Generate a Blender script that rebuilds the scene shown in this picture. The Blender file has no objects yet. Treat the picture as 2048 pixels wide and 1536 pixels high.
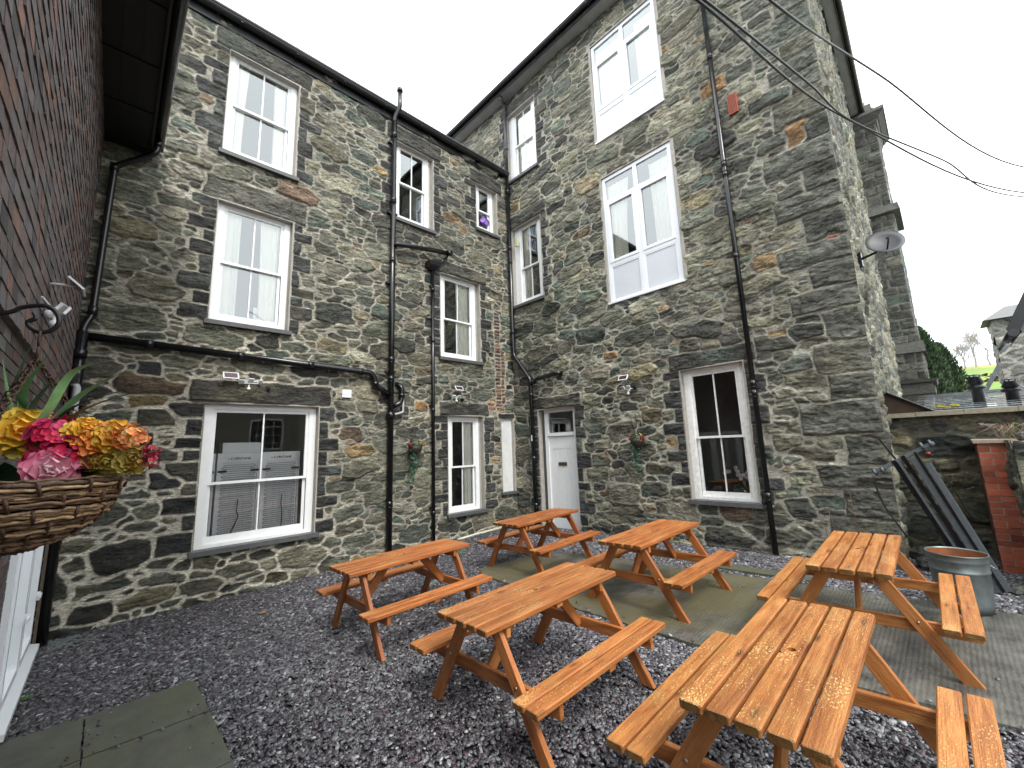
QUAL = 1; GRAV = 1      # coarseness of masonry, amount of chippings
import bpy, math, random
import numpy as np
from mathutils import Vector, Matrix

scene = bpy.context.scene
COL = scene.collection
PI = math.pi

# ------------------------------------------------------------ camera
CAM_POS = Vector((0.0, 0.0, 1.918))
cam_d = bpy.data.cameras.new('camera')
cam = bpy.data.objects.new('camera', cam_d); COL.objects.link(cam)
cam_d.sensor_width = 36.0
cam_d.lens = 826.545 / 2048.0 * 36.0
cam_d.shift_x = (1024 - 1035.556) / 2048.0
cam_d.shift_y = (755.921 - 768) / 2048.0
cam_d.clip_start = 0.05; cam_d.clip_end = 3000
_yaw, _pit, _rol = 0.775123, 0.162496, -0.037198
_d = Vector((math.sin(_yaw)*math.cos(_pit), math.cos(_yaw)*math.cos(_pit), math.sin(_pit)))
_r = Vector((math.cos(_yaw), -math.sin(_yaw), 0)); _u = _r.cross(_d)
R_ = _r*math.cos(_rol) + _u*math.sin(_rol); U_ = -_r*math.sin(_rol) + _u*math.cos(_rol)
cam.matrix_world = Matrix(((R_.x, U_.x, -_d.x, CAM_POS.x), (R_.y, U_.y, -_d.y, CAM_POS.y), (R_.z, U_.z, -_d.z, CAM_POS.z), (0, 0, 0, 1)))
scene.camera = cam

# ------------------------------------------------------------ sky, sun, exposure
SUN_EL, SUN_AZ = math.radians(50), math.radians(196)      # a veiled sun behind thick cloud
world = bpy.data.worlds.new('World'); scene.world = world; world.use_nodes = True
nt = world.node_tree; N = nt.nodes; LK = nt.links
N.clear()
wo = N.new('ShaderNodeOutputWorld'); bg = N.new('ShaderNodeBackground')
sky = N.new('ShaderNodeTexSky'); sky.sky_type = 'NISHITA'; sky.sun_disc = False
sky.sun_elevation = SUN_EL; sky.sun_rotation = SUN_AZ
tc = N.new('ShaderNodeTexCoord')
mp = N.new('ShaderNodeMapping'); mp.inputs['Scale'].default_value = (1.0, 1.0, 1.7); mp.inputs['Location'].default_value = (0.35, 0.1, 0.6)
cl = N.new('ShaderNodeTexNoise'); cl.inputs['Scale'].default_value = 2.1; cl.inputs['Detail'].default_value = 6; cl.inputs['Roughness'].default_value = 0.5
rp = N.new('ShaderNodeValToRGB'); rp.color_ramp.interpolation = 'EASE'; rp.color_ramp.elements[0].position = 0.10; rp.color_ramp.elements[1].position = 0.40
mx = N.new('ShaderNodeMix'); mx.data_type = 'RGBA'
mx.inputs[7].default_value = (10.5, 10.9, 11.3, 1)        # bright cloud deck
skm = N.new('ShaderNodeMix'); skm.data_type = 'RGBA'; skm.blend_type = 'ADD'; skm.inputs[0].default_value = 1.0
skm.inputs[7].default_value = (2.7, 2.95, 2.9, 1)
LK.new(tc.outputs['Generated'], mp.inputs['Vector']); LK.new(mp.outputs[0], cl.inputs['Vector'])
# thin places in the cloud where pale blue shows
prev = None
for dv, r0, r1 in (((0.30, 0.50, 0.81), 0.955, 1.0), ((0.905, -0.010, 0.425), 0.985, 0.9995), ((0.985, -0.05, 0.20), 0.975, 0.9995), ((-0.5, -0.6, 0.62), 0.93, 0.99)):
    v = Vector(dv).normalized(); dt = N.new('ShaderNodeVectorMath'); dt.operation = 'DOT_PRODUCT'; dt.inputs[1].default_value = v
    nr = N.new('ShaderNodeVectorMath'); nr.operation = 'NORMALIZE'; LK.new(tc.outputs['Generated'], nr.inputs[0]); LK.new(nr.outputs[0], dt.inputs[0])
    mr = N.new('ShaderNodeMapRange'); mr.interpolation_type = 'SMOOTHSTEP'; mr.inputs['From Min'].default_value = r0; mr.inputs['From Max'].default_value = r1; LK.new(dt.outputs['Value'], mr.inputs['Value'])
    if prev is None: prev = mr.outputs[0]
    else:
        ad = N.new('ShaderNodeMath'); ad.operation = 'ADD'; LK.new(prev, ad.inputs[0]); LK.new(mr.outputs[0], ad.inputs[1]); prev = ad.outputs[0]
sb = N.new('ShaderNodeMath'); sb.operation = 'MULTIPLY_ADD'; sb.inputs[1].default_value = -0.25; LK.new(prev, sb.inputs[0]); LK.new(cl.outputs['Fac'], sb.inputs[2])
LK.new(sb.outputs[0], rp.inputs['Fac']); LK.new(rp.outputs[0], mx.inputs[0])
LK.new(sky.outputs[0], skm.inputs[6]); LK.new(skm.outputs[2], mx.inputs[6]); LK.new(mx.outputs[2], bg.inputs['Color'])
bg.inputs['Strength'].default_value = 0.15
LK.new(bg.outputs[0], wo.inputs[0])

sd = bpy.data.lights.new('sun', 'SUN'); sd.energy = 1.5; sd.angle = math.radians(14); sd.color = (1.0, 0.97, 0.92)
sun = bpy.data.objects.new('sun', sd); COL.objects.link(sun)
_sv = Vector((math.sin(SUN_AZ)*math.cos(SUN_EL), math.cos(SUN_AZ)*math.cos(SUN_EL), math.sin(SUN_EL)))
sun.rotation_euler = _sv.to_track_quat('Z', 'Y').to_euler(); sun.location = (0, 0, 30)
scene.view_settings.view_transform = 'Standard'; scene.view_settings.look = 'None'
scene.view_settings.exposure = 0.95; scene.view_settings.gamma = 1.0
scene.cycles.max_bounces = 8; scene.cycles.diffuse_bounces = 4; scene.cycles.glossy_bounces = 3
scene.cycles.transparent_max_bounces = 12; scene.cycles.use_denoising = True

# ------------------------------------------------------------ helpers
Y0, X0 = 7.8, 7.5                 # planes of the two yard walls
YC = 0.62                         # plane of the gable side of the tall building
GX, GY = 0.0209, -0.0225          # the yard slopes a little
def gz(x, y): return GX*x + GY*y

def tag(o, label=None, cat=None, group=None, kind=None):
    if label: o['label'] = label
    if cat: o['category'] = cat
    if group: o['group'] = group
    if kind: o['kind'] = kind
    return o
def empty(name, loc, label=None, cat=None, group=None):
    o = bpy.data.objects.new(name, None); COL.objects.link(o); o.location = loc
    o.empty_display_size = 0.2
    return tag(o, label, cat, group)
def link(name, me, parent=None, world_coords=True):
    o = bpy.data.objects.new(name, me); COL.objects.link(o)
    if parent is not None:
        o.parent = parent
        if world_coords:
            p = parent; off = Vector((0, 0, 0))
            while p is not None: off += Vector(p.location); p = p.parent
            o.location = -off
    return o
def copy_tree(o, parent=None):
    c = o.copy(); COL.objects.link(c)
    if parent is not None: c.parent = parent
    for ch in list(o.children): copy_tree(ch, c)
    return c
def unit(v): v = Vector(v); return v.normalized()

class MB:
    """collects shapes into one mesh; per-vertex grain coordinates (gc) and colour (col)"""
    def __init__(s): s.v = []; s.f = []; s.gc = []; s.col = []; s.sm = []
    def add(s, vs, fs, gc=None, col=(1, 1, 1), smooth=False):
        b = len(s.v)
        s.v += [tuple(v) for v in vs]
        s.f += [tuple(i + b for i in f) for f in fs]
        s.gc += list(gc) if gc is not None else [tuple(v) for v in vs]
        s.col += [(*col[:3], 1.0)] * len(vs)
        s.sm += [smooth] * len(fs)
        return s
    def hexa(s, c8, col=(1, 1, 1)):
        return s.add(c8, [(0,3,2,1),(4,5,6,7),(0,1,5,4),(1,2,6,5),(2,3,7,6),(3,0,4,7)], col=col)
    def box(s, x0, x1, y0, y1, z0, z1, col=(1, 1, 1)):
        return s.hexa([(x0,y0,z0),(x1,y0,z0),(x1,y1,z0),(x0,y1,z0),(x0,y0,z1),(x1,y0,z1),(x1,y1,z1),(x0,y1,z1)], col)
    def beam(s, p0, p1, w, t, side, ch=0.004, col=(1, 1, 1), rnd=None, cut0=None, cut1=None, ends=None):
        """timber from p0 to p1: w wide across 'side', t thick; chamfered; cut0/cut1: plane normals for the end cuts"""
        p0 = Vector(p0); p1 = Vector(p1); a = (p1 - p0).normalized()
        sd_ = Vector(side); sd_ = (sd_ - a*sd_.dot(a)).normalized(); n = a.cross(sd_)
        L = (p1 - p0).length
        hw, ht = w/2, t/2
        def ring(q, k, cutn):
            prof = [(-hw+k, -ht), (hw-k, -ht), (hw, -ht+k), (hw, ht-k), (hw-k, ht), (-hw+k, ht), (-hw, ht-k), (-hw, -ht+k)]
            out = []
            for (u, v) in prof:
                P = q + sd_*u + n*v
                if cutn is not None:
                    c = Vector(cutn); P = P - a*((P-q).dot(c)/a.dot(c))
                out.append(P)
            return out
        def inset(rg, q):
            c = sum(rg, Vector())/8
            return [c + (P-c)*(1 - ch*1.2/max((P-c).length, 1e-6)) for P in rg]
        r0 = ring(p0 + a*ch, ch, cut0); r1 = ring(p1 - a*ch, ch, cut1)
        e0 = [P - a*ch for P in inset(r0, p0)]; e1 = [P + a*ch for P in inset(r1, p1)]
        off = rnd if rnd is not None else random.random()*50
        off = off if isinstance(off, tuple) else (off, off*3.1, off*1.7)
        vs = e0 + r0 + r1 + e1; gc = []
        for P in vs:
            d = P - p0; gc.append((d.dot(a) + off[0], d.dot(sd_) + off[1], d.dot(n) + off[2]))
        fs = [tuple(range(7, -1, -1))]
        for k in range(3):
            for i in range(8):
                j = (i+1) % 8; fs.append((k*8+i, k*8+j, (k+1)*8+j, (k+1)*8+i))
        fs.append(tuple(range(24, 32)))
        s.add(vs, fs, gc, col)
        if ends is not None:
            b = len(s.col)-32
            for i in list(range(0, 8))+list(range(24, 32)): s.col[b+i] = (*ends, 1.0)
            # keep the end tint on the cap only
        return s
    def tube(s, pts, r, seg=10, col=(1, 1, 1), caps=True, smooth=True, radii=None):
        pts = [Vector(p) for p in pts]; n = len(pts)
        T = []
        for i in range(n):
            a = pts[min(i+1, n-1)] - pts[max(i-1, 0)]; T.append(a.normalized())
        ref = Vector((0, 0, 1)) if abs(T[0].z) < 0.9 else Vector((1, 0, 0))
        U = (ref - T[0]*ref.dot(T[0])).normalized()
        vs = []; fs = []
        for i in range(n):
            U = (U - T[i]*U.dot(T[i]))
            if U.length < 1e-5: U = T[i].orthogonal()
            U.normalize(); V = T[i].cross(U)
            rr = radii[i] if radii else r
            if 0 < i < n-1:
                cs = T[i].dot((pts[i+1]-pts[i]).normalized()); rr2 = rr/max(0.6, cs)
            else: rr2 = rr
            for k in range(seg):
                a = 2*PI*k/seg; vs.append(pts[i] + (U*math.cos(a) + V*math.sin(a))*rr2)
        for i in range(n-1):
            for k in range(seg):
                j = (k+1) % seg; fs.append((i*seg+k, i*seg+j, (i+1)*seg+j, (i+1)*seg+k))
        s.add(vs, fs, col=col, smooth=smooth)
        if caps:
            b = len(s.v) - len(vs)
            s.f += [tuple(b+k for k in range(seg-1, -1, -1)), tuple(b+(n-1)*seg+k for k in range(seg))]
            s.sm += [False, False]
        return s
    def lathe(s, c, prof, seg=32, axis=(0, 0, 1), col=(1, 1, 1), smooth=True, closed=False):
        """prof: list of (r, h) along axis"""
        c = Vector(c); ax = Vector(axis).normalized(); U = ax.orthogonal().normalized(); V = ax.cross(U)
        vs = []; fs = []
        for (r, h) in prof:
            for k in range(seg):
                a = 2*PI*k/seg; vs.append(c + ax*h + (U*math.cos(a) + V*math.sin(a))*r)
        for i in range(len(prof)-1):
            for k in range(seg):
                j = (k+1) % seg; fs.append((i*seg+k, i*seg+j, (i+1)*seg+j, (i+1)*seg+k))
        return s.add(vs, fs, col=col, smooth=smooth)
    def build(s, name, mat, parent=None, world_coords=True):
        me = bpy.data.meshes.new(name)
        me.from_pydata([tuple(v) for v in s.v], [], s.f)
        n = len(s.v)
        a = me.attributes.new('gc', 'FLOAT_VECTOR', 'POINT'); a.data.foreach_set('vector', np.array(s.gc, np.float32).ravel())
        a = me.attributes.new('col', 'FLOAT_COLOR', 'POINT'); a.data.foreach_set('color', np.array(s.col, np.float32).ravel())
        me.polygons.foreach_set('use_smooth', s.sm)
        if mat: me.materials.append(mat)
        me.update()
        return link(name, me, parent, world_coords)

def bez(pts, n=10):
    """smooth polyline (Catmull-Rom) through pts"""
    P = [Vector(p) for p in pts]; P = [P[0]*2-P[1]] + P + [P[-1]*2-P[-2]]; out = []
    for i in range(1, len(P)-2):
        for k in range(n):
            t = k/n; a, b, c, d = P[i-1:i+3]
            out.append(0.5*((2*b) + (c-a)*t + (2*a-5*b+4*c-d)*t*t + (3*b-a-3*c+d)*t**3))
    out.append(P[-2]); return out
def elbow(pts, r=0.08, n=5):
    """polyline with rounded corners"""
    P = [Vector(p) for p in pts]; out = [P[0]]
    for i in range(1, len(P)-1):
        a = (P[i-1]-P[i]); b = (P[i+1]-P[i]); k = min(r, a.length*0.45, b.length*0.45)
        A = P[i] + a.normalized()*k; B = P[i] + b.normalized()*k
        for j in range(n+1):
            t = j/n; out.append(A*(1-t)**2 + P[i]*2*t*(1-t) + B*t*t)
    out.append(P[-1]); return out

# ------------------------------------------------------------ materials
def mat_new(name):
    m = bpy.data.materials.new(name); m.use_nodes = True
    nt = m.node_tree; b = nt.nodes['Principled BSDF']
    return m, nt, b
def simple(name, col, rough=0.6, metal=0.0, spec=0.5, noise=0.0, nscale=20, bump=0.0, bscale=60, coat=0.0, rvar=0.0, attr=False, coord='Object'):
    m, nt, b = mat_new(name); N = nt.nodes; L = nt.links
    b.inputs['Roughness'].default_value = rough; b.inputs['Metallic'].default_value = metal
    b.inputs['Specular IOR Level'].default_value = spec; b.inputs['Coat Weight'].default_value = coat
    tc = N.new('ShaderNodeTexCoord')
    src = None
    if attr:
        at = N.new('ShaderNodeAttribute'); at.attribute_name = 'col'; src = at.outputs['Color']
    if noise > 0 or rvar > 0:
        nz = N.new('ShaderNodeTexNoise'); nz.inputs['Scale'].default_value = nscale; nz.inputs['Detail'].default_value = 6; nz.inputs['Roughness'].default_value = 0.65
        L.new(tc.outputs[coord], nz.inputs['Vector'])
    if noise > 0:
        mr = N.new('ShaderNodeMapRange'); mr.inputs['From Min'].default_value = 0.25; mr.inputs['From Max'].default_value = 0.75
        mr.inputs['To Min'].default_value = 1-noise; mr.inputs['To Max'].default_value = 1+noise
        L.new(nz.outputs['Fac'], mr.inputs['Value'])
        vm = N.new('ShaderNodeVectorMath'); vm.operation = 'SCALE'
        if src: L.new(src, vm.inputs[0])
        else: vm.inputs[0].default_value = col[:3]
        L.new(mr.outputs[0], vm.inputs['Scale']); src = vm.outputs[0]
    if src: L.new(src, b.inputs['Base Color'])
    else: b.inputs['Base Color'].default_value = (*col[:3], 1)
    if rvar > 0:
        mr = N.new('ShaderNodeMapRange'); mr.inputs['From Min'].default_value = 0.3; mr.inputs['From Max'].default_value = 0.7
        mr.inputs['To Min'].default_value = max(0, rough-rvar); mr.inputs['To Max'].default_value = min(1, rough+rvar)
        L.new(nz.outputs['Fac'], mr.inputs['Value']); L.new(mr.outputs[0], b.inputs['Roughness'])
    if bump > 0:
        n2 = N.new('ShaderNodeTexNoise'); n2.inputs['Scale'].default_value = bscale; n2.inputs['Detail'].default_value = 5
        L.new(tc.outputs[coord], n2.inputs['Vector'])
        bp = N.new('ShaderNodeBump'); bp.inputs['Strength'].default_value = bump; bp.inputs['Distance'].default_value = 0.01
        L.new(n2.outputs['Fac'], bp.inputs['Height']); L.new(bp.outputs[0], b.inputs['Normal'])
    return m

def stone_material(name, bumpd=0.006):
    m, nt, b = mat_new(name); N = nt.nodes; L = nt.links
    at = N.new('ShaderNodeAttribute'); at.attribute_name = 'col'
    tc = N.new('ShaderNodeTexCoord')
    mp = N.new('ShaderNodeMapping'); mp.inputs['Scale'].default_value = (1, 1, 2.6); L.new(tc.outputs['Object'], mp.inputs[0])
    n1 = N.new('ShaderNodeTexNoise'); n1.inputs['Scale'].default_value = 22; n1.inputs['Detail'].default_value = 8; n1.inputs['Roughness'].default_value = 0.7
    L.new(mp.outputs[0], n1.inputs['Vector'])
    n2 = N.new('ShaderNodeTexNoise'); n2.inputs['Scale'].default_value = 75; n2.inputs['Detail'].default_value = 4; L.new(mp.outputs[0], n2.inputs['Vector'])
    mr = N.new('ShaderNodeMapRange'); mr.inputs['From Min'].default_value = 0.3; mr.inputs['From Max'].default_value = 0.72; mr.inputs['To Min'].default_value = 0.50; mr.inputs['To Max'].default_value = 1.55
    L.new(n1.outputs['Fac'], mr.inputs['Value'])
    vm = N.new('ShaderNodeVectorMath'); vm.operation = 'SCALE'; L.new(at.outputs['Color'], vm.inputs[0]); L.new(mr.outputs[0], vm.inputs['Scale'])
    # cleft bedding: thin dark cracks running roughly level
    mp5 = N.new('ShaderNodeMapping'); mp5.inputs['Scale'].default_value = (1, 1, 4.5); mp5.inputs['Rotation'].default_value = (0.10, -0.10, 0); L.new(tc.outputs['Object'], mp5.inputs[0])
    n5 = N.new('ShaderNodeTexNoise'); n5.inputs['Scale'].default_value = 6.5; n5.inputs['Detail'].default_value = 5; n5.inputs['Roughness'].default_value = 0.72; n5.inputs['Distortion'].default_value = 0.7; L.new(mp5.outputs[0], n5.inputs['Vector'])
    rg = N.new('ShaderNodeMath'); rg.operation = 'SUBTRACT'; rg.inputs[1].default_value = 0.5; L.new(n5.outputs['Fac'], rg.inputs[0])
    ab = N.new('ShaderNodeMath'); ab.operation = 'ABSOLUTE'; L.new(rg.outputs[0], ab.inputs[0])
    cr = N.new('ShaderNodeMapRange'); cr.interpolation_type = 'SMOOTHSTEP'; cr.inputs['From Min'].default_value = 0.0; cr.inputs['From Max'].default_value = 0.035; cr.inputs['To Min'].default_value = 0.50; cr.inputs['To Max'].default_value = 1.22; L.new(ab.outputs[0], cr.inputs['Value'])
    vm2 = N.new('ShaderNodeVectorMath'); vm2.operation = 'SCALE'; L.new(vm.outputs[0], vm2.inputs[0]); L.new(cr.outputs[0], vm2.inputs['Scale'])
    L.new(vm2.outputs[0], b.inputs['Base Color'])
    b.inputs['Roughness'].default_value = 0.8
    mr2 = N.new('ShaderNodeMapRange'); mr2.inputs['To Min'].default_value = 0.55; mr2.inputs['To Max'].default_value = 0.95; L.new(n2.outputs['Fac'], mr2.inputs['Value']); L.new(mr2.outputs[0], b.inputs['Roughness'])
    ad = N.new('ShaderNodeMath'); ad.operation = 'MULTIPLY_ADD'; ad.inputs[1].default_value = 0.35
    L.new(n2.outputs['Fac'], ad.inputs[0]); L.new(n1.outputs['Fac'], ad.inputs[2])
    ad2 = N.new('ShaderNodeMath'); ad2.operation = 'MULTIPLY_ADD'; ad2.inputs[1].default_value = 0.35; L.new(cr.outputs[0], ad2.inputs[0]); L.new(ad.outputs[0], ad2.inputs[2])
    bp = N.new('ShaderNodeBump'); bp.inputs['Strength'].default_value = 1.0; bp.inputs['Distance'].default_value = bumpd*4
    L.new(ad2.outputs[0], bp.inputs['Height']); L.new(bp.outputs[0], b.inputs['Normal'])
    return m

def glass_material(name, boost=1.5, tint=(0.80, 0.86, 0.86)):
    m = bpy.data.materials.new(name); m.use_nodes = True; nt = m.node_tree; N = nt.nodes; L = nt.links; N.clear()
    o = N.new('ShaderNodeOutputMaterial'); tr = N.new('ShaderNodeBsdfTransparent'); gl = N.new('ShaderNodeBsdfGlossy'); mxs = N.new('ShaderNodeMixShader')
    tr.inputs[0].default_value = (*tint, 1); gl.inputs['Roughness'].default_value = 0.02; gl.inputs['Color'].default_value = (0.95, 1, 1, 1)
    fr = N.new('ShaderNodeFresnel'); fr.inputs['IOR'].default_value = 1.52
    mu = N.new('ShaderNodeMath'); mu.operation = 'MULTIPLY'; mu.use_clamp = True; mu.inputs[1].default_value = boost
    tc = N.new('ShaderNodeTexCoord'); nz = N.new('ShaderNodeTexNoise'); nz.inputs['Scale'].default_value = 1.3; nz.inputs['Detail'].default_value = 1
    bp = N.new('ShaderNodeBump'); bp.inputs['Distance'].default_value = 0.006; bp.inputs['Strength'].default_value = 0.4
    L.new(tc.outputs['Object'], nz.inputs[0]); L.new(nz.outputs[0], bp.inputs['Height']); L.new(bp.outputs[0], gl.inputs['Normal'])
    L.new(fr.outputs[0], mu.inputs[0]); L.new(mu.outputs[0], mxs.inputs[0]); L.new(tr.outputs[0], mxs.inputs[1]); L.new(gl.outputs[0], mxs.inputs[2]); L.new(mxs.outputs[0], o.inputs[0])
    return m

def wood_material(name):
    m, nt, b = mat_new(name); N = nt.nodes; L = nt.links
    at = N.new('ShaderNodeAttribute'); at.attribute_name = 'gc'
    oi = N.new('ShaderNodeObjectInfo')
    mp = N.new('ShaderNodeMapping'); mp.inputs['Scale'].default_value = (0.9, 9.0, 9.0); L.new(at.outputs['Vector'], mp.inputs[0])
    wv = N.new('ShaderNodeTexNoise'); wv.inputs['Scale'].default_value = 2.4; wv.inputs['Detail'].default_value = 8; wv.inputs['Roughness'].default_value = 0.6; wv.inputs['Distortion'].default_value = 0.6
    L.new(mp.outputs[0], wv.inputs[0])
    rp = N.new('ShaderNodeValToRGB'); e = rp.color_ramp.elements
    e[0].position = 0.28; e[0].color = (0.22, 0.062, 0.018, 1)
    e[1].position = 0.72; e[1].color = (0.55, 0.225, 0.070, 1)
    x = e.new(0.48); x.color = (0.38, 0.136, 0.038, 1)
    L.new(wv.outputs['Fac'], rp.inputs['Fac'])
    # fine grain lines
    mp2 = N.new('ShaderNodeMapping'); mp2.inputs['Scale'].default_value = (2.0, 70.0, 70.0); L.new(at.outputs['Vector'], mp2.inputs[0])
    n2 = N.new('ShaderNodeTexNoise'); n2.inputs['Scale'].default_value = 2.0; n2.inputs['Detail'].default_value = 4; L.new(mp2.outputs[0], n2.inputs[0])
    mr = N.new('ShaderNodeMapRange'); mr.inputs['From Min'].default_value = 0.3; mr.inputs['From Max'].default_value = 0.7; mr.inputs['To Min'].default_value = 0.85; mr.inputs['To Max'].default_value = 1.12
    L.new(n2.outputs['Fac'], mr.inputs['Value'])
    # knots
    mk = N.new('ShaderNodeMapping'); mk.inputs['Scale'].default_value = (2.2, 7.0, 7.0); L.new(at.outputs['Vector'], mk.inputs[0])
    vk = N.new('ShaderNodeTexVoronoi'); vk.inputs['Scale'].default_value = 1.15; L.new(mk.outputs[0], vk.inputs[0])
    kr = N.new('ShaderNodeMapRange'); kr.inputs['From Min'].default_value = 0.04; kr.inputs['From Max'].default_value = 0.17; kr.inputs['To Min'].default_value = 0.35; kr.inputs['To Max'].default_value = 1.0
    L.new(vk.outputs['Distance'], kr.inputs['Value'])
    m1 = N.new('ShaderNodeMath'); m1.operation = 'MULTIPLY'; L.new(mr.outputs[0], m1.inputs[0]); L.new(kr.outputs[0], m1.inputs[1])
    # per-table tone
    mo = N.new('ShaderNodeMapRange'); mo.inputs['To Min'].default_value = 0.9; mo.inputs['To Max'].default_value = 1.12; L.new(oi.outputs['Random'], mo.inputs['Value'])
    m2 = N.new('ShaderNodeMath'); m2.operation = 'MULTIPLY'; L.new(m1.outputs[0], m2.inputs[0]); L.new(mo.outputs[0], m2.inputs[1])
    vc = N.new('ShaderNodeVectorMath'); vc.operation = 'MULTIPLY'; ca = N.new('ShaderNodeAttribute'); ca.attribute_name = 'col'; L.new(rp.outputs[0], vc.inputs[0]); oc = N.new('ShaderNodeVectorMath'); oc.operation = 'MULTIPLY'; L.new(ca.outputs['Color'], oc.inputs[0]); L.new(oi.outputs['Color'], oc.inputs[1]); L.new(oc.outputs[0], vc.inputs[1])
    vm = N.new('ShaderNodeVectorMath'); vm.operation = 'SCALE'; L.new(vc.outputs[0], vm.inputs[0]); L.new(m2.outputs[0], vm.inputs['Scale'])
    # weathered algae tint in patches, on upward faces
    tc = N.new('ShaderNodeTexCoord')
    n3 = N.new('ShaderNodeTexNoise'); n3.inputs['Scale'].default_value = 3.2; n3.inputs['Detail'].default_value = 5; n3.inputs['Roughness'].default_value = 0.7; L.new(at.outputs['Vector'], n3.inputs[0])
    r3 = N.new('ShaderNodeMapRange'); r3.inputs['From Min'].default_value = 0.52; r3.inputs['From Max'].default_value = 0.72; r3.inputs['To Max'].default_value = 0.5; L.new(n3.outputs['Fac'], r3.inputs['Value'])
    mxc = N.new('ShaderNodeMix'); mxc.data_type = 'RGBA'; L.new(r3.outputs[0], mxc.inputs[0]); L.new(vm.outputs[0], mxc.inputs[6]); mxc.inputs[7].default_value = (0.36, 0.235, 0.07, 1)
    # worn flecks, doubling as painted pale glints on upward faces
    mp4 = N.new('ShaderNodeMapping'); mp4.inputs['Scale'].default_value = (38, 75, 75); L.new(at.outputs['Vector'], mp4.inputs[0])
    n4 = N.new('ShaderNodeTexNoise'); n4.inputs['Scale'].default_value = 1.6; n4.inputs['Detail'].default_value = 3; L.new(mp4.outputs[0], n4.inputs[0])
    n5 = N.new('ShaderNodeTexNoise'); n5.inputs['Scale'].default_value = 2.0; n5.inputs['Detail'].default_value = 2; L.new(at.outputs['Vector'], n5.inputs[0])
    a5 = N.new('ShaderNodeMath'); a5.operation = 'MULTIPLY_ADD'; a5.inputs[1].default_value = 0.45; L.new(n5.outputs['Fac'], a5.inputs[0]); L.new(n4.outputs['Fac'], a5.inputs[2])
    r5 = N.new('ShaderNodeMapRange'); r5.inputs['From Min'].default_value = 0.83; r5.inputs['From Max'].default_value = 0.90; r5.inputs['To Max'].default_value = 0.72; L.new(a5.outputs[0], r5.inputs['Value'])
    geo = N.new('ShaderNodeNewGeometry'); sx = N.new('ShaderNodeSeparateXYZ'); L.new(geo.outputs['Normal'], sx.inputs[0])
    up = N.new('ShaderNodeMapRange'); up.inputs['From Min'].default_value = 0.7; up.inputs['From Max'].default_value = 0.95; L.new(sx.outputs['Z'], up.inputs['Value'])
    fm = N.new('ShaderNodeMath'); fm.operation = 'MULTIPLY'; L.new(r5.outputs[0], fm.inputs[0]); L.new(up.outputs[0], fm.inputs[1])
    mxd = N.new('ShaderNodeMix'); mxd.data_type = 'RGBA'; L.new(fm.outputs[0], mxd.inputs[0]); L.new(mxc.outputs[2], mxd.inputs[6]); mxd.inputs[7].default_value = (0.70, 0.50, 0.20, 1)
    L.new(mxd.outputs[2], b.inputs['Base Color'])
    # damp: shiny in patches
    rr = N.new('ShaderNodeMapRange'); rr.inputs['From Min'].default_value = 0.35; rr.inputs['From Max'].default_value = 0.65; rr.inputs['To Min'].default_value = 0.28; rr.inputs['To Max'].default_value = 0.6
    L.new(n3.outputs['Fac'], rr.inputs['Value']); L.new(rr.outputs[0], b.inputs['Roughness'])
    b.inputs['Specular IOR Level'].default_value = 0.4
    ad = N.new('ShaderNodeMath'); ad.operation = 'ADD'; L.new(n2.outputs['Fac'], ad.inputs[0]); L.new(n4.outputs['Fac'], ad.inputs[1])
    bp = N.new('ShaderNodeBump'); bp.inputs['Distance'].default_value = 0.003; bp.inputs['Strength'].default_value = 0.9
    L.new(ad.outputs[0], bp.inputs['Height']); L.new(bp.outputs[0], b.inputs['Normal'])
    return m

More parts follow.
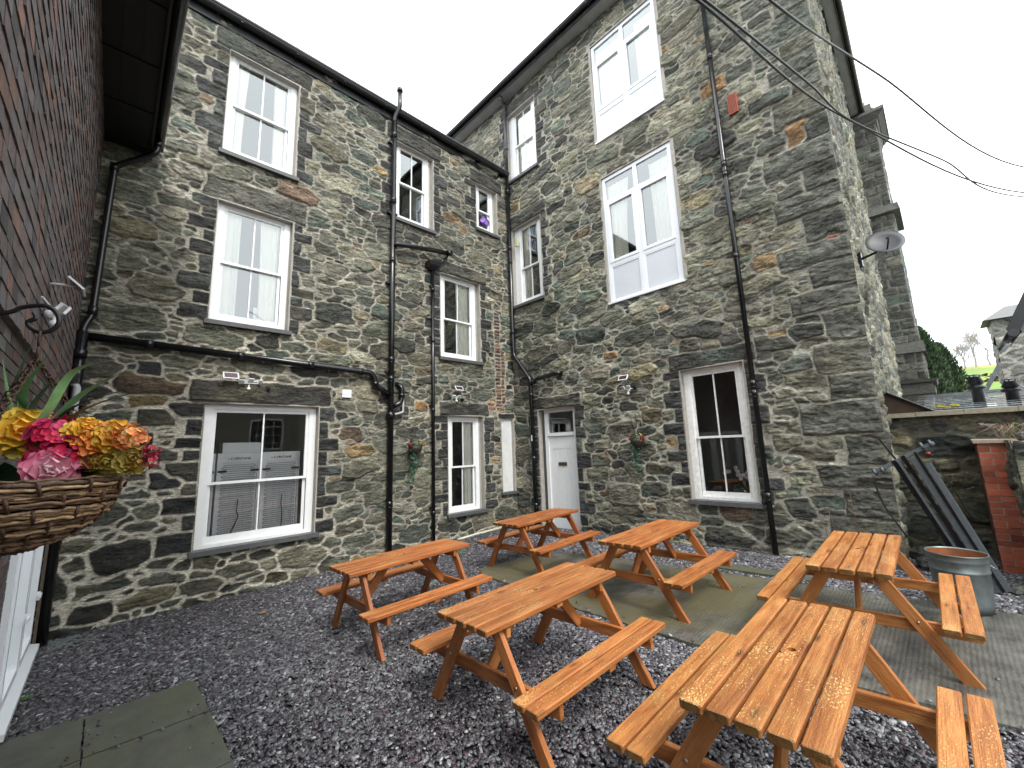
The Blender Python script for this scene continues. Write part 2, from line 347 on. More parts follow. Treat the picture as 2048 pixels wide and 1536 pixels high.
def ground_material(name, c0, c1, scale, rough=0.6, wet=0.0, bumpd=0.01, ribs=False, moss=None, mossy=False):
    m, nt, b = mat_new(name); N = nt.nodes; L = nt.links
    tc = N.new('ShaderNodeTexCoord')
    n1 = N.new('ShaderNodeTexNoise'); n1.inputs['Scale'].default_value = scale; n1.inputs['Detail'].default_value = 9; n1.inputs['Roughness'].default_value = 0.68; L.new(tc.outputs['Object'], n1.inputs[0])
    rp = N.new('ShaderNodeValToRGB'); rp.color_ramp.elements[0].position = 0.3; rp.color_ramp.elements[1].position = 0.7
    rp.color_ramp.elements[0].color = (*c0, 1); rp.color_ramp.elements[1].color = (*c1, 1); L.new(n1.outputs['Fac'], rp.inputs[0])
    src = rp.outputs[0]
    n2 = N.new('ShaderNodeTexNoise'); n2.inputs['Scale'].default_value = 1.1; n2.inputs['Detail'].default_value = 5; L.new(tc.outputs['Object'], n2.inputs[0])
    if moss:
        mr = N.new('ShaderNodeMapRange'); mr.inputs['From Min'].default_value = 0.36 if mossy else 0.42; mr.inputs['From Max'].default_value = 0.54 if mossy else 0.62; mr.inputs['To Max'].default_value = 0.85; L.new(n2.outputs['Fac'], mr.inputs['Value'])
        mo_ = mr.outputs[0]
        if mossy:      # moss grows towards the shaded inner corner, fades over the wet end
            sp = N.new('ShaderNodeSeparateXYZ'); L.new(tc.outputs['Object'], sp.inputs[0])
            yy = N.new('ShaderNodeMath'); yy.operation = 'MULTIPLY_ADD'; yy.inputs[1].default_value = 2.2; L.new(n2.outputs['Fac'], yy.inputs[0]); L.new(sp.outputs['Y'], yy.inputs[2])
            ym = N.new('ShaderNodeMapRange'); ym.interpolation_type = 'SMOOTHSTEP'; ym.inputs['From Min'].default_value = 1.9; ym.inputs['From Max'].default_value = 3.3; L.new(yy.outputs[0], ym.inputs['Value'])
            mmul = N.new('ShaderNodeMath'); mmul.operation = 'MULTIPLY'; L.new(mo_, mmul.inputs[0]); L.new(ym.outputs[0], mmul.inputs[1]); mo_ = mmul.outputs[0]
        mxc = N.new('ShaderNodeMix'); mxc.data_type = 'RGBA'; L.new(mo_, mxc.inputs[0]); L.new(src, mxc.inputs[6]); mxc.inputs[7].default_value = (*moss, 1); src = mxc.outputs[2]
    L.new(src, b.inputs['Base Color'])
    mr = N.new('ShaderNodeMapRange'); mr.inputs['From Min'].default_value = 0.35; mr.inputs['From Max'].default_value = 0.65; mr.inputs['To Min'].default_value = max(0.12, rough-wet); mr.inputs['To Max'].default_value = rough
    L.new(n2.outputs['Fac'], mr.inputs['Value']); L.new(mr.outputs[0], b.inputs['Roughness'])
    h = n1.outputs['Fac']
    n3 = N.new('ShaderNodeTexNoise'); n3.inputs['Scale'].default_value = 120; n3.inputs['Detail'].default_value = 3; L.new(tc.outputs['Object'], n3.inputs[0])
    a = N.new('ShaderNodeMath'); a.operation = 'MULTIPLY_ADD'; a.inputs[1].default_value = 0.3; L.new(n3.outputs['Fac'], a.inputs[0]); L.new(h, a.inputs[2]); h = a.outputs[0]
    if ribs:
        wv = N.new('ShaderNodeTexWave'); wv.wave_type = 'BANDS'; wv.bands_direction = 'Y'; wv.inputs['Scale'].default_value = 9.5; wv.inputs['Distortion'].default_value = 2.6; wv.inputs['Detail'].default_value = 3; wv.inputs['Detail Scale'].default_value = 2.5
        L.new(tc.outputs['Object'], wv.inputs[0])
        a2 = N.new('ShaderNodeMath'); a2.operation = 'MULTIPLY_ADD'; a2.inputs[1].default_value = 0.16; L.new(wv.outputs['Fac'], a2.inputs[0]); L.new(h, a2.inputs[2]); h = a2.outputs[0]
    bp = N.new('ShaderNodeBump'); bp.inputs['Distance'].default_value = bumpd; bp.inputs['Strength'].default_value = 0.9; L.new(h, bp.inputs['Height']); L.new(bp.outputs[0], b.inputs['Normal'])
    return m

M = {}
M['stone'] = stone_material('rubble_stone')
M['ashlar'] = stone_material('dressed_stone', 0.003)
M['glass'] = glass_material('window_glass', 4.4, (0.97, 0.975, 0.965))
M['glass_low'] = glass_material('ground_floor_glass', 2.0, (0.98, 0.985, 0.975))
M['clear'] = glass_material('clear_glass', 1.1, (0.93, 0.95, 0.94))
M['white'] = simple('white_gloss_paint', (0.80, 0.81, 0.80), 0.35, noise=0.05, nscale=8, bump=0.1, bscale=30)
M['upvc'] = simple('white_plastic', (0.74, 0.77, 0.79), 0.3, noise=0.04, nscale=3)
M['panel'] = simple('pale_grey_panel', (0.56, 0.585, 0.61), 0.3, noise=0.04, nscale=2)
M['peel'] = simple('flaking_white_paint', (0.78, 0.78, 0.75), 0.5, noise=0.18, nscale=14, bump=0.4, bscale=40)
M['render'] = simple('window_reveal_render', (0.34, 0.32, 0.28), 0.9, noise=0.2, nscale=12, bump=0.5, bscale=50)
M['whitewash'] = simple('whitewashed_infill', (0.66, 0.66, 0.64), 0.8, noise=0.14, nscale=6, bump=0.5, bscale=30)
M['sill'] = simple('slate_sill', (0.085, 0.088, 0.088), 0.55, noise=0.3, nscale=16, bump=0.4, bscale=50)
M['black'] = simple('black_pipe_plastic', (0.006, 0.006, 0.007), 0.22, noise=0.2, nscale=9, rvar=0.06, bump=0.05, bscale=18)
M['fadedpipe'] = simple('faded_black_pipe', (0.045, 0.042, 0.044), 0.4, noise=0.2, nscale=9, rvar=0.1)
M['gutter'] = simple('cast_iron_gutter', (0.012, 0.012, 0.013), 0.4, noise=0.3, nscale=10, rvar=0.12)
M['soffit'] = simple('painted_soffit', (0.36, 0.36, 0.34), 0.7, noise=0.2, nscale=3)
M['darkboard'] = simple('dark_soffit_board', (0.005, 0.005, 0.006), 0.5)
M['curtain'] = simple('cream_curtain', (0.90, 0.89, 0.80), 0.9, noise=0.05, nscale=4)
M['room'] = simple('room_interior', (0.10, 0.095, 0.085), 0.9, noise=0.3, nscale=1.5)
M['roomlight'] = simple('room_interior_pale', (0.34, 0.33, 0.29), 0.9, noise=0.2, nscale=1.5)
M['slate'] = simple('roof_slate', (0.10, 0.105, 0.115), 0.45, noise=0.35, nscale=4, bump=0.5, bscale=12)
M['wood'] = wood_material('stained_softwood')
M['bolt'] = simple('galvanised_bolt', (0.35, 0.3, 0.24), 0.4, metal=0.8)
M['attr'] = simple('tinted_by_piece', (1, 1, 1), 0.75, noise=0.25, nscale=25, bump=0.35, bscale=60, attr=True)
M['tile'] = simple('clay_hanging_tile', (1, 1, 1), 0.55, noise=0.45, nscale=9, bump=0.4, bscale=60, attr=True)
M['greyplastic'] = simple('grey_plastic', (0.45, 0.46, 0.46), 0.45, noise=0.1)
# ------------------------------------------------------------ random rubble masonry
def vnoise(nx, nz, cx, cz, rng):
    """tileable value noise nx*nz with cx*cz cells"""
    g = rng.random((cx, cz)).astype(np.float32)
    x = np.arange(nx)*cx/nx; z = np.arange(nz)*cz/nz
    xi = x.astype(int); zi = z.astype(int); fx = (x-xi); fz = (z-zi)
    fx = (fx*fx*(3-2*fx))[:, None].astype(np.float32); fz = (fz*fz*(3-2*fz))[None, :].astype(np.float32)
    x1 = (xi+1) % cx; z1 = (zi+1) % cz
    a = g[xi][:, zi]; b = g[x1][:, zi]; c = g[xi][:, z1]; d = g[x1][:, z1]
    return (a*(1-fx)+b*fx)*(1-fz) + (c*(1-fx)+d*fx)*fz - 0.5
def fbm(nx, nz, cx, cz, rng, oct=4, gain=0.55):
    o = 0; a = 1; s = 0
    for k in range(oct):
        c0, c1 = int(cx*2**k), int(cz*2**k)
        if c0 > nx or c1 > nz: break
        o = o + a*vnoise(nx, nz, max(2, c0), max(2, c1), rng); s += a; a *= gain
    return o/s*2

PAL = [  # linear colour, weight : warm greys, olives, browns, blue-greens, near-blacks
    ((0.135, 0.132, 0.104), 28), ((0.100, 0.100, 0.080), 19), ((0.088, 0.102, 0.086), 7), ((0.160, 0.150, 0.112), 14),
    ((0.058, 0.058, 0.049), 15), ((0.036, 0.037, 0.032), 6), ((0.165, 0.138, 0.090), 4), ((0.20, 0.190, 0.152), 6), ((0.12, 0.085, 0.060), 1.5), ((0.20, 0.140, 0.072), 1.5)]
PC = np.array([p[0] for p in PAL]); PW = np.array([p[1] for p in PAL], float); PW /= PW.sum()

def masonry(name, W, H, res, origin, U, Nn, openings=(), presets=(), seed=1, sizes=None, joint=0.02, fill=0.9, parent=None,
            mortar=(0.31, 0.285, 0.225), mat='stone', relief=1.0, rotj=0.12, coursed=False, edge=None, mfun=None, dark=None, pal=None, holes=(), cut=None):
    """rubble wall as a relief mesh. local (u, z) grid; U direction along the wall, Nn outward."""
    rng = np.random.default_rng(seed)
    nx = int(round(W/res))+1; nz = int(round(H/res))+1
    xs = np.linspace(0, W, nx, dtype=np.float32); zs = np.linspace(0, H, nz, dtype=np.float32)
    dx = xs[1]-xs[0]; dz = zs[1]-zs[0]
    X, Z = np.meshgrid(xs, zs, indexing='ij')
    NS = 512
    wa = fbm(NS, NS, 24, 24, rng, 4); wb = fbm(NS, NS, 24, 24, rng, 4)
    ii = (np.arange(nx)*dx/0.015).astype(int) % NS; jj = (np.arange(nz)*dz/0.015).astype(int) % NS
    wc = fbm(NS, NS, 64, 64, rng, 3); wd = fbm(NS, NS, 64, 64, rng, 3)
    WX = X + 0.050*wa[np.ix_(ii, jj)] + 0.016*wc[np.ix_(ii, jj)]; WZ = Z + 0.030*wb[np.ix_(ii, jj)] + 0.012*wd[np.ix_(ii, jj)]
    # --- pack stones on a coarse occupancy raster
    oc = 0.02; ox, oz = int(W/oc)+2, int(H/oc)+2
    occ = np.zeros((ox, oz), bool)
    stones = []   # cx, cz, a, b, ang, p, kind
    for (x0, x1, z0, z1, kind) in presets:
        stones.append(((x0+x1)/2, (z0+z1)/2, (x1-x0)/2, (z1-z0)/2, 0.0, 9.0, kind))
        occ[max(0, int(x0/oc)):int(x1/oc)+1, max(0, int(z0/oc)):int(z1/oc)+1] = True
    for (x0, x1, z0, z1) in list(openings) + list(holes):
        occ[max(0, int((x0-0.01)/oc)):max(0, int((x1+0.01)/oc)+1), max(0, int((z0-0.01)/oc)):max(0, int((z1+0.01)/oc)+1)] = True
    sizes = sizes or [(0.26, 0.40, 0.11, 0.19, 1.0, 0.03), (0.16, 0.28, 0.07, 0.13, 5.0, 0.03), (0.10, 0.19, 0.045, 0.085, 14.0, 0.04), (0.05, 0.11, 0.022, 0.042, 24.0, 0.06)]
    A = W*H
    for (a0, a1, b0, b1, dens, tol) in sizes:
        n = int(A*dens*(3.0 if coursed else 4.0))
        R = rng.random((n, 6))
        for k in range(n):
            a = a0+(a1-a0)*R[k, 0]; b = b0+(b1-b0)*R[k, 1]; cx = R[k, 2]*W; cz = R[k, 3]*H
            an = 0 if coursed else (R[k, 4]-0.5)*2*rotj*2
            if coursed: cz = round(cz/(2*b0+joint))*(2*b0+joint)+b0; b = b0
            i0, i1 = max(0, int((cx-a)/oc)), min(ox, int((cx+a)/oc)+1); j0, j1 = max(0, int((cz-b)/oc)), min(oz, int((cz+b)/oc)+1)
            if i1 <= i0 or j1 <= j0: continue
            w = occ[i0:i1, j0:j1]
            gi = (np.arange(i0, i1)+0.5)*oc-cx; gj = (np.arange(j0, j1)+0.5)*oc-cz
            ca, sa = math.cos(an), math.sin(an)
            pu = gi[:, None]*ca + gj[None, :]*sa; pv = -gi[:, None]*sa + gj[None, :]*ca
            m = (np.abs(pu/a)**2.6 + np.abs(pv/b)**2.6) < 1.0
            tot = m.sum()
            if tot == 0: continue
            if (w & m).sum() <= tol*tot:
                w |= m
                stones.append((cx, cz, a, b, an, 2.3+3.5*R[k, 5], None))
    ns = len(stones)
    F1 = np.full((nx, nz), 9.0, np.float32); F2 = F1.copy(); ID = np.full((nx, nz), -1, np.int32)
    mg = 0.09
    for s, (cx, cz, a, b, an, p, kind) in enumerate(stones):
        ext = a+b*abs(math.sin(an))+mg; exz = b+a*abs(math.sin(an))+mg
        i0, i1 = max(0, int((cx-ext)/dx)), min(nx, int((cx+ext)/dx)+2); j0, j1 = max(0, int((cz-exz)/dz)), min(nz, int((cz+exz)/dz)+2)
        if i1 <= i0 or j1 <= j0: continue
        k = (0.75 if kind in ('lintel', 'quoin') else 0.5) if kind else 1.0
        gu = (X[i0:i1, j0:j1]*(1-k)+WX[i0:i1, j0:j1]*k)-cx; gv = (Z[i0:i1, j0:j1]*(1-k)+WZ[i0:i1, j0:j1]*k)-cz
        ca, sa = math.cos(an), math.sin(an)
        pu = np.abs(gu*ca+gv*sa); pv = np.abs(-gu*sa+gv*ca)
        if kind:
            qx = pu-(a-0.02); qz = pv-(b-0.02)
            sdv = np.hypot(np.maximum(qx, 0), np.maximum(qz, 0)) + np.minimum(np.maximum(qx, qz), 0) - 0.02 - 0.004
        else:
            r = (pu/a)**p + (pv/b)**p; r = r**(1/p)
            gl = np.hypot(pu/a/a, pv/b/b) / np.maximum(np.hypot(pu/a, pv/b), 1e-4)
            sdv = (r-1)/np.maximum(gl, 1e-3)*1.0
            sdv = np.maximum(sdv, -b)
        f1 = F1[i0:i1, j0:j1]; f2 = F2[i0:i1, j0:j1]; idd = ID[i0:i1, j0:j1]
        c = sdv < f1
        f2[...] = np.where(c, f1, np.minimum(f2, sdv)); idd[c] = s; f1[...] = np.where(c, sdv, f1)
    # --- per stone values
    pc = PC if pal is None else np.array([p[0] for p in pal]); pw = PW if pal is None else np.array([p[1] for p in pal], float)/sum(p[1] for p in pal)
    col = pc[rng.choice(len(pc), ns, p=pw)]
    col = col*(0.82+0.62*rng.random((ns, 1)))*np.array([1.22, 1.24, 1.16])*(1+0.07*(rng.random((ns, 3))-0.5))
    prot = 0.010+0.030*rng.random(ns)**1.5
    sa_ = np.array([s[2]*s[3] for s in stones]); prot = prot*np.clip(0.5+sa_*22, 0.5, 1.25)
    for s, st in enumerate(stones):
        kd = st[6]
        if kd == 'jamb': col[s] = np.array([0.050, 0.052, 0.048])*(0.6+0.9*rng.random()); prot[s] = 0.02+0.012*rng.random()
        elif kd == 'lintel': col[s] = np.array([0.072, 0.070, 0.058])*(0.85+0.3*rng.random()); prot[s] = 0.04
        elif kd == 'palelintel': col[s] = np.array([0.13, 0.125, 0.10]); prot[s] = 0.012
        elif kd == 'quoin': col[s] = np.array([0.105, 0.108, 0.085])*(0.7+0.6*rng.random()); prot[s] = 0.025+0.015*rng.random()
        elif kd == 'redbrick': col[s] = np.array([0.42, 0.075, 0.04])*(0.9+0.3*rng.random()); prot[s] = 0.006
        elif kd == 'orangebrick': col[s] = np.array([[0.26, 0.13, 0.06], [0.17, 0.09, 0.06], [0.10, 0.07, 0.055]][rng.integers(3)])*(0.9+0.3*rng.random()); prot[s] = 0.008
        elif kd == 'concrete': col[s] = np.array([0.20, 0.19, 0.14]); prot[s] = 0.05
        elif kd == 'ash': col[s] = np.array([0.085, 0.087, 0.074])*(0.6+0.8*rng.random()); prot[s] = 0.02+0.03*rng.random()
        elif kd == 'orange': col[s] = np.array([0.27, 0.16, 0.07]); prot[s] = 0.02
    G = np.where(np.array([1 if s[6] else 0 for s in stones]) > 0, 0.006, 0.042)
    # --- edge distance -> mask and height
    det = fbm(NS, NS, 60, 60, rng, 4); det2 = fbm(NS, NS, 20, 44, rng, 6, 0.62); det3 = fbm(NS, NS, 9, 9, rng, 4); det4 = fbm(NS, NS, 26, 90, rng, 3, 0.6)
    D = det[np.ix_(ii, jj)]
    bid = np.maximum(ID, 0)
    jv = joint*(0.6+0.9*(det3[np.ix_(ii, jj)]+0.5))
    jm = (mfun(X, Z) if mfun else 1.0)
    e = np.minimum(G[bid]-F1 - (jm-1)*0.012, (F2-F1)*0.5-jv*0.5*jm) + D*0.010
    e = np.where(ID < 0, -0.05, e)
    st_mask = np.clip(e/0.007, 0, 1); st_mask = st_mask*st_mask*(3-2*st_mask)
    dome = np.clip(e/0.028, 0, 1); dome = 1-(1-dome)**2
    oi = rng.integers(0, NS, ns); oj = rng.integers(0, NS, ns)
    I2 = ((np.arange(nx)*dx/0.012).astype(int)[:, None] + oi[bid]) % NS; J2 = ((np.arange(nz)*dz/0.012).astype(int)[None, :] + oj[bid]) % NS
    nzv = det2[I2, J2]; n3 = det3[I2, J2]; crk = det4[I2, J2]
    q = nzv*3.2; fl = np.floor(q); fr_ = q-fl; terr = (fl+np.clip((fr_-0.6)/0.4, 0, 1)**1)/3.2
    tilt = (rng.random((ns, 2))-0.5)*0.16
    cxs = np.array([s[0] for s in stones]); czs = np.array([s[1] for s in stones])
    pl_ = (X-cxs[bid])*tilt[bid, 0] + (Z-czs[bid])*tilt[bid, 1]*1.5
    hgt = st_mask*(0.003 + dome*prot[bid]) + dome*st_mask*(0.036*terr - 0.022*np.clip(0.25-np.abs(crk)*1.6, 0, 1)*4*0.5 + 0.018*n3 + np.clip(pl_, -0.015, 0.015))
    hgt = hgt*relief + (1-st_mask)*(0.002+0.006*D) * 1.0
    hgt = hgt + 0.012*(wa[np.ix_((ii//3) % NS, (jj//3) % NS)])
    # --- colour
    C = col[bid]
    mott = 1+0.75*nzv[..., None]+0.35*n3[..., None]+0.5*crk[..., None]-0.9*np.clip(0.16-np.abs(crk), 0, 1)[..., None]*3
    C = C*np.clip(mott, 0.28, 2.4)
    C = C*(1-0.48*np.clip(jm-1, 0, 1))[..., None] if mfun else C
    # rust and lichen staining on part of the stones
    sv = rng.random(ns); stn = np.clip((n3*1.6+0.1), 0, 1)[..., None]*(sv[bid] < 0.26)[..., None]
    C = C*(1-stn)+np.array([0.165, 0.148, 0.095])*stn*0.7 + C*stn*0.3
    stn = np.clip((-n3*1.5-0.05), 0, 1)[..., None]*((sv[bid] > 0.78))[..., None]
    C = C*(1-stn)+np.array([0.115, 0.145, 0.115])*stn
    mc = np.array(mortar)[None, None, :]*(1+0.35*D[..., None]+0.25*wa[np.ix_(ii, jj)][..., None])
    big = fbm(NS, NS, 5, 5, rng, 3)[np.ix_(((np.arange(nx)*dx/0.02).astype(int) % NS), ((np.arange(nz)*dz/0.02).astype(int) % NS))]
    mc = mc*(1+0.40*big[..., None])
    if mfun: mc = mc*(1+0.85*np.clip(jm-1, 0, 1))[..., None]  # pale pointing, brightened further in colour to offset shade on the wing
    # mortar smears over stone edges
    sm = np.clip(1-e/0.016+D*1.4-0.5, 0, 1)*0.65
    k = (st_mask*(1-sm*(sv[bid] < 0.6)))[..., None]
    C = C*k+mc*(1-k)
    if dark is not None: C = C*dark(X, Z)[..., None]
    hb = np.ones_like(X)
    C = np.clip(C, 0.004, 0.9)
    # --- flatten near openings & edges
    for (x0, x1, z0, z1) in openings:
        dd = np.maximum(np.maximum(x0-X, X-x1), np.maximum(z0-Z, Z-z1))
        hgt = np.where(dd < 0.02, np.minimum(hgt, 0.012), hgt)
    keep = np.ones((nx-1, nz-1), bool)
    if cut is not None: keep &= cut(X[:-1, :-1], Z[:-1, :-1])
    # snap grid lines to the openings
    XS = X.copy(); ZS = Z.copy()
    for (x0, x1, z0, z1) in openings:
        i0, i1 = int(round(x0/dx)), int(round(x1/dx)); j0, j1 = int(round(z0/dz)), int(round(z1/dz))
        i0 = max(i0, 0); i1 = min(i1, nx-1); j0 = max(j0, 0); j1 = min(j1, nz-1)
        keep[i0:i1, j0:j1] = False
        XS[i0, j0:j1+1] = x0; XS[i1, j0:j1+1] = x1; ZS[i0:i1+1, j0] = z0; ZS[i0:i1+1, j1] = z1
    if edge:   # (side, push): meet the neighbouring wall at a corner
        side, push = edge
        idx = 0 if side == 'left' else nx-1
        hgt[idx, :] = 0.02; hgt[idx + (1 if side == 'left' else -1), :] = np.minimum(hgt[idx + (1 if side == 'left' else -1), :], 0.04)
        XS[idx, :] += push
    o = np.array(origin, np.float32); u = np.array(U, np.float32); n_ = np.array(Nn, np.float32); up = np.array([0, 0, 1], np.float32)
    P = o + XS[..., None]*u + ZS[..., None]*up + hgt[..., None]*n_
    vi = np.arange(nx*nz).reshape(nx, nz)
    q = np.stack([vi[:-1, :-1], vi[1:, :-1], vi[1:, 1:], vi[:-1, 1:]], -1)[keep]
    if np.dot(np.cross(u, up), n_) < 0: q = q[:, ::-1]
    me = bpy.data.meshes.new(name)
    me.vertices.add(nx*nz); me.vertices.foreach_set('co', P.astype(np.float32).ravel())
    nf = len(q); me.loops.add(nf*4); me.polygons.add(nf)
    me.loops.foreach_set('vertex_index', q.astype(np.int32).ravel())
    me.polygons.foreach_set('loop_start', np.arange(0, nf*4, 4, dtype=np.int32))
    me.polygons.foreach_set('use_smooth', np.ones(nf, bool))
    a = me.attributes.new('col', 'FLOAT_COLOR', 'POINT')
    a.data.foreach_set('color', np.concatenate([C, np.ones((nx, nz, 1))], -1).astype(np.float32).ravel())
    me.materials.append(M[mat]); me.update(); me.validate()
    return link(name, me, parent)

def jamb_presets(x0, x1, z0, z1, rng, off=(0, 0), left=True, right=True, lintel=None, kind='jamb', lk='lintel', over=0.2, over2=0.2):
    """dressed blocks beside an opening; lintel = height"""
    out = []; ox, oz = off
    for side, on in ((-1, left), (1, right)):
        if not on: continue
        z = z0 - 0.02; k = rng.randint(0, 1)
        while z < z1-0.06:
            h = min(rng.uniform(0.17, 0.34), z1-z)
            if z1-z-h < 0.1: h = z1-z
            w = (0.17 if (k % 2) else 0.34)*rng.uniform(0.8, 1.25)
            a, b = (x0-w, x0-0.012) if side < 0 else (x1+0.012, x1+w)
            out.append((a-ox, b-ox, z-oz+0.012, z+h-oz-0.012, kind)); z += h; k += 1
    if lintel: out.append((x0-over-ox, x1+over2-ox, z1+0.01-oz, z1+lintel-oz, lk))
    return out
rj = random.Random(5)

GU = (math.cos(0.02), math.sin(0.02), 0); GN = (math.sin(0.02), -math.cos(0.02), 0)
# ------------------------------------------------------------ openings (u = x on the wing, u = -y on the tall block)
# wing wall, plane y = Y0: frame extents measured on the wall
A_WIN = dict(
    A1=(0.895, 1.965, 6.98, 8.94), A2=(0.905, 1.985, 4.04, 6.09), A3=(0.965, 2.565, 0.585, 2.73),
    A4=(4.03, 4.89, 6.97, 8.86), A5=(6.34, 6.90, 7.55, 8.85), A6=(5.20, 6.23, 3.98, 6.01), A7=(5.38, 6.26, 0.50, 2.64))
NICHE = (6.99, 7.40, 0.80, 2.62)
WD = 0.10                                # how deep the frames stand in the wall
def scA(x): return x*(Y0+WD)/Y0
def szA(z): return 1.918+(z-1.918)*(Y0+WD)/Y0
# tall block, plane x = X0 (measurements were taken on x = 7.45)
K = X0/7.45
def yB(y): return y*K
def zB(z): return 1.918+(z-1.918)*K
B_WIN = dict(
    B1=(yB(3.07), yB(4.69), zB(8.73), zB(11.30)), B2=(yB(3.04), yB(4.66), zB(4.86), zB(7.80)), B3=(yB(2.235), yB(3.235), zB(0.875), zB(3.17)),
    B4=(yB(6.575), yB(7.49), zB(9.25), zB(11.35)), B5=(yB(6.565), yB(7.43), zB(5.59), zB(7.80)))
DOOR = (yB(5.82), yB(6.74), -0.02, zB(2.745))
def scB(y): return y*(X0+WD)/X0
def szB(z): return 1.918+(z-1.918)*(X0+WD)/X0

AX0, AX1, AZ0, AZ1 = -0.55, 7.52, -0.32, 9.62
opA = []; prA = []
for k, (x0, x1, z0, z1) in A_WIN.items():
    fx1 = scA(x1)
    r = 0.012 if k in ('A3',) else (0.02 if x1 < 3 else 0.06)
    op = (x0-0.005, fx1+r, z0-0.005, z1+0.01)
    opA.append((op[0]-AX0, op[1]-AX0, op[2]-AZ0, op[3]-AZ0))
    lh = dict(A1=0.34, A2=0.42, A3=0.36, A4=0.40, A5=0.36, A6=0.32, A7=0.30)[k]
    prA += jamb_presets(op[0], op[1], op[2], op[3], rj, (AX0, AZ0), lintel=lh, lk='palelintel' if k == 'A2' else 'lintel', right=(k != 'A5'))
opA.append((NICHE[0]-AX0, NICHE[1]-AX0, NICHE[2]-AZ0, NICHE[3]-AZ0))
prA.append((NICHE[0]-0.08-AX0, NICHE[1]+0.06-AX0, NICHE[3]+0.01-AZ0, NICHE[3]+0.12-AZ0, 'lintel'))
zz = 2.9
while zz < 5.3:   # a column of thin bricks near the inner corner
    prA.append((6.86-AX0, 7.02-AX0, zz-AZ0, zz+0.075-AZ0, 'orangebrick')); zz += 0.092
zz = 3.0
while zz < 4.3:
    prA.append((7.04-AX0, 7.16-AX0, zz-AZ0, zz+0.075-AZ0, 'orangebrick')); zz += 0.092
for (a, b, z) in ((6.58, 6.84, 2.82), (6.55, 6.78, 2.92), (6.88, 7.1, 2.82)): prA.append((a-AX0, b-AX0, z-AZ0, z+0.08-AZ0, 'orangebrick'))
for (cx_, cz_, w, h, kd) in ((4.72, 2.83, 0.30, 0.19, 'orange'), (5.9, 7.35, 0.2, 0.15, 'orange'), (0.42, 2.5, 0.42, 0.24, 'jamb'), (0.28, 3.2, 0.26, 0.2, 'jamb'), (0.60, 1.62, 0.40, 0.24, 'jamb'), (0.2, 2.2, 0.4, 0.2, 'jamb')):
    prA.append((cx_-w/2-AX0, cx_+w/2-AX0, cz_-h/2-AZ0, cz_+h/2-AZ0, kd))
def mA(X, Z):   # wider joints low on the left of the wing, with mortar lightened against shade
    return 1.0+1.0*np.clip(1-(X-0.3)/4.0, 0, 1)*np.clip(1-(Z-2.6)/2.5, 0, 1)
BY0, BY1, BZ0, BZ1 = YC, 10.6, -0.15, 12.28
def ub(y): return BY1-y      # u runs from far (left in the photo) to near (right)
opB = []; prB = []
for k, (y0, y1, z0, z1) in {**B_WIN, 'D': DOOR}.items():
    fy1 = y1; r = 0.0
    op = (ub(scB(y1)+ (0.10 if k in ('B4', 'B5', 'D') else 0.02)), ub(y0+0.0)+0.01, z0-0.005, z1+0.01)
    opB.append((op[0], op[1], op[2]-BZ0, op[3]-BZ0))
    if k in ('B1', 'B2'): opB[-1] = (ub(y1)-0.012, ub(y0)+0.02, z0-0.01-BZ0, z1+0.012-BZ0)
    lh = dict(B1=0.33, B2=0.0, B3=0.30, B4=0.33, B5=0.38, D=0.30)[k]
    if k in ('B1', 'B2'): continue
    prB += jamb_presets(op[0], op[1], op[2]-BZ0, op[3]-BZ0, rj, (0, 0), lintel=lh)
def quoins(z0, z1, umax, rr):
    out = []; z = z0; k = 0
    while z < z1-0.15:
        h = rr.uniform(0.30, 0.52); w = 0.78 if k % 2 else 0.45; w *= rr.uniform(0.75, 1.2)
        out.append((umax-w, umax+0.03, z+0.012, min(z1, z+h)-0.012, 'quoin')); z += h; k += 1
    return out
prB += quoins(0.02, BZ1-BZ0, BY1-BY0, rj)
prB.append((ub(2.45), ub(1.75), 0.0, 0.36, 'concrete'))
for dz_ in (0.0, 0.085): prB.append((ub(0.87), ub(0.70), 4.80-BZ0+dz_, 4.80+0.075-BZ0+dz_, 'redbrick'))
for (y_, z_, w, h, kd) in ((1.0, 6.75, 0.3, 0.42, 'orange'), (2.15, 8.4, 0.45, 0.3, 'orange'), (3.05, 9.9, 0.3, 0.16, 'orange'), (4.8, 3.75, 0.3, 0.16, 'orange')):
    prB.append((ub(y_)-w/2, ub(y_)+w/2, z_-h/2-BZ0, z_+h/2-BZ0, kd))

RES = 0.0125*QUAL
PAL_WARM = PAL
wing = empty('stone_building', (3.5, Y0, 0), 'three-storey stone wing facing the yard, with a black pipe running across its front', 'building')
block = empty('stone_building', (X0, 4.0, 0), 'tall stone building with the white door and two tall casement windows', 'building')
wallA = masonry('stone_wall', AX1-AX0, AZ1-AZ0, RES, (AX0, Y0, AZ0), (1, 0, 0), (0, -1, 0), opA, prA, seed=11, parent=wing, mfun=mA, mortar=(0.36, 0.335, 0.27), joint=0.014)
wallB = masonry('stone_wall', BY1-BY0, BZ1-BZ0, RES, (X0, BY1, BZ0), (0, -1, 0), (-1, 0, 0), opB, prB, seed=23, parent=block, mortar=(0.35, 0.33, 0.265), joint=0.012, edge=('right', 0.02),
    sizes=[(0.28, 0.48, 0.12, 0.22, 1.1, 0.03), (0.17, 0.30, 0.08, 0.14, 5.0, 0.03), (0.10, 0.19, 0.045, 0.085, 14.0, 0.04), (0.05, 0.11, 0.022, 0.040, 22.0, 0.06)])
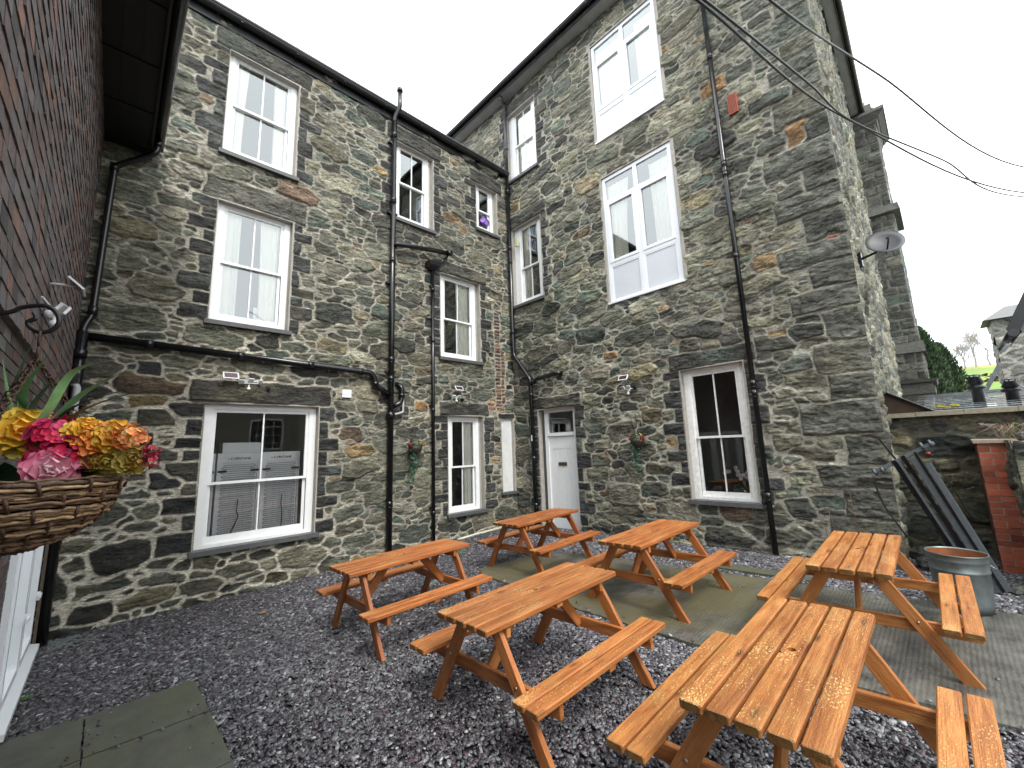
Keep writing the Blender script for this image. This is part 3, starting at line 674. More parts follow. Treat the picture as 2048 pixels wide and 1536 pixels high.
gable = masonry('stone_wall', 9.2, BZ1-BZ0, 0.03*QUAL, (X0, YC, BZ0), GU, GN, [], [], seed=31, parent=block, relief=1.25, mortar=(0.36, 0.34, 0.27), edge=('left', -0.02),
    sizes=[(0.22, 0.36, 0.09, 0.16, 3, 0.05), (0.12, 0.22, 0.06, 0.1, 9, 0.06), (0.07, 0.12, 0.035, 0.06, 18, 0.1)])

# ------------------------------------------------------------ windows
class Fr:
    """local frame on a wall: u along, n outward, z up"""
    def __init__(s, o, U, Nn): s.o = Vector(o); s.U = Vector(U); s.N = Vector(Nn)
    def p(s, u, n, z): return s.o + s.U*u + s.N*n + Vector((0, 0, z))
FA = Fr((0, Y0, 0), (1, 0, 0), (0, -1, 0))
FB = Fr((X0, 0, 0), (0, -1, 0), (-1, 0, 0))     # u = -y
def fbox(mb, F, u0, u1, n0, n1, z0, z1, col=(1, 1, 1)):
    c = [F.p(u0, n0, z0), F.p(u1, n0, z0), F.p(u1, n1, z0), F.p(u0, n1, z0), F.p(u0, n0, z1), F.p(u1, n0, z1), F.p(u1, n1, z1), F.p(u0, n1, z1)]
    if F.U.cross(F.N).z < 0: c = [c[3], c[2], c[1], c[0], c[7], c[6], c[5], c[4]]
    mb.hexa(c, col)
def frame4(mb, F, u0, u1, z0, z1, w, n0, n1, wb=None, wt=None):
    wb = w if wb is None else wb; wt = w if wt is None else wt
    fbox(mb, F, u0, u0+w, n0, n1, z0, z1); fbox(mb, F, u1-w, u1, n0, n1, z0, z1)
    fbox(mb, F, u0+w, u1-w, n0, n1, z0, z0+wb); fbox(mb, F, u0+w, u1-w, n0, n1, z1-wt, z1)
def pane(F, u0, u1, z0, z1, n, parent, mat='glass', name='pane'):
    mb = MB(); mb.add([F.p(u0, n, z0), F.p(u1, n, z0), F.p(u1, n, z1), F.p(u0, n, z1)], [(0, 1, 2, 3)])
    o = mb.build(name, M[mat], parent); return o
def curtain(F, u0, u1, z0, z1, n, parent, folds=6, amp=0.035, taper=0.0, seed=0, side=0, mat='curtain'):
    """pleated cloth; taper pulls the lower half towards one side"""
    r = random.Random(seed); nu = folds*10; nz_ = 14; vs = []; fs = []
    ph = [r.uniform(0, 6) for _ in range(3)]
    for j in range(nz_+1):
        t = j/nz_; z = z1+(z0-z1)*t
        k = 1-taper*math.sin(min(1, t*1.15)*PI/2)
        for i in range(nu+1):
            s = i/nu; uu = (s*k if side <= 0 else 1-(1-s)*k)
            w = math.sin(s*folds*2*PI + 0.7*math.sin(ph[0]+s*5+t)) * amp*(0.55+0.45*math.sin(ph[1]+s*7)) * (0.6+0.5*t)
            vs.append(F.p(u0+(u1-u0)*uu, n+w, z))
    for j in range(nz_):
        for i in range(nu):
            a = j*(nu+1)+i; fs.append((a, a+1, a+nu+2, a+nu+1))
    return MB().add(vs, fs, smooth=True).build('curtain', M[mat], parent)
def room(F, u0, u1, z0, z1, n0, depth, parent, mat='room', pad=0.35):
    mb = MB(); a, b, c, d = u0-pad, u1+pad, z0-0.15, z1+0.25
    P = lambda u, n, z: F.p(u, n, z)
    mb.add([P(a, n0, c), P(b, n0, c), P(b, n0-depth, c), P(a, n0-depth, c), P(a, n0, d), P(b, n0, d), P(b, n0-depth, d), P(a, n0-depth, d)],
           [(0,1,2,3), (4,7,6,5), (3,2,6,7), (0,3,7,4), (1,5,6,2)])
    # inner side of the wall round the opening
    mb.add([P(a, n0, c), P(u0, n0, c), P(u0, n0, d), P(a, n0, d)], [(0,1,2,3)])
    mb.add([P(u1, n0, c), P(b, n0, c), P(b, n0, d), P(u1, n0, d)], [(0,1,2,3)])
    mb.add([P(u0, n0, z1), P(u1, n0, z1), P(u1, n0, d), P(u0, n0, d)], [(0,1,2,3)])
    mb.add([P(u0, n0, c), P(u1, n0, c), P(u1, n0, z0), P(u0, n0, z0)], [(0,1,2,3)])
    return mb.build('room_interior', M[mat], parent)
def reveal(F, u0, u1, z0, z1, depth, parent, out=0.004, wl=0.03, wr=0.03, wt=0.02):
    """rendered lining of the opening, with a narrow rendered margin on the wall face"""
    mb = MB()
    fbox(mb, F, u0-wl, u0+0.004, -depth, out+0.012, z0, z1+wt); fbox(mb, F, u1-0.004, u1+wr, -depth, out+0.012, z0, z1+wt)
    fbox(mb, F, u0+0.004, u1-0.004, -depth, out+0.010, z1-0.004, z1+wt)
    return mb.build('reveal', M['render'], parent)

def sash_window(F, fu0, fu1, fz0, fz1, op, parent, mid=0.5, curtains=(), sill=True, bars=1, mat='white', rmat='room', label=None, fw=0.085, stile=0.045, wl=0.0, wr=0.03, sillp=0.09, roomd=0.9, botrail=0.085):
    """F frame; fu/fz outer frame extents at depth WD; op = opening (u0,u1,z0,z1)"""
    mb = MB(); frame4(mb, F, fu0, fu1, fz0, fz1, fw, -WD-0.09, -WD, wb=0.06, wt=0.075)
    # staff bead
    frame4(mb, F, fu0+fw, fu1-fw, fz0+0.06, fz1-0.075, 0.012, -WD-0.03, -WD-0.008)
    fbox(mb, F, op[0]-0.01, fu0+0.001, -WD-0.088, -WD-0.002, op[2]-0.01, op[3]+0.01) if op[0] < fu0 else None
    if op[2] < fz0: fbox(mb, F, fu0, fu1, -WD-0.086, -WD-0.003, op[2]-0.01, fz0+0.001)
    w = mb.build('window', M[mat], parent)
    if label: w['label'] = label
    if op[1] > fu1: 
        g = MB(); fbox(g, F, fu1-0.001, op[1]+0.01, -WD-0.086, -WD-0.001, op[2]-0.01, op[3]+0.01); g.build('reveal', M['render'], w)
    a, b = fu0+fw+0.012, fu1-fw-0.012; lo, hi = fz0+0.06, fz1-0.087
    zm = lo+(hi-lo)*mid
    up = MB(); frame4(up, F, a, b, zm-0.02, hi, stile, -WD-0.065, -WD-0.025, wb=0.04, wt=stile)
    lw = MB(); frame4(lw, F, a, b, lo, zm+0.02, stile, -WD-0.105, -WD-0.0655, wb=botrail, wt=0.04)
    for i in range(1, bars+1):
        u = a+(b-a)*i/(bars+1)
        fbox(up, F, u-0.011, u+0.011, -WD-0.06, -WD-0.03, zm+0.02, hi-stile); fbox(lw, F, u-0.011, u+0.011, -WD-0.10, -WD-0.07, lo+botrail, zm-0.02)
    up.build('sash', M[mat], w); lw.build('sash', M[mat], w)
    gm_ = 'glass_low' if fz1 < 4 else 'glass'; pane(F, a+0.02, b-0.02, zm, hi-0.02, -WD-0.045, w, gm_); pane(F, a+0.02, b-0.02, lo+0.05, zm, -WD-0.085, w, gm_)
    for i, c in enumerate(curtains):
        cu0, cu1 = a+(b-a)*c[0], a+(b-a)*c[1]
        curtain(F, cu0, cu1, lo-0.02, hi+0.02, -WD-0.140, w, amp=0.022, folds=c[2], taper=c[3], side=c[4], seed=i+int(fz0*10)+int(abs(fu0)*7))
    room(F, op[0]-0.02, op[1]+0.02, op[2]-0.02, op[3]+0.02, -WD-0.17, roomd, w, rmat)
    reveal(F, op[0], op[1], op[2], op[3], WD+0.17, w, wl=wl, wr=wr)
    if sill:
        s = MB(); ex = 0.05
        fbox(s, F, op[0]-ex, op[1]+ex+0.01, -WD-0.02, sillp, op[2]-0.065, op[2]+0.004); s.build('sill', M['sill'], w)
    return w
def winA(k, **kw):
    x0, x1, z0, z1 = A_WIN[k]; o = opA[list(A_WIN).index(k)]
    return sash_window(FA, scA(x0), scA(x1), szA(z0), szA(z1), (o[0]+AX0, o[1]+AX0, o[2]+AZ0, o[3]+AZ0), wing, **kw)
def winB(k, **kw):
    y0, y1, z0, z1 = B_WIN[k]; o = opB[list(B_WIN).index(k)]
    return sash_window(FB, -scB(y1), -scB(y0), szB(z0), szB(z1), (o[0]-BY1, o[1]-BY1, o[2]+BZ0, o[3]+BZ0), block, **kw)
winA('A1', curtains=[(0.0, 0.26, 3, 0.2, -1), (0.72, 1.0, 3, 0.1, 1)])
winA('A2', curtains=[(0.0, 0.30, 3, 0.0, -1), (0.62, 1.0, 4, 0.1, 1)])
winA('A3', mid=0.44, rmat='roomlight', fw=0.10, roomd=3.2, wl=0.0, wr=0.02, botrail=0.11)
winA('A4', mid=0.5, curtains=[])
winA('A5', mid=0.45, fw=0.07, bars=0)
winA('A6', mid=0.47, curtains=[(0.0, 0.16, 2, 0.1, -1), (0.52, 1.0, 5, 0.08, 1)], wr=0.05)
winA('A7', mid=0.47, curtains=[(0.62, 1.0, 3, 0.0, 1)], wr=0.05)
winB('B3', mid=0.47, mat='peel', wl=0.02, wr=0.03, label='ground-floor sash window with flaking white paint')
winB('B4', mid=0.48, curtains=[(0.0, 0.6, 5, 0.05, -1), (0.62, 1.0, 4, 0.0, 1)], wl=0.06, fw=0.10)
winB('B5', mid=0.45, curtains=[(0.0, 0.45, 4, 0.0, -1), (0.72, 1.0, 3, 0.5, 1)], wl=0.06, fw=0.10)

def casement(k, label, cur):
    y0, y1, z0, z1 = B_WIN[k]; o = opB[list(B_WIN).index(k)]; op = (o[0]-BY1, o[1]-BY1, o[2]+BZ0, o[3]+BZ0)
    F = FB; u0, u1 = -y1-0.002, -y0-0.002; D = -0.02
    H = z1-z0; zt = z0+H*0.295; zl = z0+H*0.80; um = (u0+u1)/2-0.0
    mb = MB(); frame4(mb, F, u0, u1, z0, z1, 0.075, D-0.07, D, wb=0.05)
    fbox(mb, F, um-0.045, um+0.045, D-0.068, D-0.002, z0+0.05, z1-0.075)
    for s in ((u0+0.075, um-0.045), (um+0.045, u1-0.075)): fbox(mb, F, s[0], s[1], D-0.068, D-0.002, zt-0.04, zt+0.04)
    w = mb.build('window', M['upvc'], block); w['label'] = label
    for (a, b) in ((u0+0.075, um-0.045), (um+0.045, u1-0.075)):
        s = MB(); fbox(s, F, a, b, D-0.05, D+0.004, zl-0.03, zl+0.03)
        frame4(s, F, a, b, zt+0.04, zl-0.03, 0.062, D-0.05, D+0.012); s.build('sash', M['upvc'], w)
        pane(F, a+0.02, b-0.02, zt+0.06, zl-0.05, D-0.03, w); pane(F, a, b, zl+0.03, z1-0.075, D-0.03, w)
        s = MB(); fbox(s, F, a+0.012, b-0.012, D-0.03, D-0.018, z0+0.062, zt-0.052); s.build('panel', M['panel'], w)
        s = MB(); frame4(s, F, a, b, z0+0.05, zt-0.04, 0.030, D-0.016, D-0.006); s.build('bead', M['upvc'], w)
    for i, c in enumerate(cur):
        curtain(F, u0+0.06+(u1-u0-0.12)*c[0], u0+0.06+(u1-u0-0.12)*c[1], zt-0.05, z1-0.17, D-0.11, w, amp=0.025, folds=c[2], taper=c[3], side=c[4], seed=i+40)
    room(F, op[0]-0.02, op[1]+0.02, op[2], op[3], D-0.16, 1.0, w)
    reveal(F, op[0], op[1], op[2], op[3], 0.18, w, wl=0.05, wr=0.06, wt=0.03)
    s = MB(); fbox(s, F, u0-0.03, u1+0.03, D-0.03, 0.045, op[2]-0.012, op[2]+0.022); s.build('sill', M['upvc'], w)
casement('B1', 'upper tall casement window with two pale panels below the panes', [(0.0, 0.44, 8, 0.02, -1), (0.68, 1.0, 7, 0.02, 1)])
casement('B2', 'middle-floor tall casement window with two pale panels below the panes', [(0.0, 0.36, 5, 0.25, -1), (0.68, 1.0, 5, 0.05, 1)])

# door
def door():
    y0, y1, z0, z1 = DOOR; o = opB[5]; op = (o[0]-BY1, o[1]-BY1, o[2]+BZ0, o[3]+BZ0)
    F = FB; u0, u1 = -scB(y1), -scB(y0); z1 = szB(z1); zt = szB(zB(2.14))
    mb = MB(); fw = 0.10
    fbox(mb, F, u0, u0+fw, -WD-0.09, -WD, z0, z1); fbox(mb, F, u1-0.05, u1, -WD-0.09, -WD, z0, z1); fbox(mb, F, u0+fw, u1-0.05, -WD-0.09, -WD, z1-0.08, z1)
    fbox(mb, F, u0+fw, u1-0.05, -WD-0.088, -WD+0.012, zt-0.03, zt+0.05)
    d = mb.build('door_frame', M['white'], block)
    a, b = u0+fw+0.004, u1-0.054
    l = MB(); zb, ztt = z0+0.02, zt-0.034; n1 = -WD-0.03
    fbox(l, F, a, b, n1-0.04, n1-0.012, zb, ztt)
    fbox(l, F, a, a+0.11, n1-0.011, n1, zb, ztt); fbox(l, F, b-0.09, b, n1-0.011, n1, zb, ztt)
    fbox(l, F, a+0.11, b-0.09, n1-0.011, n1, zb, zb+0.62); fbox(l, F, a+0.11, b-0.09, n1-0.011, n1, ztt-0.30, ztt)
    nb = 4
    for i in range(nb):
        s0 = a+0.11+(b-a-0.20)*i/nb; s1 = a+0.11+(b-a-0.20)*(i+1)/nb
        fbox(l, F, s0+0.006, s1-0.006, n1-0.012, n1-0.004, zb+0.625, ztt-0.305)
    dd = l.build('door', M['white'], block); dd['label'] = 'white plank-panelled door with a brass letter slot'
    s = MB(); fbox(s, F, (a+b)/2-0.12, (a+b)/2+0.12, n1-0.005, n1+0.014, zb+1.42, zb+1.50); s.build('letter_box', simple('tarnished_brass', (0.12, 0.085, 0.06), 0.45, metal=0.6), dd)
    pane(F, u0+fw, u1-0.05, zt+0.05, z1-0.08, -WD-0.05, d)
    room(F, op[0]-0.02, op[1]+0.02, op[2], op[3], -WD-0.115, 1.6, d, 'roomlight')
    reveal(F, op[0], op[1], op[2], op[3], WD+0.01, d, wl=0.05, wr=0.01)
    s = MB(); fbox(s, F, op[0], op[1], -WD-0.1, 0.05, -0.14, -0.015); s.build('doorstep', M['sill'], d)
door()
# bricked-up slit next to the inner corner, whitewashed
mb = MB(); fbox(mb, FA, NICHE[0]-0.03, NICHE[1]+0.03, -0.10, -0.06, NICHE[2]-0.02, NICHE[3]+0.03); nb = mb.build('blocked_opening', M['whitewash'], wing)
mb = MB(); fbox(mb, FA, NICHE[1]-0.004, NICHE[1]+0.045, -0.06, 0.014, NICHE[2], NICHE[3]); fbox(mb, FA, NICHE[0]-0.02, NICHE[0]+0.004, -0.06, 0.01, NICHE[2], NICHE[3]); mb.build('reveal', M['render'], nb)
mb = MB(); fbox(mb, FA, NICHE[0]-0.07, NICHE[1]+0.09, -0.06, 0.08, NICHE[2]-0.055, NICHE[2]+0.003); mb.build('sill', M['sill'], nb)

# ------------------------------------------------------------ roofs, gutters, soffits
# wing: gutter just under the slates
def gutter(mb, F, u0, u1, n, z, r=0.065):
    seg = 8; vs = []; fs = []
    for u in (u0, u1):
        for k in range(seg+1):
            a = PI+PI*k/seg; vs.append(F.p(u, n+math.cos(a)*r, z+math.sin(a)*r))
        for k in range(seg+1):
            a = 2*PI-PI*k/seg; vs.append(F.p(u, n+math.cos(a)*(r-0.008), z+math.sin(a)*(r-0.008)))
    m = 2*(seg+1)
    for k in range(m): fs.append((k, (k+1) % m, m+(k+1) % m, m+k))
    fs += [tuple(range(m-1, -1, -1)), tuple(range(m, 2*m))]
    mb.add(vs, fs, smooth=False)
mb = MB(); gutter(mb, FA, -0.6, 7.42, 0.12, 9.53, 0.075)
for i in range(9):
    u = 0.1+i*0.9; fbox(mb, FA, u-0.015, u+0.015, 0.0, 0.20, 9.44, 9.458)
mb.tube([FA.p(-0.6, 0.2, 9.535), FA.p(7.42, 0.2, 9.535)], 0.011, 6)
mb.build('gutter', M['gutter'], wing)
mb = MB(); fbox(mb, FA, -0.6, 7.46, -0.02, 0.035, 9.32, 9.60); mb.build('fascia', M['gutter'], wing)
mb = MB()
mb.add([FA.p(-0.8, 0.16, 9.62), FA.p(7.47, 0.16, 9.62), FA.p(7.47, -3.6, 11.3), FA.p(-0.8, -3.6, 11.3), FA.p(-0.8, 0.16, 9.605), FA.p(7.47, 0.16, 9.605), FA.p(7.47, -3.6, 11.28), FA.p(-0.8, -3.6, 11.28)],
       [(0,1,2,3), (7,6,5,4), (0,4,5,1), (1,5,6,2), (2,6,7,3), (3,7,4,0)])
mb.build('roof', M['slate'], wing)
# tall block: boxed eaves
EB = 0.34
mb = MB(); fbox(mb, FB, -10.6, -YC+0.45, -0.10, EB, 11.97, 11.995); mb.build('soffit', M['soffit'], block)
mb = MB(); fbox(mb, FB, -10.6, -YC+0.45, EB, EB+0.022, 11.93, 12.10); mb.build('fascia', M['gutter'], block)
mb = MB(); gutter(mb, FB, -10.6, -YC+0.5, EB+0.09, 12.09, 0.065)
for i in range(12): fbox(mb, FB, -10.4+i*0.85, -10.37+i*0.85, EB+0.02, EB+0.15, 12.015, 12.03)
mb.tube([FB.p(-10.6, EB+0.155, 12.095), FB.p(-YC+0.5, EB+0.155, 12.095)], 0.010, 6)
mb.build('gutter', M['gutter'], block)
FG = Fr((-X0*GU[0], YC-X0*GU[1], 0), GU, GN); FG.o = Vector((X0, YC, 0))-FG.U*X0
mb = MB(); fbox(mb, FG, X0-EB+0.002, 16.5, -0.05, 0.25, 11.972, 11.997); mb.build('soffit', M['soffit'], block)
mb = MB(); fbox(mb, FG, X0-EB+0.03, 16.5, 0.25, 0.275, 11.90, 12.11); fbox(mb, FG, X0-0.1, 16.5, 0.005, 0.06, 11.86, 11.97); fbox(mb, FG, 16.78, 16.84, 0.0, 0.27, 11.80, 12.1); mb.build('fascia', M['gutter'], block)
mb = MB(); gutter(mb, FG, X0-EB, 16.6, 0.335, 12.10, 0.065); mb.build('gutter', M['gutter'], block)
mb = MB()   # hipped slate roof
e = [(X0-EB-0.06, YC-0.36, 12.16), (17.2, YC-0.16, 12.16), (17.2, 10.6, 12.16), (X0-EB-0.06, 10.6, 12.16)]
t = [(11.2, 4.6, 15.0), (13.5, 4.6, 15.0), (13.5, 10.6, 15.0), (11.2, 10.6, 15.0)]
mb.add([Vector(q) for q in e+t]+[Vector(q)-Vector((0, 0, 0.03)) for q in e], [(0,1,5,4), (1,2,6,5), (3,0,4,7), (4,5,6,7), (0,8,9,1), (1,9,10,2), (3,11,8,0), (8,11,10,9), (2,10,11,3), (2,3,7,6)])
mb.build('roof', M['slate'], block)
# upstand in the valley between the two (lead flashing)
mb = MB(); fbox(mb, FB, -10.4, -7.85, 0.0, 0.03, 9.64, 9.86)
mb.build('flashing', simple('lead_flashing', (0.07, 0.072, 0.078), 0.5, noise=0.3, nscale=5), block)

# ------------------------------------------------------------ pipes
def collars(mb, pts, r, zs):
    for z in zs:
        for i in range(len(pts)-1):
            a, b = Vector(pts[i]), Vector(pts[i+1])
            if min(a.z, b.z) <= z <= max(a.z, b.z) and abs(a.z-b.z) > 0.3:
                t = (z-a.z)/(b.z-a.z); c = a+(b-a)*t
                mb.tube([c-Vector((0, 0, 0.055)), c+Vector((0, 0, 0.055))], r*1.12, 12); mb.tube([c-Vector((0, 0, 0.062)), c-Vector((0, 0, 0.050))], r*1.2, 12); break
def lugs(mb, F, u, zs, r, n):
    for z in zs: fbox(mb, F, u-r*1.9, u+r*1.9, 0.0, n, z-0.02, z+0.02)
r1 = 0.058
# soil stack
mb = MB(); pts = [FA.p(3.94, 0.11, 0.0), FA.p(3.94, 0.11, 9.22)]
mb.tube(pts, r1, 14); collars(mb, pts, r1, [0.9, 2.62, 3.35, 3.75, 5.9, 7.3, 8.9]); lugs(mb, FA, 3.94, [3.5, 5.4, 7.0, 8.7], r1, 0.1)
mb.tube(elbow([FA.p(3.94, 0.11, 9.2), FA.p(3.94, 0.11, 9.33), FA.p(4.02, 0.2, 9.6), FA.p(4.02, 0.2, 10.0)], 0.07), r1*0.95, 12)
mb.tube([FA.p(4.02, 0.2, 9.98), FA.p(4.02, 0.2, 10.06)], r1*1.15, 12)
mb.lathe(FA.p(3.94, 0.11, 2.60), [(r1*1.35, -0.05), (r1*1.6, -0.02), (r1*1.6, 0.03), (r1*1.35, 0.06), (r1, 0.08)], 14)
mb.tube(elbow([FA.p(3.97, 0.11, 2.78), FA.p(4.14, 0.13, 2.86), FA.p(4.17, 0.13, 3.0), FA.p(4.17, 0.13, 3.2), FA.p(4.10, 0.0, 3.27)], 0.07), 0.052, 12)
mb.tube([FA.p(4.17, 0.13, 2.98), FA.p(4.17, 0.13, 3.06)], 0.06, 12)
sp = mb.build('soil_pipe', M['black'], wing)
mb = MB(); mb.tube(elbow([FA.p(4.19, 0.02, 2.98), FA.p(4.22, 0.10, 2.95), FA.p(4.22, 0.10, 2.68), FA.p(3.99, 0.11, 2.62)], 0.05), 0.021, 10); mb.build('waste_pipe', M['greyplastic'], wing)
# long fall pipe across the wing
mb = MB(); pts = elbow([FA.p(-0.42, 0.10, 3.55), FA.p(3.55, 0.11, 3.43), FA.p(3.62, 0.11, 3.18), FA.p(3.92, 0.11, 3.02)], 0.10)
mb.tube(pts, 0.056, 14)
for u in (0.25, 1.35, 2.4, 3.3):
    z = 3.55-(u+0.42)*0.12/3.97; mb.tube([FA.p(u-0.05, 0.1, z), FA.p(u+0.05, 0.1, z)], 0.066, 12); fbox(mb, FA, u+0.3, u+0.34, 0.0, 0.11, z-0.075, z-0.05)
mb.tube([FA.p(3.6, 0.11, 3.26), FA.p(3.62, 0.11, 3.18)], 0.068, 12)
mb.build('fall_pipe', M['black'], wing)
# downpipe at the left end
mb = MB(); p = elbow([FA.p(0.10, 0.30, 6.55), FA.p(0.10, 0.30, 6.35), FA.p(-0.32, 0.10, 6.05), FA.p(-0.32, 0.10, 5.85), FA.p(-0.34, 0.10, 3.85), FA.p(-0.40, 0.12, 3.68), FA.p(-0.41, 0.13, 3.5)], 0.08)
mb.tube(p, 0.040, 12); mb.tube([FA.p(-0.32, 0.10, 5.98), FA.p(-0.32, 0.10, 6.08)], 0.05, 12); mb.tube([FA.p(-0.34, 0.10, 3.84), FA.p(-0.34, 0.10, 3.96)], 0.05, 12); mb.tube([FA.p(0.10, 0.30, 6.45), FA.p(0.10, 0.30, 6.55)], 0.05, 12)
mb.build('downpipe', M['black'], wing)
mb = MB(); mb.tube([FA.p(-0.405, 0.14, 3.6), FA.p(-0.405, 0.14, -0.3)], 0.062, 14); fbox(mb, FA, -0.43, -0.28, 0.03, 0.24, 2.62, 2.86)
for z in (3.3, 1.0): mb.tube([FA.p(-0.405, 0.14, z-0.05), FA.p(-0.405, 0.14, z+0.05)], 0.072, 14)
mb.build('soil_pipe', M['black'], wing)
# hopper pipe
mb = MB(); mb.tube([FA.p(4.95, 0.08, 0.0), FA.p(4.95, 0.08, 6.0)], 0.038, 12)
for z in (0.6, 2.75, 4.3, 5.5): mb.tube([FA.p(4.95, 0.08, z-0.04), FA.p(4.95, 0.08, z+0.04)], 0.047, 12); lugs(mb, FA, 4.95, [z+0.1], 0.03, 0.07)
mb.build('downpipe', M['black'], wing)
mb = MB(); c = []
for (w, d, z) in ((0.16, 0.13, 6.16), (0.16, 0.13, 6.06), (0.07, 0.06, 5.97)):
    c += [FA.p(4.95-w, 0.005, z), FA.p(4.95+w, 0.005, z), FA.p(4.95+w*0.9, 0.005+d*1.5, z), FA.p(4.95-w*0.9, 0.005+d*1.5, z)]
mb.add(c, [(3,2,1,0), (0,1,5,4), (1,2,6,5), (2,3,7,6), (3,0,4,7), (4,5,9,8), (5,6,10,9), (6,7,11,10), (7,4,8,11), (8,9,10,11)]); mb.build('hopper_head', M['black'], wing)
mb = MB(); mb.tube([FA.p(3.97, 0.14, 6.22), FA.p(4.0, 0.16, 6.28), FA.p(5.36, 0.16, 6.49)], 0.052, 12); mb.tube([FA.p(5.30, 0.16, 6.48), FA.p(5.42, 0.16, 6.50)], 0.066, 12)
mb.tube([FA.p(5.36, 0.10, 6.44), FA.p(5.1, 0.1, 6.14)], 0.022, 8); mb.build('waste_pipe', M['black'], wing)
# corner downpipe, on the tall block
cy = 7.62
mb = MB(); mb.tube([FB.p(-7.68, 0.10, 11.82), FB.p(-7.68, 0.10, 9.5)], 0.045, 12); mb.tube([FB.p(-7.68, 0.1, 10.3), FB.p(-7.68, 0.1, 10.4)], 0.056, 12); mb.tube([FB.p(-7.68, 0.10, 11.8), FB.p(-7.68, 0.30, 11.95)], 0.045, 10)
mb.build('downpipe', M['fadedpipe'], block)
mb = MB(); p = elbow([FB.p(-7.68, 0.10, 9.56), FB.p(-7.68, 0.10, 4.28), FB.p(-7.12, 0.09, 3.55), FB.p(-7.10, 0.09, 0.0)], 0.10)
mb.tube(p, 0.052, 14); collars(mb, [FB.p(-7.68, 0.1, 9.56), FB.p(-7.68, 0.1, 4.3)], 0.052, [9.0, 7.3, 6.9, 4.9]); collars(mb, [FB.p(-7.1, 0.09, 3.5), FB.p(-7.1, 0.09, 0)], 0.052, [3.15, 1.6, 0.5])
mb.tube(elbow([FB.p(-7.12, 0.10, 3.42), FB.p(-6.85, 0.13, 3.52), FB.p(-6.22, 0.12, 3.58), FB.p(-6.16, 0.0, 3.58)], 0.06), 0.052, 12); mb.tube([FB.p(-7.0, 0.12, 3.46), FB.p(-6.93, 0.125, 3.49)], 0.062, 12)
mb.build('soil_pipe', M['black'], block)
mb = MB(); fbox(mb, FB, -7.115, -7.085, 0.142, 0.146, 2.02, 2.16); mb.build('pipe_label', M['white'], block)
# right downpipe
mb = MB(); mb.tube([FB.p(-2.09, 0.08, 0.0), FB.p(-2.12, 0.08, 11.85)], 0.042, 12); collars(mb, [FB.p(-2.09, 0.08, 0.0), FB.p(-2.12, 0.08, 11.8)], 0.042, [1.0, 2.62, 2.78, 5.0, 6.55, 6.75, 9.0, 10.4])
mb.tube([FB.p(-2.12, 0.08, 11.8), FB.p(-2.12, EB+0.05, 12.05)], 0.042, 10); mb.build('downpipe', M['black'], block)
# vents behind the eaves
mb = MB(); mb.tube([Vector((7.9, 8.25, 12.2)), Vector((7.9, 8.25, 13.1))], 0.055, 10); mb.tube([Vector((7.9, 8.25, 13.02)), Vector((7.9, 8.25, 13.12))], 0.068, 10); mb.build('vent_pipe', M['fadedpipe'], block)
# terracotta air brick
mb = MB(); fbox(mb, FB, -yB(1.91), -yB(1.76), 0.0, 0.075, zB(7.58), zB(7.95))
tb = simple('terracotta', (0.33, 0.07, 0.035), 0.7, noise=0.25, nscale=30, bump=0.3); ab = mb.build('air_brick', tb, block)
mb = MB()
for i in range(6):
    for j in range(12):
        u = -yB(1.91)+0.012+i*0.0225; z = zB(7.58)+0.014+j*0.030; fbox(mb, FB, u, u+0.013, 0.073, 0.0765, z, z+0.019)
mb.build('grille_holes', simple('grille_dark', (0.03, 0.012, 0.01), 0.9), ab)
# waste conduit along the foot of the wing
mb = MB(); mb.tube([FA.p(5.55, 0.08, -0.05), FA.p(6.0, 0.09, -0.02), FA.p(7.3, 0.07, 0.02)], 0.032, 10); mb.build('waste_pipe', simple('cream_plastic', (0.55, 0.52, 0.42), 0.5, noise=0.15), wing)
mb = MB(); fbox(mb, FB, -7.50, -7.42, 0.0, 0.07, 7.28, 7.52); mb.build('wall_box', simple('cream_box', (0.5, 0.48, 0.3), 0.5), block)

# ------------------------------------------------------------ ground
def rough_edge(poly, amp, step=0.07, seed=1):
    rr = random.Random(seed); out = []
    for i in range(len(poly)):
        a, b = Vector(poly[i]), Vector(poly[(i+1) % len(poly)]); n = max(1, int((b-a).length/step)); nn = Vector((-(b-a).y, (b-a).x)).normalized()
        for k in range(n):
            q = a+(b-a)*(k/n)+nn*rr.uniform(-amp, amp)*(0.5 if k == 0 else 1); out.append((q.x, q.y))
    return out
def sheet(name, poly, z_off, mat, thick=0.0, parent=None, kind='structure', sub=None):
    """flat polygon lying on the sloping yard"""
    mb = MB(); top = [Vector((x, y, gz(x, y)+z_off)) for x, y in poly]; n = len(top)
    if thick > 0:
        bot = [p-Vector((0, 0, thick)) for p in top]
        mb.add(top+bot, [tuple(range(n)), tuple(range(2*n-1, n-1, -1))]+[(i, n+i, n+(i+1) % n, (i+1) % n) for i in range(n)])
    else: mb.add(top, [tuple(range(n))])
    o = mb.build(name, mat, parent)
    if kind: o['kind'] = kind
    return o
M['subsoil'] = ground_material('damp_slate_bed', (0.012, 0.011, 0.013), (0.035, 0.031, 0.036), 18, 0.7, 0.2, 0.01)
M['turf'] = simple('far_turf', (0.045, 0.075, 0.018), 0.95, noise=0.3, nscale=0.2)
M['pad'] = ground_material('wet_mossy_concrete', (0.045, 0.046, 0.041), (0.165, 0.160, 0.135), 5.5, 0.6, 0.36, 0.014, ribs=True, moss=(0.118, 0.104, 0.050), mossy=True)
M['padwet'] = ground_material('wet_dark_concrete', (0.026, 0.028, 0.027), (0.125, 0.126, 0.112), 7, 0.45, 0.30, 0.016, ribs=True)
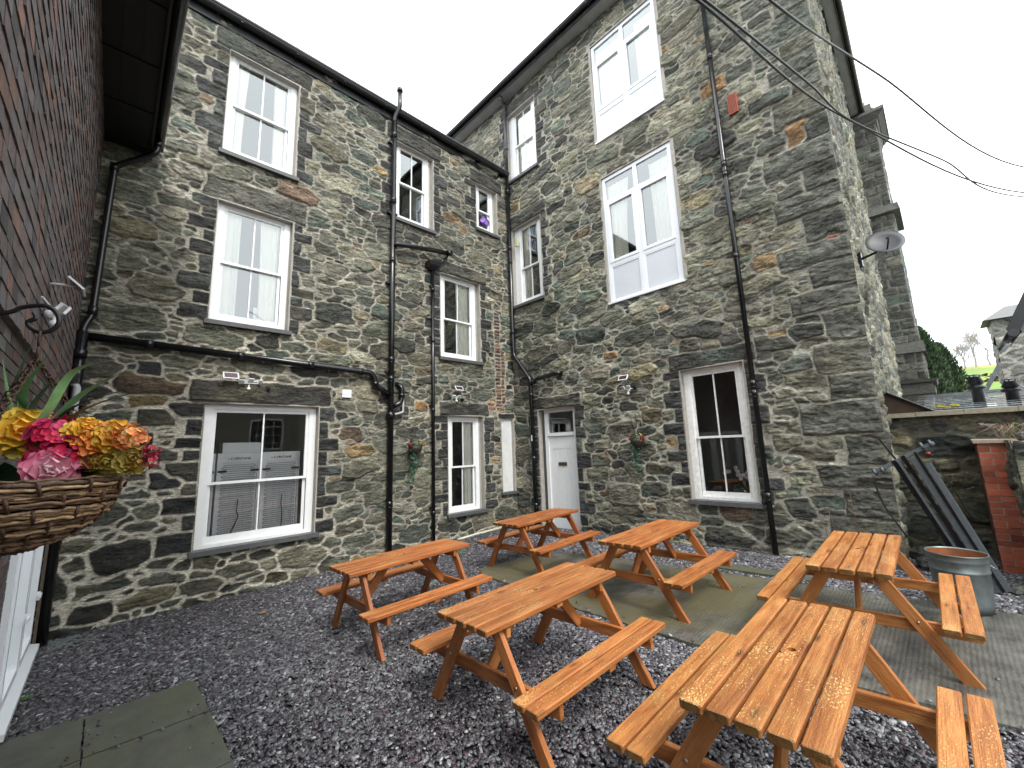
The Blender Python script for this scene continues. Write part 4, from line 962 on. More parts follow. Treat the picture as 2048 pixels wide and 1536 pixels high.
M['flag'] = ground_material('mossy_slate_flag', (0.052, 0.055, 0.044), (0.105, 0.108, 0.085), 4.5, 0.7, 0.22, 0.008, moss=(0.082, 0.088, 0.048))
# one sheet out to the horizon; the yard part is the tilted square in the middle of it
mb = MB(); q = [(-1.5, -6.5), (9.2, -6.5), (9.2, 8.2), (-1.5, 8.2)]; R = 1400
inn = [Vector((x, y, gz(x, y)-0.012)) for x, y in q]; out = [Vector((sx*R, sy*R, -3)) for sx, sy in ((-1, -1), (1, -1), (1, 1), (-1, 1))]
mb.add(inn+out, [(0,1,2,3), (0,4,5,1), (1,5,6,2), (2,6,7,3), (3,7,4,0)])
g = mb.build('ground', M['subsoil']); g['kind'] = 'structure'
PAD = [(4.36, 5.52), (5.86, 5.22), (6.02, 4.0), (6.14, 2.1), (6.30, 0.2), (6.38, -3.2), (4.15, -3.2), (4.09, 0.0), (3.98, 1.84), (4.0, 3.22), (4.22, 5.2)]
SPL = 1.75
def clipy(poly, y, above):
    out = []
    for i in range(len(poly)):
        a, b = poly[i], poly[(i+1) % len(poly)]; ia = (a[1] >= y) == above; ib = (b[1] >= y) == above
        if ia: out.append(a)
        if ia != ib: t = (y-a[1])/(b[1]-a[1]); out.append((a[0]+(b[0]-a[0])*t, y))
    return out
sheet('concrete_pad', rough_edge(PAD, 0.010), 0.035, M['pad'], 0.10)
def flag(poly, nm='paving_slab'):
    rr = random.Random(len(poly)+int(poly[0][1]*100)); o = sheet(nm, rough_edge(poly, 0.0035, 0.05, int(poly[0][1]*10)), 0.043+rr.uniform(0, 0.006), M['flag'], 0.06); return o
fl = [[(0.035, 5.05), (0.71, 5.03), (0.725, 4.33), (0.04, 4.37)], [(0.035, 4.36), (0.727, 4.318), (0.735, 3.52), (0.04, 3.54)], [(-0.44, 5.13), (0.02, 5.06), (0.028, 4.36), (-0.44, 4.36)], [(-0.44, 4.35), (0.028, 4.35), (0.03, 3.54), (-0.44, 3.54)],
      [(-0.44, 3.53), (0.735, 3.51), (0.74, 2.7), (-0.44, 2.7)]]
for i, p_ in enumerate(fl): flag(p_)
sheet('paving_slab', [(-0.33, 7.70), (0.15, 7.74), (0.13, 7.42), (-0.05, 7.33), (-0.34, 7.30)], 0.02, simple('green_slate', (0.15, 0.185, 0.165), 0.5, noise=0.25, nscale=8, bump=0.3), 0.05)
sheet('stone_kerb', [(6.35, 3.0), (6.55, 3.0), (6.6, 1.5), (6.38, 1.4)], 0.03, M['flag'], 0.08)

# slate chippings: one mesh of flat, irregular flakes
def chippings(name, n, region, seed, size, zoff=0.0, dens=None):
    rng = np.random.default_rng(seed)
    xs, ys = [], []
    tot = 0; pts = []
    x0, x1, y0, y1 = region
    P = np.column_stack([rng.uniform(x0, x1, n), rng.uniform(y0, y1, n)])
    if dens is not None: P = P[rng.random(len(P)) < dens(P[:, 0], P[:, 1])]
    n = len(P); K = 6
    s = size[0]+(size[1]-size[0])*rng.random(n)**1.8
    d = np.hypot(P[:, 0], P[:, 1]); s = s*np.clip(d/4.5, 0.85, 1.35)
    el = rng.uniform(0.45, 0.85, n); rot = rng.uniform(0, 2*PI, n); th = rng.uniform(0.003, 0.007, n)
    ang = (np.arange(K)[None, :]+rng.uniform(-0.38, 0.38, (n, K)))*2*PI/K
    rad = rng.uniform(0.72, 1.12, (n, K))*s[:, None]
    u = np.cos(ang)*rad; v = np.sin(ang)*rad*el[:, None]
    c, sn = np.cos(rot)[:, None], np.sin(rot)[:, None]
    px, py = u*c-v*sn, u*sn+v*c
    tx = rng.normal(0, 0.24, n); ty = rng.normal(0, 0.24, n)
    und = 0.010*np.sin(P[:, 0]*2.1+1)*np.cos(P[:, 1]*1.7) + 0.006*np.sin(P[:, 0]*5.3+P[:, 1]*4.1)
    base = GX*P[:, 0]+GY*P[:, 1]+zoff+und+rng.uniform(0.0, 0.016, n)
    zt = px*tx[:, None]+py*ty[:, None]+base[:, None]
    top = np.stack([px+P[:, :1], py+P[:, 1:], zt+th[:, None]], -1); ins = 1.04
    bot = np.stack([px*ins+P[:, :1], py*ins+P[:, 1:], zt-0.002], -1)
    V = np.concatenate([top, bot], 1).reshape(-1, 3)
    b = (np.arange(n)*2*K)[:, None]
    topf = b+np.arange(K)[None, :]
    k = np.arange(K); sidef = np.stack([k, K+k, K+(k+1) % K, (k+1) % K], -1)   # K x 4
    sf = (b[:, :, None]+sidef[None]).reshape(-1)
    loops = np.concatenate([topf.reshape(-1), sf]).astype(np.int32)
    starts = np.concatenate([np.arange(n)*K, n*K+np.arange(n*K)*4]).astype(np.int32)
    me = bpy.data.meshes.new(name); me.vertices.add(len(V)); me.vertices.foreach_set('co', V.astype(np.float32).ravel())
    me.loops.add(len(loops)); me.polygons.add(len(starts)); me.loops.foreach_set('vertex_index', loops); me.polygons.foreach_set('loop_start', starts)
    t = rng.random(n)
    base_c = np.array([[0.075, 0.070, 0.079], [0.055, 0.046, 0.056], [0.12, 0.118, 0.128], [0.034, 0.030, 0.034], [0.075, 0.05, 0.056], [0.20, 0.205, 0.205], [0.098, 0.112, 0.110]])
    lightness = np.clip(0.5+0.35*np.sin(P[:, 0]*1.3-0.6)*np.cos(P[:, 1]*1.1+0.5)+0.5*np.clip((P[:, 0]-0.6)/1.2, -1, 1)*np.clip((6.0-P[:, 1])/2.5, 0, 1), 0, 1)
    ca = base_c[rng.choice(7, n, p=[0.28, 0.27, 0.12, 0.20, 0.07, 0.02, 0.04])]; cb = base_c[rng.choice(7, n, p=[0.22, 0.12, 0.27, 0.12, 0.04, 0.11, 0.12])]*1.3
    cc = np.where((rng.random(n) < lightness*0.85)[:, None], cb, ca*0.85)*rng.uniform(0.6, 1.6, (n, 1))*1.05
    wt = 0.5+0.5*np.sin(P[:, 0]*0.9-0.6)*np.cos(P[:, 1]*0.7+0.5)
    col = np.concatenate([np.repeat(cc, 2*K, 0), np.ones((n*2*K, 1))], 1).astype(np.float32)
    a = me.attributes.new('col', 'FLOAT_COLOR', 'POINT'); a.data.foreach_set('color', col.ravel())
    me.materials.append(M['chip']); me.update(); me.validate()
    o = link(name, me); o['kind'] = 'stuff'; o['category'] = 'gravel'; o['label'] = 'purple-grey slate chippings covering the yard floor'
    return o
def chipmat():
    m, nt, b = mat_new('slate_chip'); N = nt.nodes; L = nt.links
    at = N.new('ShaderNodeAttribute'); at.attribute_name = 'col'; L.new(at.outputs['Color'], b.inputs['Base Color'])
    tc = N.new('ShaderNodeTexCoord'); nz = N.new('ShaderNodeTexNoise'); nz.inputs['Scale'].default_value = 14; L.new(tc.outputs['Object'], nz.inputs[0])
    mr = N.new('ShaderNodeMapRange'); mr.inputs['From Min'].default_value = 0.35; mr.inputs['From Max'].default_value = 0.65; mr.inputs['To Min'].default_value = 0.30; mr.inputs['To Max'].default_value = 0.62; L.new(nz.outputs[0], mr.inputs[0]); L.new(mr.outputs[0], b.inputs['Roughness'])
    return m
M['chip'] = chipmat()
def inpoly(x, y, poly):
    c = np.zeros(x.shape, bool); n = len(poly)
    for i in range(n):
        (x1, y1), (x2, y2) = poly[i], poly[(i+1) % n]
        if y1 == y2: continue
        c ^= ((y1 > y) != (y2 > y)) & (x < (x2-x1)*(y-y1)/(y2-y1)+x1)
    return c
def dens(x, y):
    d = np.hypot(x, y)
    v = np.clip(1.15-(d-3.0)*0.07, 0.62, 1.0)
    v = np.where(inpoly(x, y, [(p[0]*0.995+0.02, p[1]) for p in PAD]), 0.0, v)
    for p_ in fl: v = np.where(inpoly(x, y, p_), 0.0, v)
    v = np.where((x > 6.7) & (y > 0.1) & (y < 0.9), v*0.9, v)
    v = np.where((y < 1.0) & (x < 1.2), 0.25*v, v)
    return v
chippings('gravel', int(215000*GRAV), (-0.44, 7.46, -1.2, 7.76), 3, (0.010, 0.031), 0.0, dens)
def dspill(x, y):
    v = np.zeros_like(x)
    for p_ in fl+[PAD]:
        inn = inpoly(x, y, p_); c = np.mean(np.array(p_), 0)
        dmin = np.full(x.shape, 9.0)
        for i in range(len(p_)):
            a, b = np.array(p_[i]), np.array(p_[(i+1) % len(p_)]); e = b-a; t = np.clip(((x-a[0])*e[0]+(y-a[1])*e[1])/(e**2).sum(), 0, 1); dmin = np.minimum(dmin, np.hypot(x-a[0]-t*e[0], y-a[1]-t*e[1]))
        v = np.where(inn, 0.10*np.exp(-dmin/0.05)+0.0012, v)
    return v
chippings('gravel', 60000, (-0.44, 6.6, -0.6, 5.7), 6, (0.008, 0.022), 0.040, dspill)
chippings('gravel', 9000, (7.46, 8.7, -2.2, 0.60), 4, (0.010, 0.030), 0.0)

# ------------------------------------------------------------ picnic tables
TL, TW, TH = 1.50, 0.56, 0.75
def make_table():
    t = empty('picnic_table', (0, 0, 0)); W_ = M['wood']
    rr = random.Random(9)
    pw = 0.100; gap = (TW-5*pw)/4; th = 0.042; EN = (0.42, 0.55, 0.55)
    mb = MB()
    for i in range(5):
        v = -TW/2+pw/2+i*(pw+gap); e = rr.uniform(-0.003, 0.003)
        if i == 2:    # parasol hole through the middle plank
            z1_, z0_ = TH, TH-th; r = 0.021; n = 16
            mb.beam((-TL/2-e, v, TH-th/2), (-0.06, v, TH-th/2), pw, th, (0, 1, 0), ends=EN, rnd=(31.0, 9.0, 7.0), ch=0.007); mb.beam((0.06, v, TH-th/2), (TL/2+e, v, TH-th/2), pw, th, (0, 1, 0), ends=EN, rnd=(31.0+TL/2+0.06, 9.0, 7.0), ch=0.007)
            vs = []; fs = []; hw = pw/2-0.007; X_ = 0.067
            for z in (z1_, z0_):
                for k in range(n):
                    a = 2*PI*k/n; vs.append((r*math.cos(a), v+r*math.sin(a), z))
                for k in range(n):
                    a = 2*PI*k/n; c, s_ = math.cos(a), math.sin(a); m = max(abs(c)/X_, abs(s_)/hw); vs.append((c/m, v+s_/m, z))
            for k in range(n):
                j = (k+1) % n; fs += [(k, n+k, n+j, j), (3*n+k, 2*n+k, 2*n+j, 3*n+j), (k, j, 2*n+j, 2*n+k), (n+j, n+k, 3*n+k, 3*n+j)]
            b0_ = len(vs)
            for sg in (-1, 1):
                q = [(hw, z1_), (hw+0.007, z1_-0.007), (hw+0.007, z0_+0.007), (hw, z0_)]; b1_ = len(vs)
                for x_ in (-X_, X_): vs += [(x_, v+sg*a_, z_) for a_, z_ in q]
                fs += [(b1_+k, b1_+k+1, b1_+5+k, b1_+4+k) for k in range(3)]
            mb.add(vs, fs, [(p[0]+31.0+TL/2, p[1]-v+9.0, p[2]-(TH-th/2)+7.0) for p in vs])
        else: mb.beam((-TL/2+e, v, TH-th/2), (TL/2+e, v, TH-th/2), pw*rr.uniform(0.985, 1.01), th, (0, 1, 0), col=(0.88+0.1*i/4*((-1)**i)+0.08,)*3, ch=0.007, rnd=rr.random()*40, ends=EN)
    mb.build('tabletop', W_, t)
    for s in (-1, 1):
        mb = MB()
        for v in (0.489+0.05, 0.702-0.05): mb.beam((-TL/2, s*v, 0.427-0.020), (TL/2, s*v, 0.427-0.020), 0.099, 0.040, (0, 1, 0), ch=0.007, rnd=rr.random()*40, ends=EN)
        mb.build('bench', W_, t)
    for su in (-1, 1):
        ul = su*0.575       # leg plane
        for sv in (-1, 1):
            mb = MB(); mb.beam((ul, sv*0.155, TH-th-0.001), (ul, sv*0.600, 0.002), 0.092, 0.038, (0, 1, 0), cut0=(0, 0, 1), cut1=(0, 0, 1), ch=0.004, rnd=rr.random()*40)
            mb.build('leg', W_, t)
            b = MB(); 
            for k_, dz_ in ((0.395, 0.0), (0.36, 0.03)):
                vv = 0.155+(0.600-0.155)*(TH-th-k_)/(TH-th); b.lathe((ul+su*0.019, sv*(vv-(0.02 if dz_ else -0.01)), k_-0.01), [(0.011, 0), (0.010, 0.004), (0.005, 0.007), (0.001, 0.0075)], 10, (su, 0, 0)); break
            b.build('bolt', M['bolt'], t)
        uc = su*(0.575-0.0385)
        mb = MB(); mb.beam((uc, -0.690, 0.345), (uc, 0.690, 0.345), 0.088, 0.036, (0, 0, 1), ch=0.004, rnd=rr.random()*40); mb.build('cross_rail', W_, t)
        mb = MB(); mb.beam((uc, -0.26, TH-th-0.036), (uc, 0.26, TH-th-0.036), 0.070, 0.036, (0, 0, 1), ch=0.003, rnd=rr.random()*40); mb.build('top_cleat', W_, t)
        mb = MB(); mb.beam((uc-su*0.02, 0, 0.335), (su*0.20, 0, TH-th-0.001), 0.085, 0.036, (1, 0, 0), cut1=(0, 0, 1), ch=0.003, rnd=rr.random()*40); mb.build('brace', W_, t)
    mb = MB(); mb.beam((0, -0.26, TH-th-0.018), (0, 0.26, TH-th-0.018), 0.07, 0.034, (1, 0, 0), ch=0.003, rnd=5.0); mb.build('top_cleat', W_, t)
    for s in (-1, 1):
        mb = MB(); mb.beam((0, s*0.495, 0.427-0.052), (0, s*0.696, 0.427-0.052), 0.07, 0.03, (1, 0, 0), ch=0.003, rnd=7.0); mb.build('bench_cleat', W_, t)
    return t
TABS = [(3.2312, 5.7758, -0.0112, 'orange-stained picnic table nearest the window with the fridges behind it'),
        (3.2237, 3.1126, -0.0027, 'orange-stained picnic table wholly on the slate chippings, in the middle of the group'),
        (6.4621, 6.1198, 0.014, 'farthest picnic table, in front of the white door'),
        (6.1857, 3.414, -0.008, 'picnic table on the mossy concrete with a small white scrap on its bench'),
        (3.3488, 0.8972, 0.0149, 'largest-looking picnic table at the front edge, partly cut off, with flaking worn planks'),
        (6.357, 0.9063, 0.0217, 'picnic table beside the galvanised bin, under the right-hand drainpipe')]
rr_t = random.Random(77); TINT = [(0.88, 0.78, 0.72), (1.0, 0.98, 0.95), (0.78, 0.66, 0.60), (0.90, 0.82, 0.78), (1.05, 1.12, 1.10), (1.0, 1.05, 1.02)]
proto = make_table()
for i, (x, y, a, lb) in enumerate(TABS):
    o = proto if i == 0 else copy_tree(proto)
    x, y = x*0.8, y*0.8
    o.location = (x, y, gz(x, y)+(0.018 if i in (0, 1, 4) else 0.018))
    o.rotation_euler = (math.atan(GY), -math.atan(GX), a)
    for ch in o.children:
        k = rr_t.uniform(0.93, 1.06); ch.color = tuple(c*k for c in TINT[i])+(1,)
    tag(o, lb, 'picnic table', 'picnic tables in the yard')
mb = MB(); mb.tube([(0, 0, 0), (0.07, 0.01, 0)], 0.004, 8, caps=True); o = mb.build('cigarette_end', M['white'])
o.location = (6.1857*0.8+0.02, 3.414*0.8-0.61, gz(5, 2.7)+0.018+0.427+0.0045); o.rotation_euler = (0, 0, -0.35)
tag(o, 'small white cigarette end lying on the near bench of the table on mossy concrete', 'cigarette')

# ------------------------------------------------------------ tile-hung building on the left
XL = -0.465
lb = empty('tile_hung_building', (XL, 4, 0), 'reddish-brown tile-hung building close on the left, under a deep black eave', 'building')
rt = random.Random(4)
def tiles():
    mb = MB(); gauge = 0.105; tw = 0.165; z = 2.70; row = 0
    while z < 6.45:
        y = -1.5 + (row % 2)*tw/2 + rt.uniform(-0.01, 0.01)
        while y < Y0-0.02:
            y1 = min(y+tw-0.004, Y0-0.01)
            if y1-y > 0.03:
                t = rt.random()
                c = Vector((0.105, 0.077, 0.075)) if t < 0.5 else Vector((0.100, 0.090, 0.092)) if t < 0.82 else Vector((0.15, 0.080, 0.058)) if t < 0.92 else Vector((0.040, 0.034, 0.036))
                c = c*rt.uniform(0.75, 1.35); a = rt.uniform(-0.003, 0.003); k = 0.010+rt.uniform(-0.002, 0.004); dz = rt.uniform(-0.004, 0.004)
                mb.hexa([(XL, y, z+dz), (XL+k+a, y, z+dz), (XL+k-a, y1, z+dz+a), (XL, y1, z+dz), (XL-0.012, y, z+0.16), (XL+0.003, y, z+0.16), (XL+0.003, y1, z+0.16), (XL-0.012, y1, z+0.16)], col=tuple(c))
            y += tw
        z += gauge; row += 1
    return mb.build('tile_cladding', M['tile'], lb)
tiles()
WY0, WY1, WZ0, WZ1 = 5.12, 7.02, -0.02, 2.15     # plastic window low in this wall
def bricks():
    mb = MB(); z = -0.30; row = 0
    mb2 = MB()
    while z < 2.70:
        y = -1.5+(row % 2)*0.1125
        while y < Y0-0.02:
            y1 = min(y+0.215, Y0-0.005)
            segs = [(y, y1)]
            if z+0.065 > WZ0-0.0 and z < WZ1:
                segs = [(a, b) for a, b in ((y, min(y1, WY0)), (max(y, WY1), y1))]
            for a, b in segs:
                if b-a > 0.02:
                    t = rt.random(); c = Vector((0.075, 0.062, 0.058)) if t < 0.6 else Vector((0.095, 0.048, 0.042)) if t < 0.85 else Vector((0.13, 0.13, 0.12))
                    c = c*rt.uniform(0.7, 1.3); k = rt.uniform(0.004, 0.008)
                    mb.box(XL-0.06, XL-0.025+k, a, b, z, z+0.065, col=tuple(c))
            y += 0.225
        z += 0.075; row += 1
    for (a, b, c, d) in ((-1.5, WY0, -0.35, 2.72), (WY1, Y0, -0.35, 2.72), (WY0, WY1, WZ1, 2.72), (WY0, WY1, -0.35, WZ0)): mb2.box(XL-0.2, XL-0.028, a, b, c, d)
    w = mb2.build('brick_wall', simple('lime_mortar', (0.24, 0.23, 0.21), 0.95, noise=0.2), lb); mb.build('brickwork', M['attr'], w)
bricks()
mb = MB(); mb.box(XL-0.3, XL-0.013, -1.5, Y0, 2.72, 6.62); mb.box(-4.2, XL-0.25, -1.5, -1.45, -0.4, 6.6); mb.build('wall', M['render'], lb)
mb = MB(); mb.box(XL-0.3, 0.03, -1.5, Y0-0.03, 6.42, 6.46)
for yy in np.arange(-1.4, Y0-0.1, 0.9): mb.box(XL+0.0, 0.02, yy, yy+0.012, 6.405, 6.42)
for xx in (-0.30, -0.14): mb.box(xx, xx+0.008, -1.5, Y0-0.05, 6.412, 6.4205)
mb.build('soffit', M['darkboard'], lb)
mb = MB(); mb.box(0.03, 0.055, -1.5, Y0-0.03, 6.36, 6.62); mb.build('fascia', M['gutter'], lb)
FL = Fr((0, 0, 0), (0, 1, 0), (1, 0, 0))
mb = MB(); gutter(mb, FL, -1.5, Y0-0.06, 0.055+0.06, 6.60, 0.06); mb.box(0.055, 0.175, Y0-0.075, Y0-0.06, 6.53, 6.61); mb.build('gutter', M['black'], lb)
mb = MB()
mb.add([(0.13, -1.5, 6.66), (0.13, Y0-0.03, 6.66), (-4.2, Y0-0.03, 9.6), (-4.2, -1.5, 9.6), (0.13, -1.5, 6.63), (0.13, Y0-0.03, 6.63), (-4.2, Y0-0.03, 9.57), (-4.2, -1.5, 9.57)], [(0,1,2,3), (7,6,5,4), (0,4,5,1), (1,5,6,2), (2,6,7,3), (3,7,4,0)])
mb.build('roof', M['slate'], lb)
# white plastic window with its sill
F = Fr((XL-0.03, 0, 0), (0, 1, 0), (1, 0, 0))
mb = MB(); frame4(mb, F, WY0, WY1, WZ0+0.03, WZ1, 0.07, -0.03, 0.045); ym = (WY0+WY1)/2
fbox(mb, F, ym-0.035, ym+0.035, -0.028, 0.043, WZ0+0.10, WZ1-0.07)
w = mb.build('window', M['upvc'], lb); w['label'] = 'white plastic casement window low in the wall, with open-looking handles'
for (a, b) in ((WY0+0.07, ym-0.035), (ym+0.035, WY1-0.07)):
    s = MB(); frame4(s, F, a+0.002, b-0.002, WZ0+0.102, WZ1-0.072, 0.065, -0.02, 0.062); s.build('sash', M['upvc'], w)
    pane(F, a+0.06, b-0.06, WZ0+0.16, WZ1-0.13, 0.02, w)
    s = MB(); yy = b-0.02
    for zz in (1.42, 0.55): fbox(s, F, yy-0.03, yy+0.015, 0.062, 0.085, zz-0.05, zz+0.03); fbox(s, F, yy-0.13, yy+0.01, 0.085, 0.098, zz-0.012, zz+0.014)
    s.build('handle', M['upvc'], w)
s = MB(); s.hexa([(XL-0.05, WY0-0.06, WZ0-0.02), (XL+0.085, WY0-0.06, WZ0-0.035), (XL+0.085, WY1+0.16, WZ0-0.035), (XL-0.05, WY1+0.16, WZ0-0.02), (XL-0.05, WY0-0.06, WZ0+0.045), (XL+0.085, WY0-0.06, WZ0+0.01), (XL+0.085, WY1+0.16, WZ0+0.01), (XL-0.05, WY1+0.16, WZ0+0.045)])
s.build('sill', M['upvc'], w)
s = MB(); fbox(s, F, WY0, WY1, -0.9, -0.88, 0, 2.3); fbox(s, F, WY0-0.3, WY0-0.28, -0.9, -0.2, -0.2, 2.5); fbox(s, F, WY1+0.28, WY1+0.3, -0.9, -0.2, -0.2, 2.5); s.build('room_interior', M['roomlight'], w)
# boiler flue / waste pipe with black cowl against the brick
mb = MB(); mb.tube(elbow([(-0.42, 7.52, 2.25), (-0.38, 7.52, 2.28), (-0.38, 7.52, 2.86), (-0.45, 7.52, 2.92)], 0.05), 0.036, 12); mb.build('waste_pipe', M['greyplastic'], lb)
mb = MB(); mb.box(-0.44, -0.36, 7.2, 7.32, 2.86, 2.98); mb.build('flue_cowl', M['black'], lb)
mb = MB(); mb.box(-0.46, -0.34, 7.45, 7.62, 2.18, 2.5); mb.build('meter_box', M['black'], lb)
mb = MB(); mb.box(-0.46, -0.435, 7.55, 7.68, -0.3, 2.2); mb.build('trim_board', simple('weathered_timber', (0.12, 0.095, 0.07), 0.8, noise=0.3), lb)

# ------------------------------------------------------------ solar lights
M['led'] = simple('led_lens', (0.42, 0.43, 0.42), 0.25); M['solar'] = simple('solar_cell', (0.06, 0.022, 0.026), 0.15)
def rect_in(mb, c, U, V, w, h, t):
    c = Vector(c); U = unit(U); V = Vector(V); V = (V-U*V.dot(U)).normalized(); n = U.cross(V)
    P = lambda a, b, d: c+U*a*w/2+V*b*h/2+n*d
    mb.hexa([P(-1,-1,0), P(1,-1,0), P(1,1,0), P(-1,1,0), P(-1,-1,t), P(1,-1,t), P(1,1,t), P(-1,1,t)])
def solar_light(F, u, z, pan, label, heads=((-0.10, 0.0), (0.0, 0.03), (0.10, 0.0)), sc=1.0, tilt=0.5):
    o = empty('solar_light', F.p(u, 0, z), label, 'light', 'solar floodlights fixed to the walls')
    P = lambda a, n, b: F.p(u+a*sc, n*sc, z+b*sc)
    mb = MB(); mb.tube([P(0, 0.02, -0.02), P(0, 0.06, -0.02)], 0.03*sc, 12); mb.tube([P(-0.12, 0.08, 0.0), P(0.12, 0.08, 0.0)], 0.009*sc, 8); mb.tube([P(0, 0.05, -0.02), P(0, 0.08, 0.0)], 0.012*sc, 8); mb.build('bracket', M['upvc'], o)
    for (a, b) in heads:
        h = MB(); d = F.N*0.8 + F.U*a*4 - Vector((0, 0, 0.5)); d.normalize(); V = Vector((0, 0, 1)); U = V.cross(d).normalized(); V = d.cross(U)
        c = P(a, 0.11, b); rect_in(h, c-d*0.02*sc, U, V, 0.085*sc, 0.070*sc, 0.02*sc); h.tube([c-d*0.02*sc, P(a*0.7, 0.08, 0.0)], 0.008*sc, 6)
        hh = h.build('lamp_head', M['upvc'], o)
        l = MB(); rect_in(l, c+d*0.001*sc, U, V, 0.066*sc, 0.052*sc, 0.002*sc)
        l.build('lens', M['led'], hh)
    h = MB(); c = P(0.0, 0.07, -0.085); h.lathe(c, [(0.001, -0.03*sc), (0.020*sc, -0.026*sc), (0.028*sc, -0.008*sc), (0.026*sc, 0.012*sc), (0.010*sc, 0.02*sc), (0.008*sc, 0.06*sc)], 14); h.build('motion_sensor', M['white'], o)
    pa, pn, pb = pan; c = P(pa, pn, pb); U = F.U; V = (Vector((0, 0, 1))*math.sin(tilt)-F.N*math.cos(tilt)*1.0)
    p = MB(); rect_in(p, c, U, V, 0.21*sc, 0.125*sc, -0.014*sc); p.tube([c, P(pa*0.9, 0.01, pb-0.02)], 0.010*sc, 8); pp = p.build('panel_frame', M['upvc'], o)
    q = MB(); rect_in(q, c-U.cross(V).normalized()*0.016*sc, U, V, 0.175*sc, 0.092*sc, 0.001*sc); 
    rect_in(q, c+U.cross(V).normalized()*0.0015*sc, U, V, 0.175*sc, 0.092*sc, 0.002*sc); q.build('solar_cell', M['solar'], pp)
    return o
solar_light(FA, 1.50, 3.07, (-0.26, 0.14, 0.10), 'white solar floodlight above the lintel of the window with the fridges', tilt=1.0, heads=((-0.11, 0.01), (0.02, 0.04), (0.15, 0.02)))
solar_light(FA, 5.58, 3.07, (0.02, 0.16, 0.20), 'white solar floodlight above the narrow sash window beside the thin pipe', tilt=1.0, heads=((-0.09, 0.0), (0.05, 0.0)))
solar_light(FB, -4.40, 2.97, (-0.04, 0.16, 0.24), 'white solar floodlight on the tall building between the door and its sash window', tilt=1.0, heads=((-0.09, 0.03), (0.03, 0.03)))
FT = Fr((XL, 0, 0), (0, 1, 0), (1, 0, 0))
o = solar_light(FT, 4.55, 3.04, (0.1, 0.16, 0.26), 'white solar floodlight on the tile-hung wall, by the hanging basket bracket', tilt=0.75, sc=1.0, heads=((-0.05, 0.02), (0.12, 0.04)))
mb = MB(); mb.tube([F.p(4.5, 0.03, 3.0), (XL+0.06, 4.3, 3.02), (XL+0.03, 4.2, 3.05)], 0.006, 6); c_ = mb.build('cable', M['upvc'], o)
for (F_, u, z, lb_) in ((FA, 1.78, 3.0, 'small black motion sensor over the fridge window'), (FA, 5.76, 3.02, 'small black motion sensor over the narrow sash window'), (FB, -4.28, 2.98, 'small black motion sensor on the tall building')):
    mb = MB(); fbox(mb, F_, u-0.028, u+0.028, 0.02, 0.075, z-0.03, z+0.03); mb.tube([F_.p(u, 0.075, z-0.005), F_.p(u, 0.088, z-0.007)], 0.019, 12); mb.tube([F_.p(u, 0.0, z), F_.p(u, 0.03, z)], 0.012, 8)
    o = mb.build('motion_sensor', M['black']); tag(o, lb_, 'sensor', 'black motion sensors')
mb = MB(); fbox(mb, FA, 3.0, 3.17, 0.015, 0.05, 2.93, 3.08); fbox(mb, FA, 3.008, 3.162, 0.05, 0.056, 2.995, 3.0)
o = mb.build('junction_box', M['upvc']); tag(o, 'square white box on the wall left of the thick black soil pipe', 'box')

# ------------------------------------------------------------ fridges behind the big window
def fridge(x0, x1, y, ztop, label, cable=None, txt=True):
    o = empty('fridge', ((x0+x1)/2, y, 0.2), label, 'fridge', 'fridges standing with their backs to the window'); col = M['fr']
    mb = MB(); e = 0.03
    mb.box(x0, x0+e, y, y+0.6, 0.2, ztop); mb.box(x1-e, x1, y, y+0.6, 0.2, ztop); mb.box(x0+e, x1-e, y, y+0.6, ztop-0.03, ztop); mb.box(x0+e, x1-e, y+0.03, y+0.6, 0.2, ztop-0.03); mb.box(x0+e, x1-e, y+0.004, y+0.03, ztop-0.15, ztop-0.03)
    mb.build('cabinet', M['fr'], o)
    # condenser coil
    mb = MB(); pts = []; z = ztop-0.19; k = 0; xa, xb = x0+0.065, x1-0.065; r = 0.0165
    while z > 0.55:
        if k % 2 == 0: pts += [(xa+r, y+0.0, z), (xb-r, y+0.0, z)]; cx = xb-r; s = 1
        else: pts += [(xb-r, y+0.0, z), (xa+r, y+0.0, z)]; cx = xa+r; s = -1
        for j in range(1, 5): a = PI/2-PI*j/5; pts.append((cx+s*r*math.cos(a), y, z-r+r*math.sin(a)))
        z -= 2*r; k += 1
    mb.tube(pts, 0.0038, 5); mb.build('condenser_coil', M['coil'], o)
    mb = MB()
    for i in range(5): u = xa+0.04+(xb-xa-0.08)*i/4; mb.box(u-0.003, u+0.003, y+0.004, y+0.009, 0.5, ztop-0.18)
    mb.build('coil_wires', M['upvc'], o)
    mb = MB(); mb.box(x0+0.01, x0+0.13, y-0.012, y+0.006, ztop-0.30, ztop-0.272); mb.box(x1-0.13, x1-0.01, y-0.012, y+0.006, ztop-0.30, ztop-0.272); mb.build('clip', M['black'], o)
    if cable: mb = MB(); mb.tube(bez(cable), 0.008, 8); mb.build('power_cable', M['black'] if txt != 'red' else simple('brown_cable', (0.10, 0.03, 0.02), 0.5), o)
    if txt:
        cu = bpy.data.curves.new('lettering', 'FONT'); cu.body = '\u2237 C-PENTANE'.replace('\u2237', '::'); cu.size = 0.052; cu.extrude = 0.0005; cu.offset = 0.0012; cu.align_x = 'CENTER'
        t0 = bpy.data.objects.new('lettering_curve', cu); COL.objects.link(t0); bpy.context.view_layer.update()
        me = bpy.data.meshes.new_from_object(t0.evaluated_get(bpy.context.evaluated_depsgraph_get())); bpy.data.objects.remove(t0)
        me.materials.clear(); me.materials.append(M['black']); t = link('lettering', me, o, False)
        t.location = Vector(((x0+x1)/2, y+0.0015, ztop-0.108)) - Vector(o.location); t.rotation_euler = (PI/2, 0, 0)
    return o
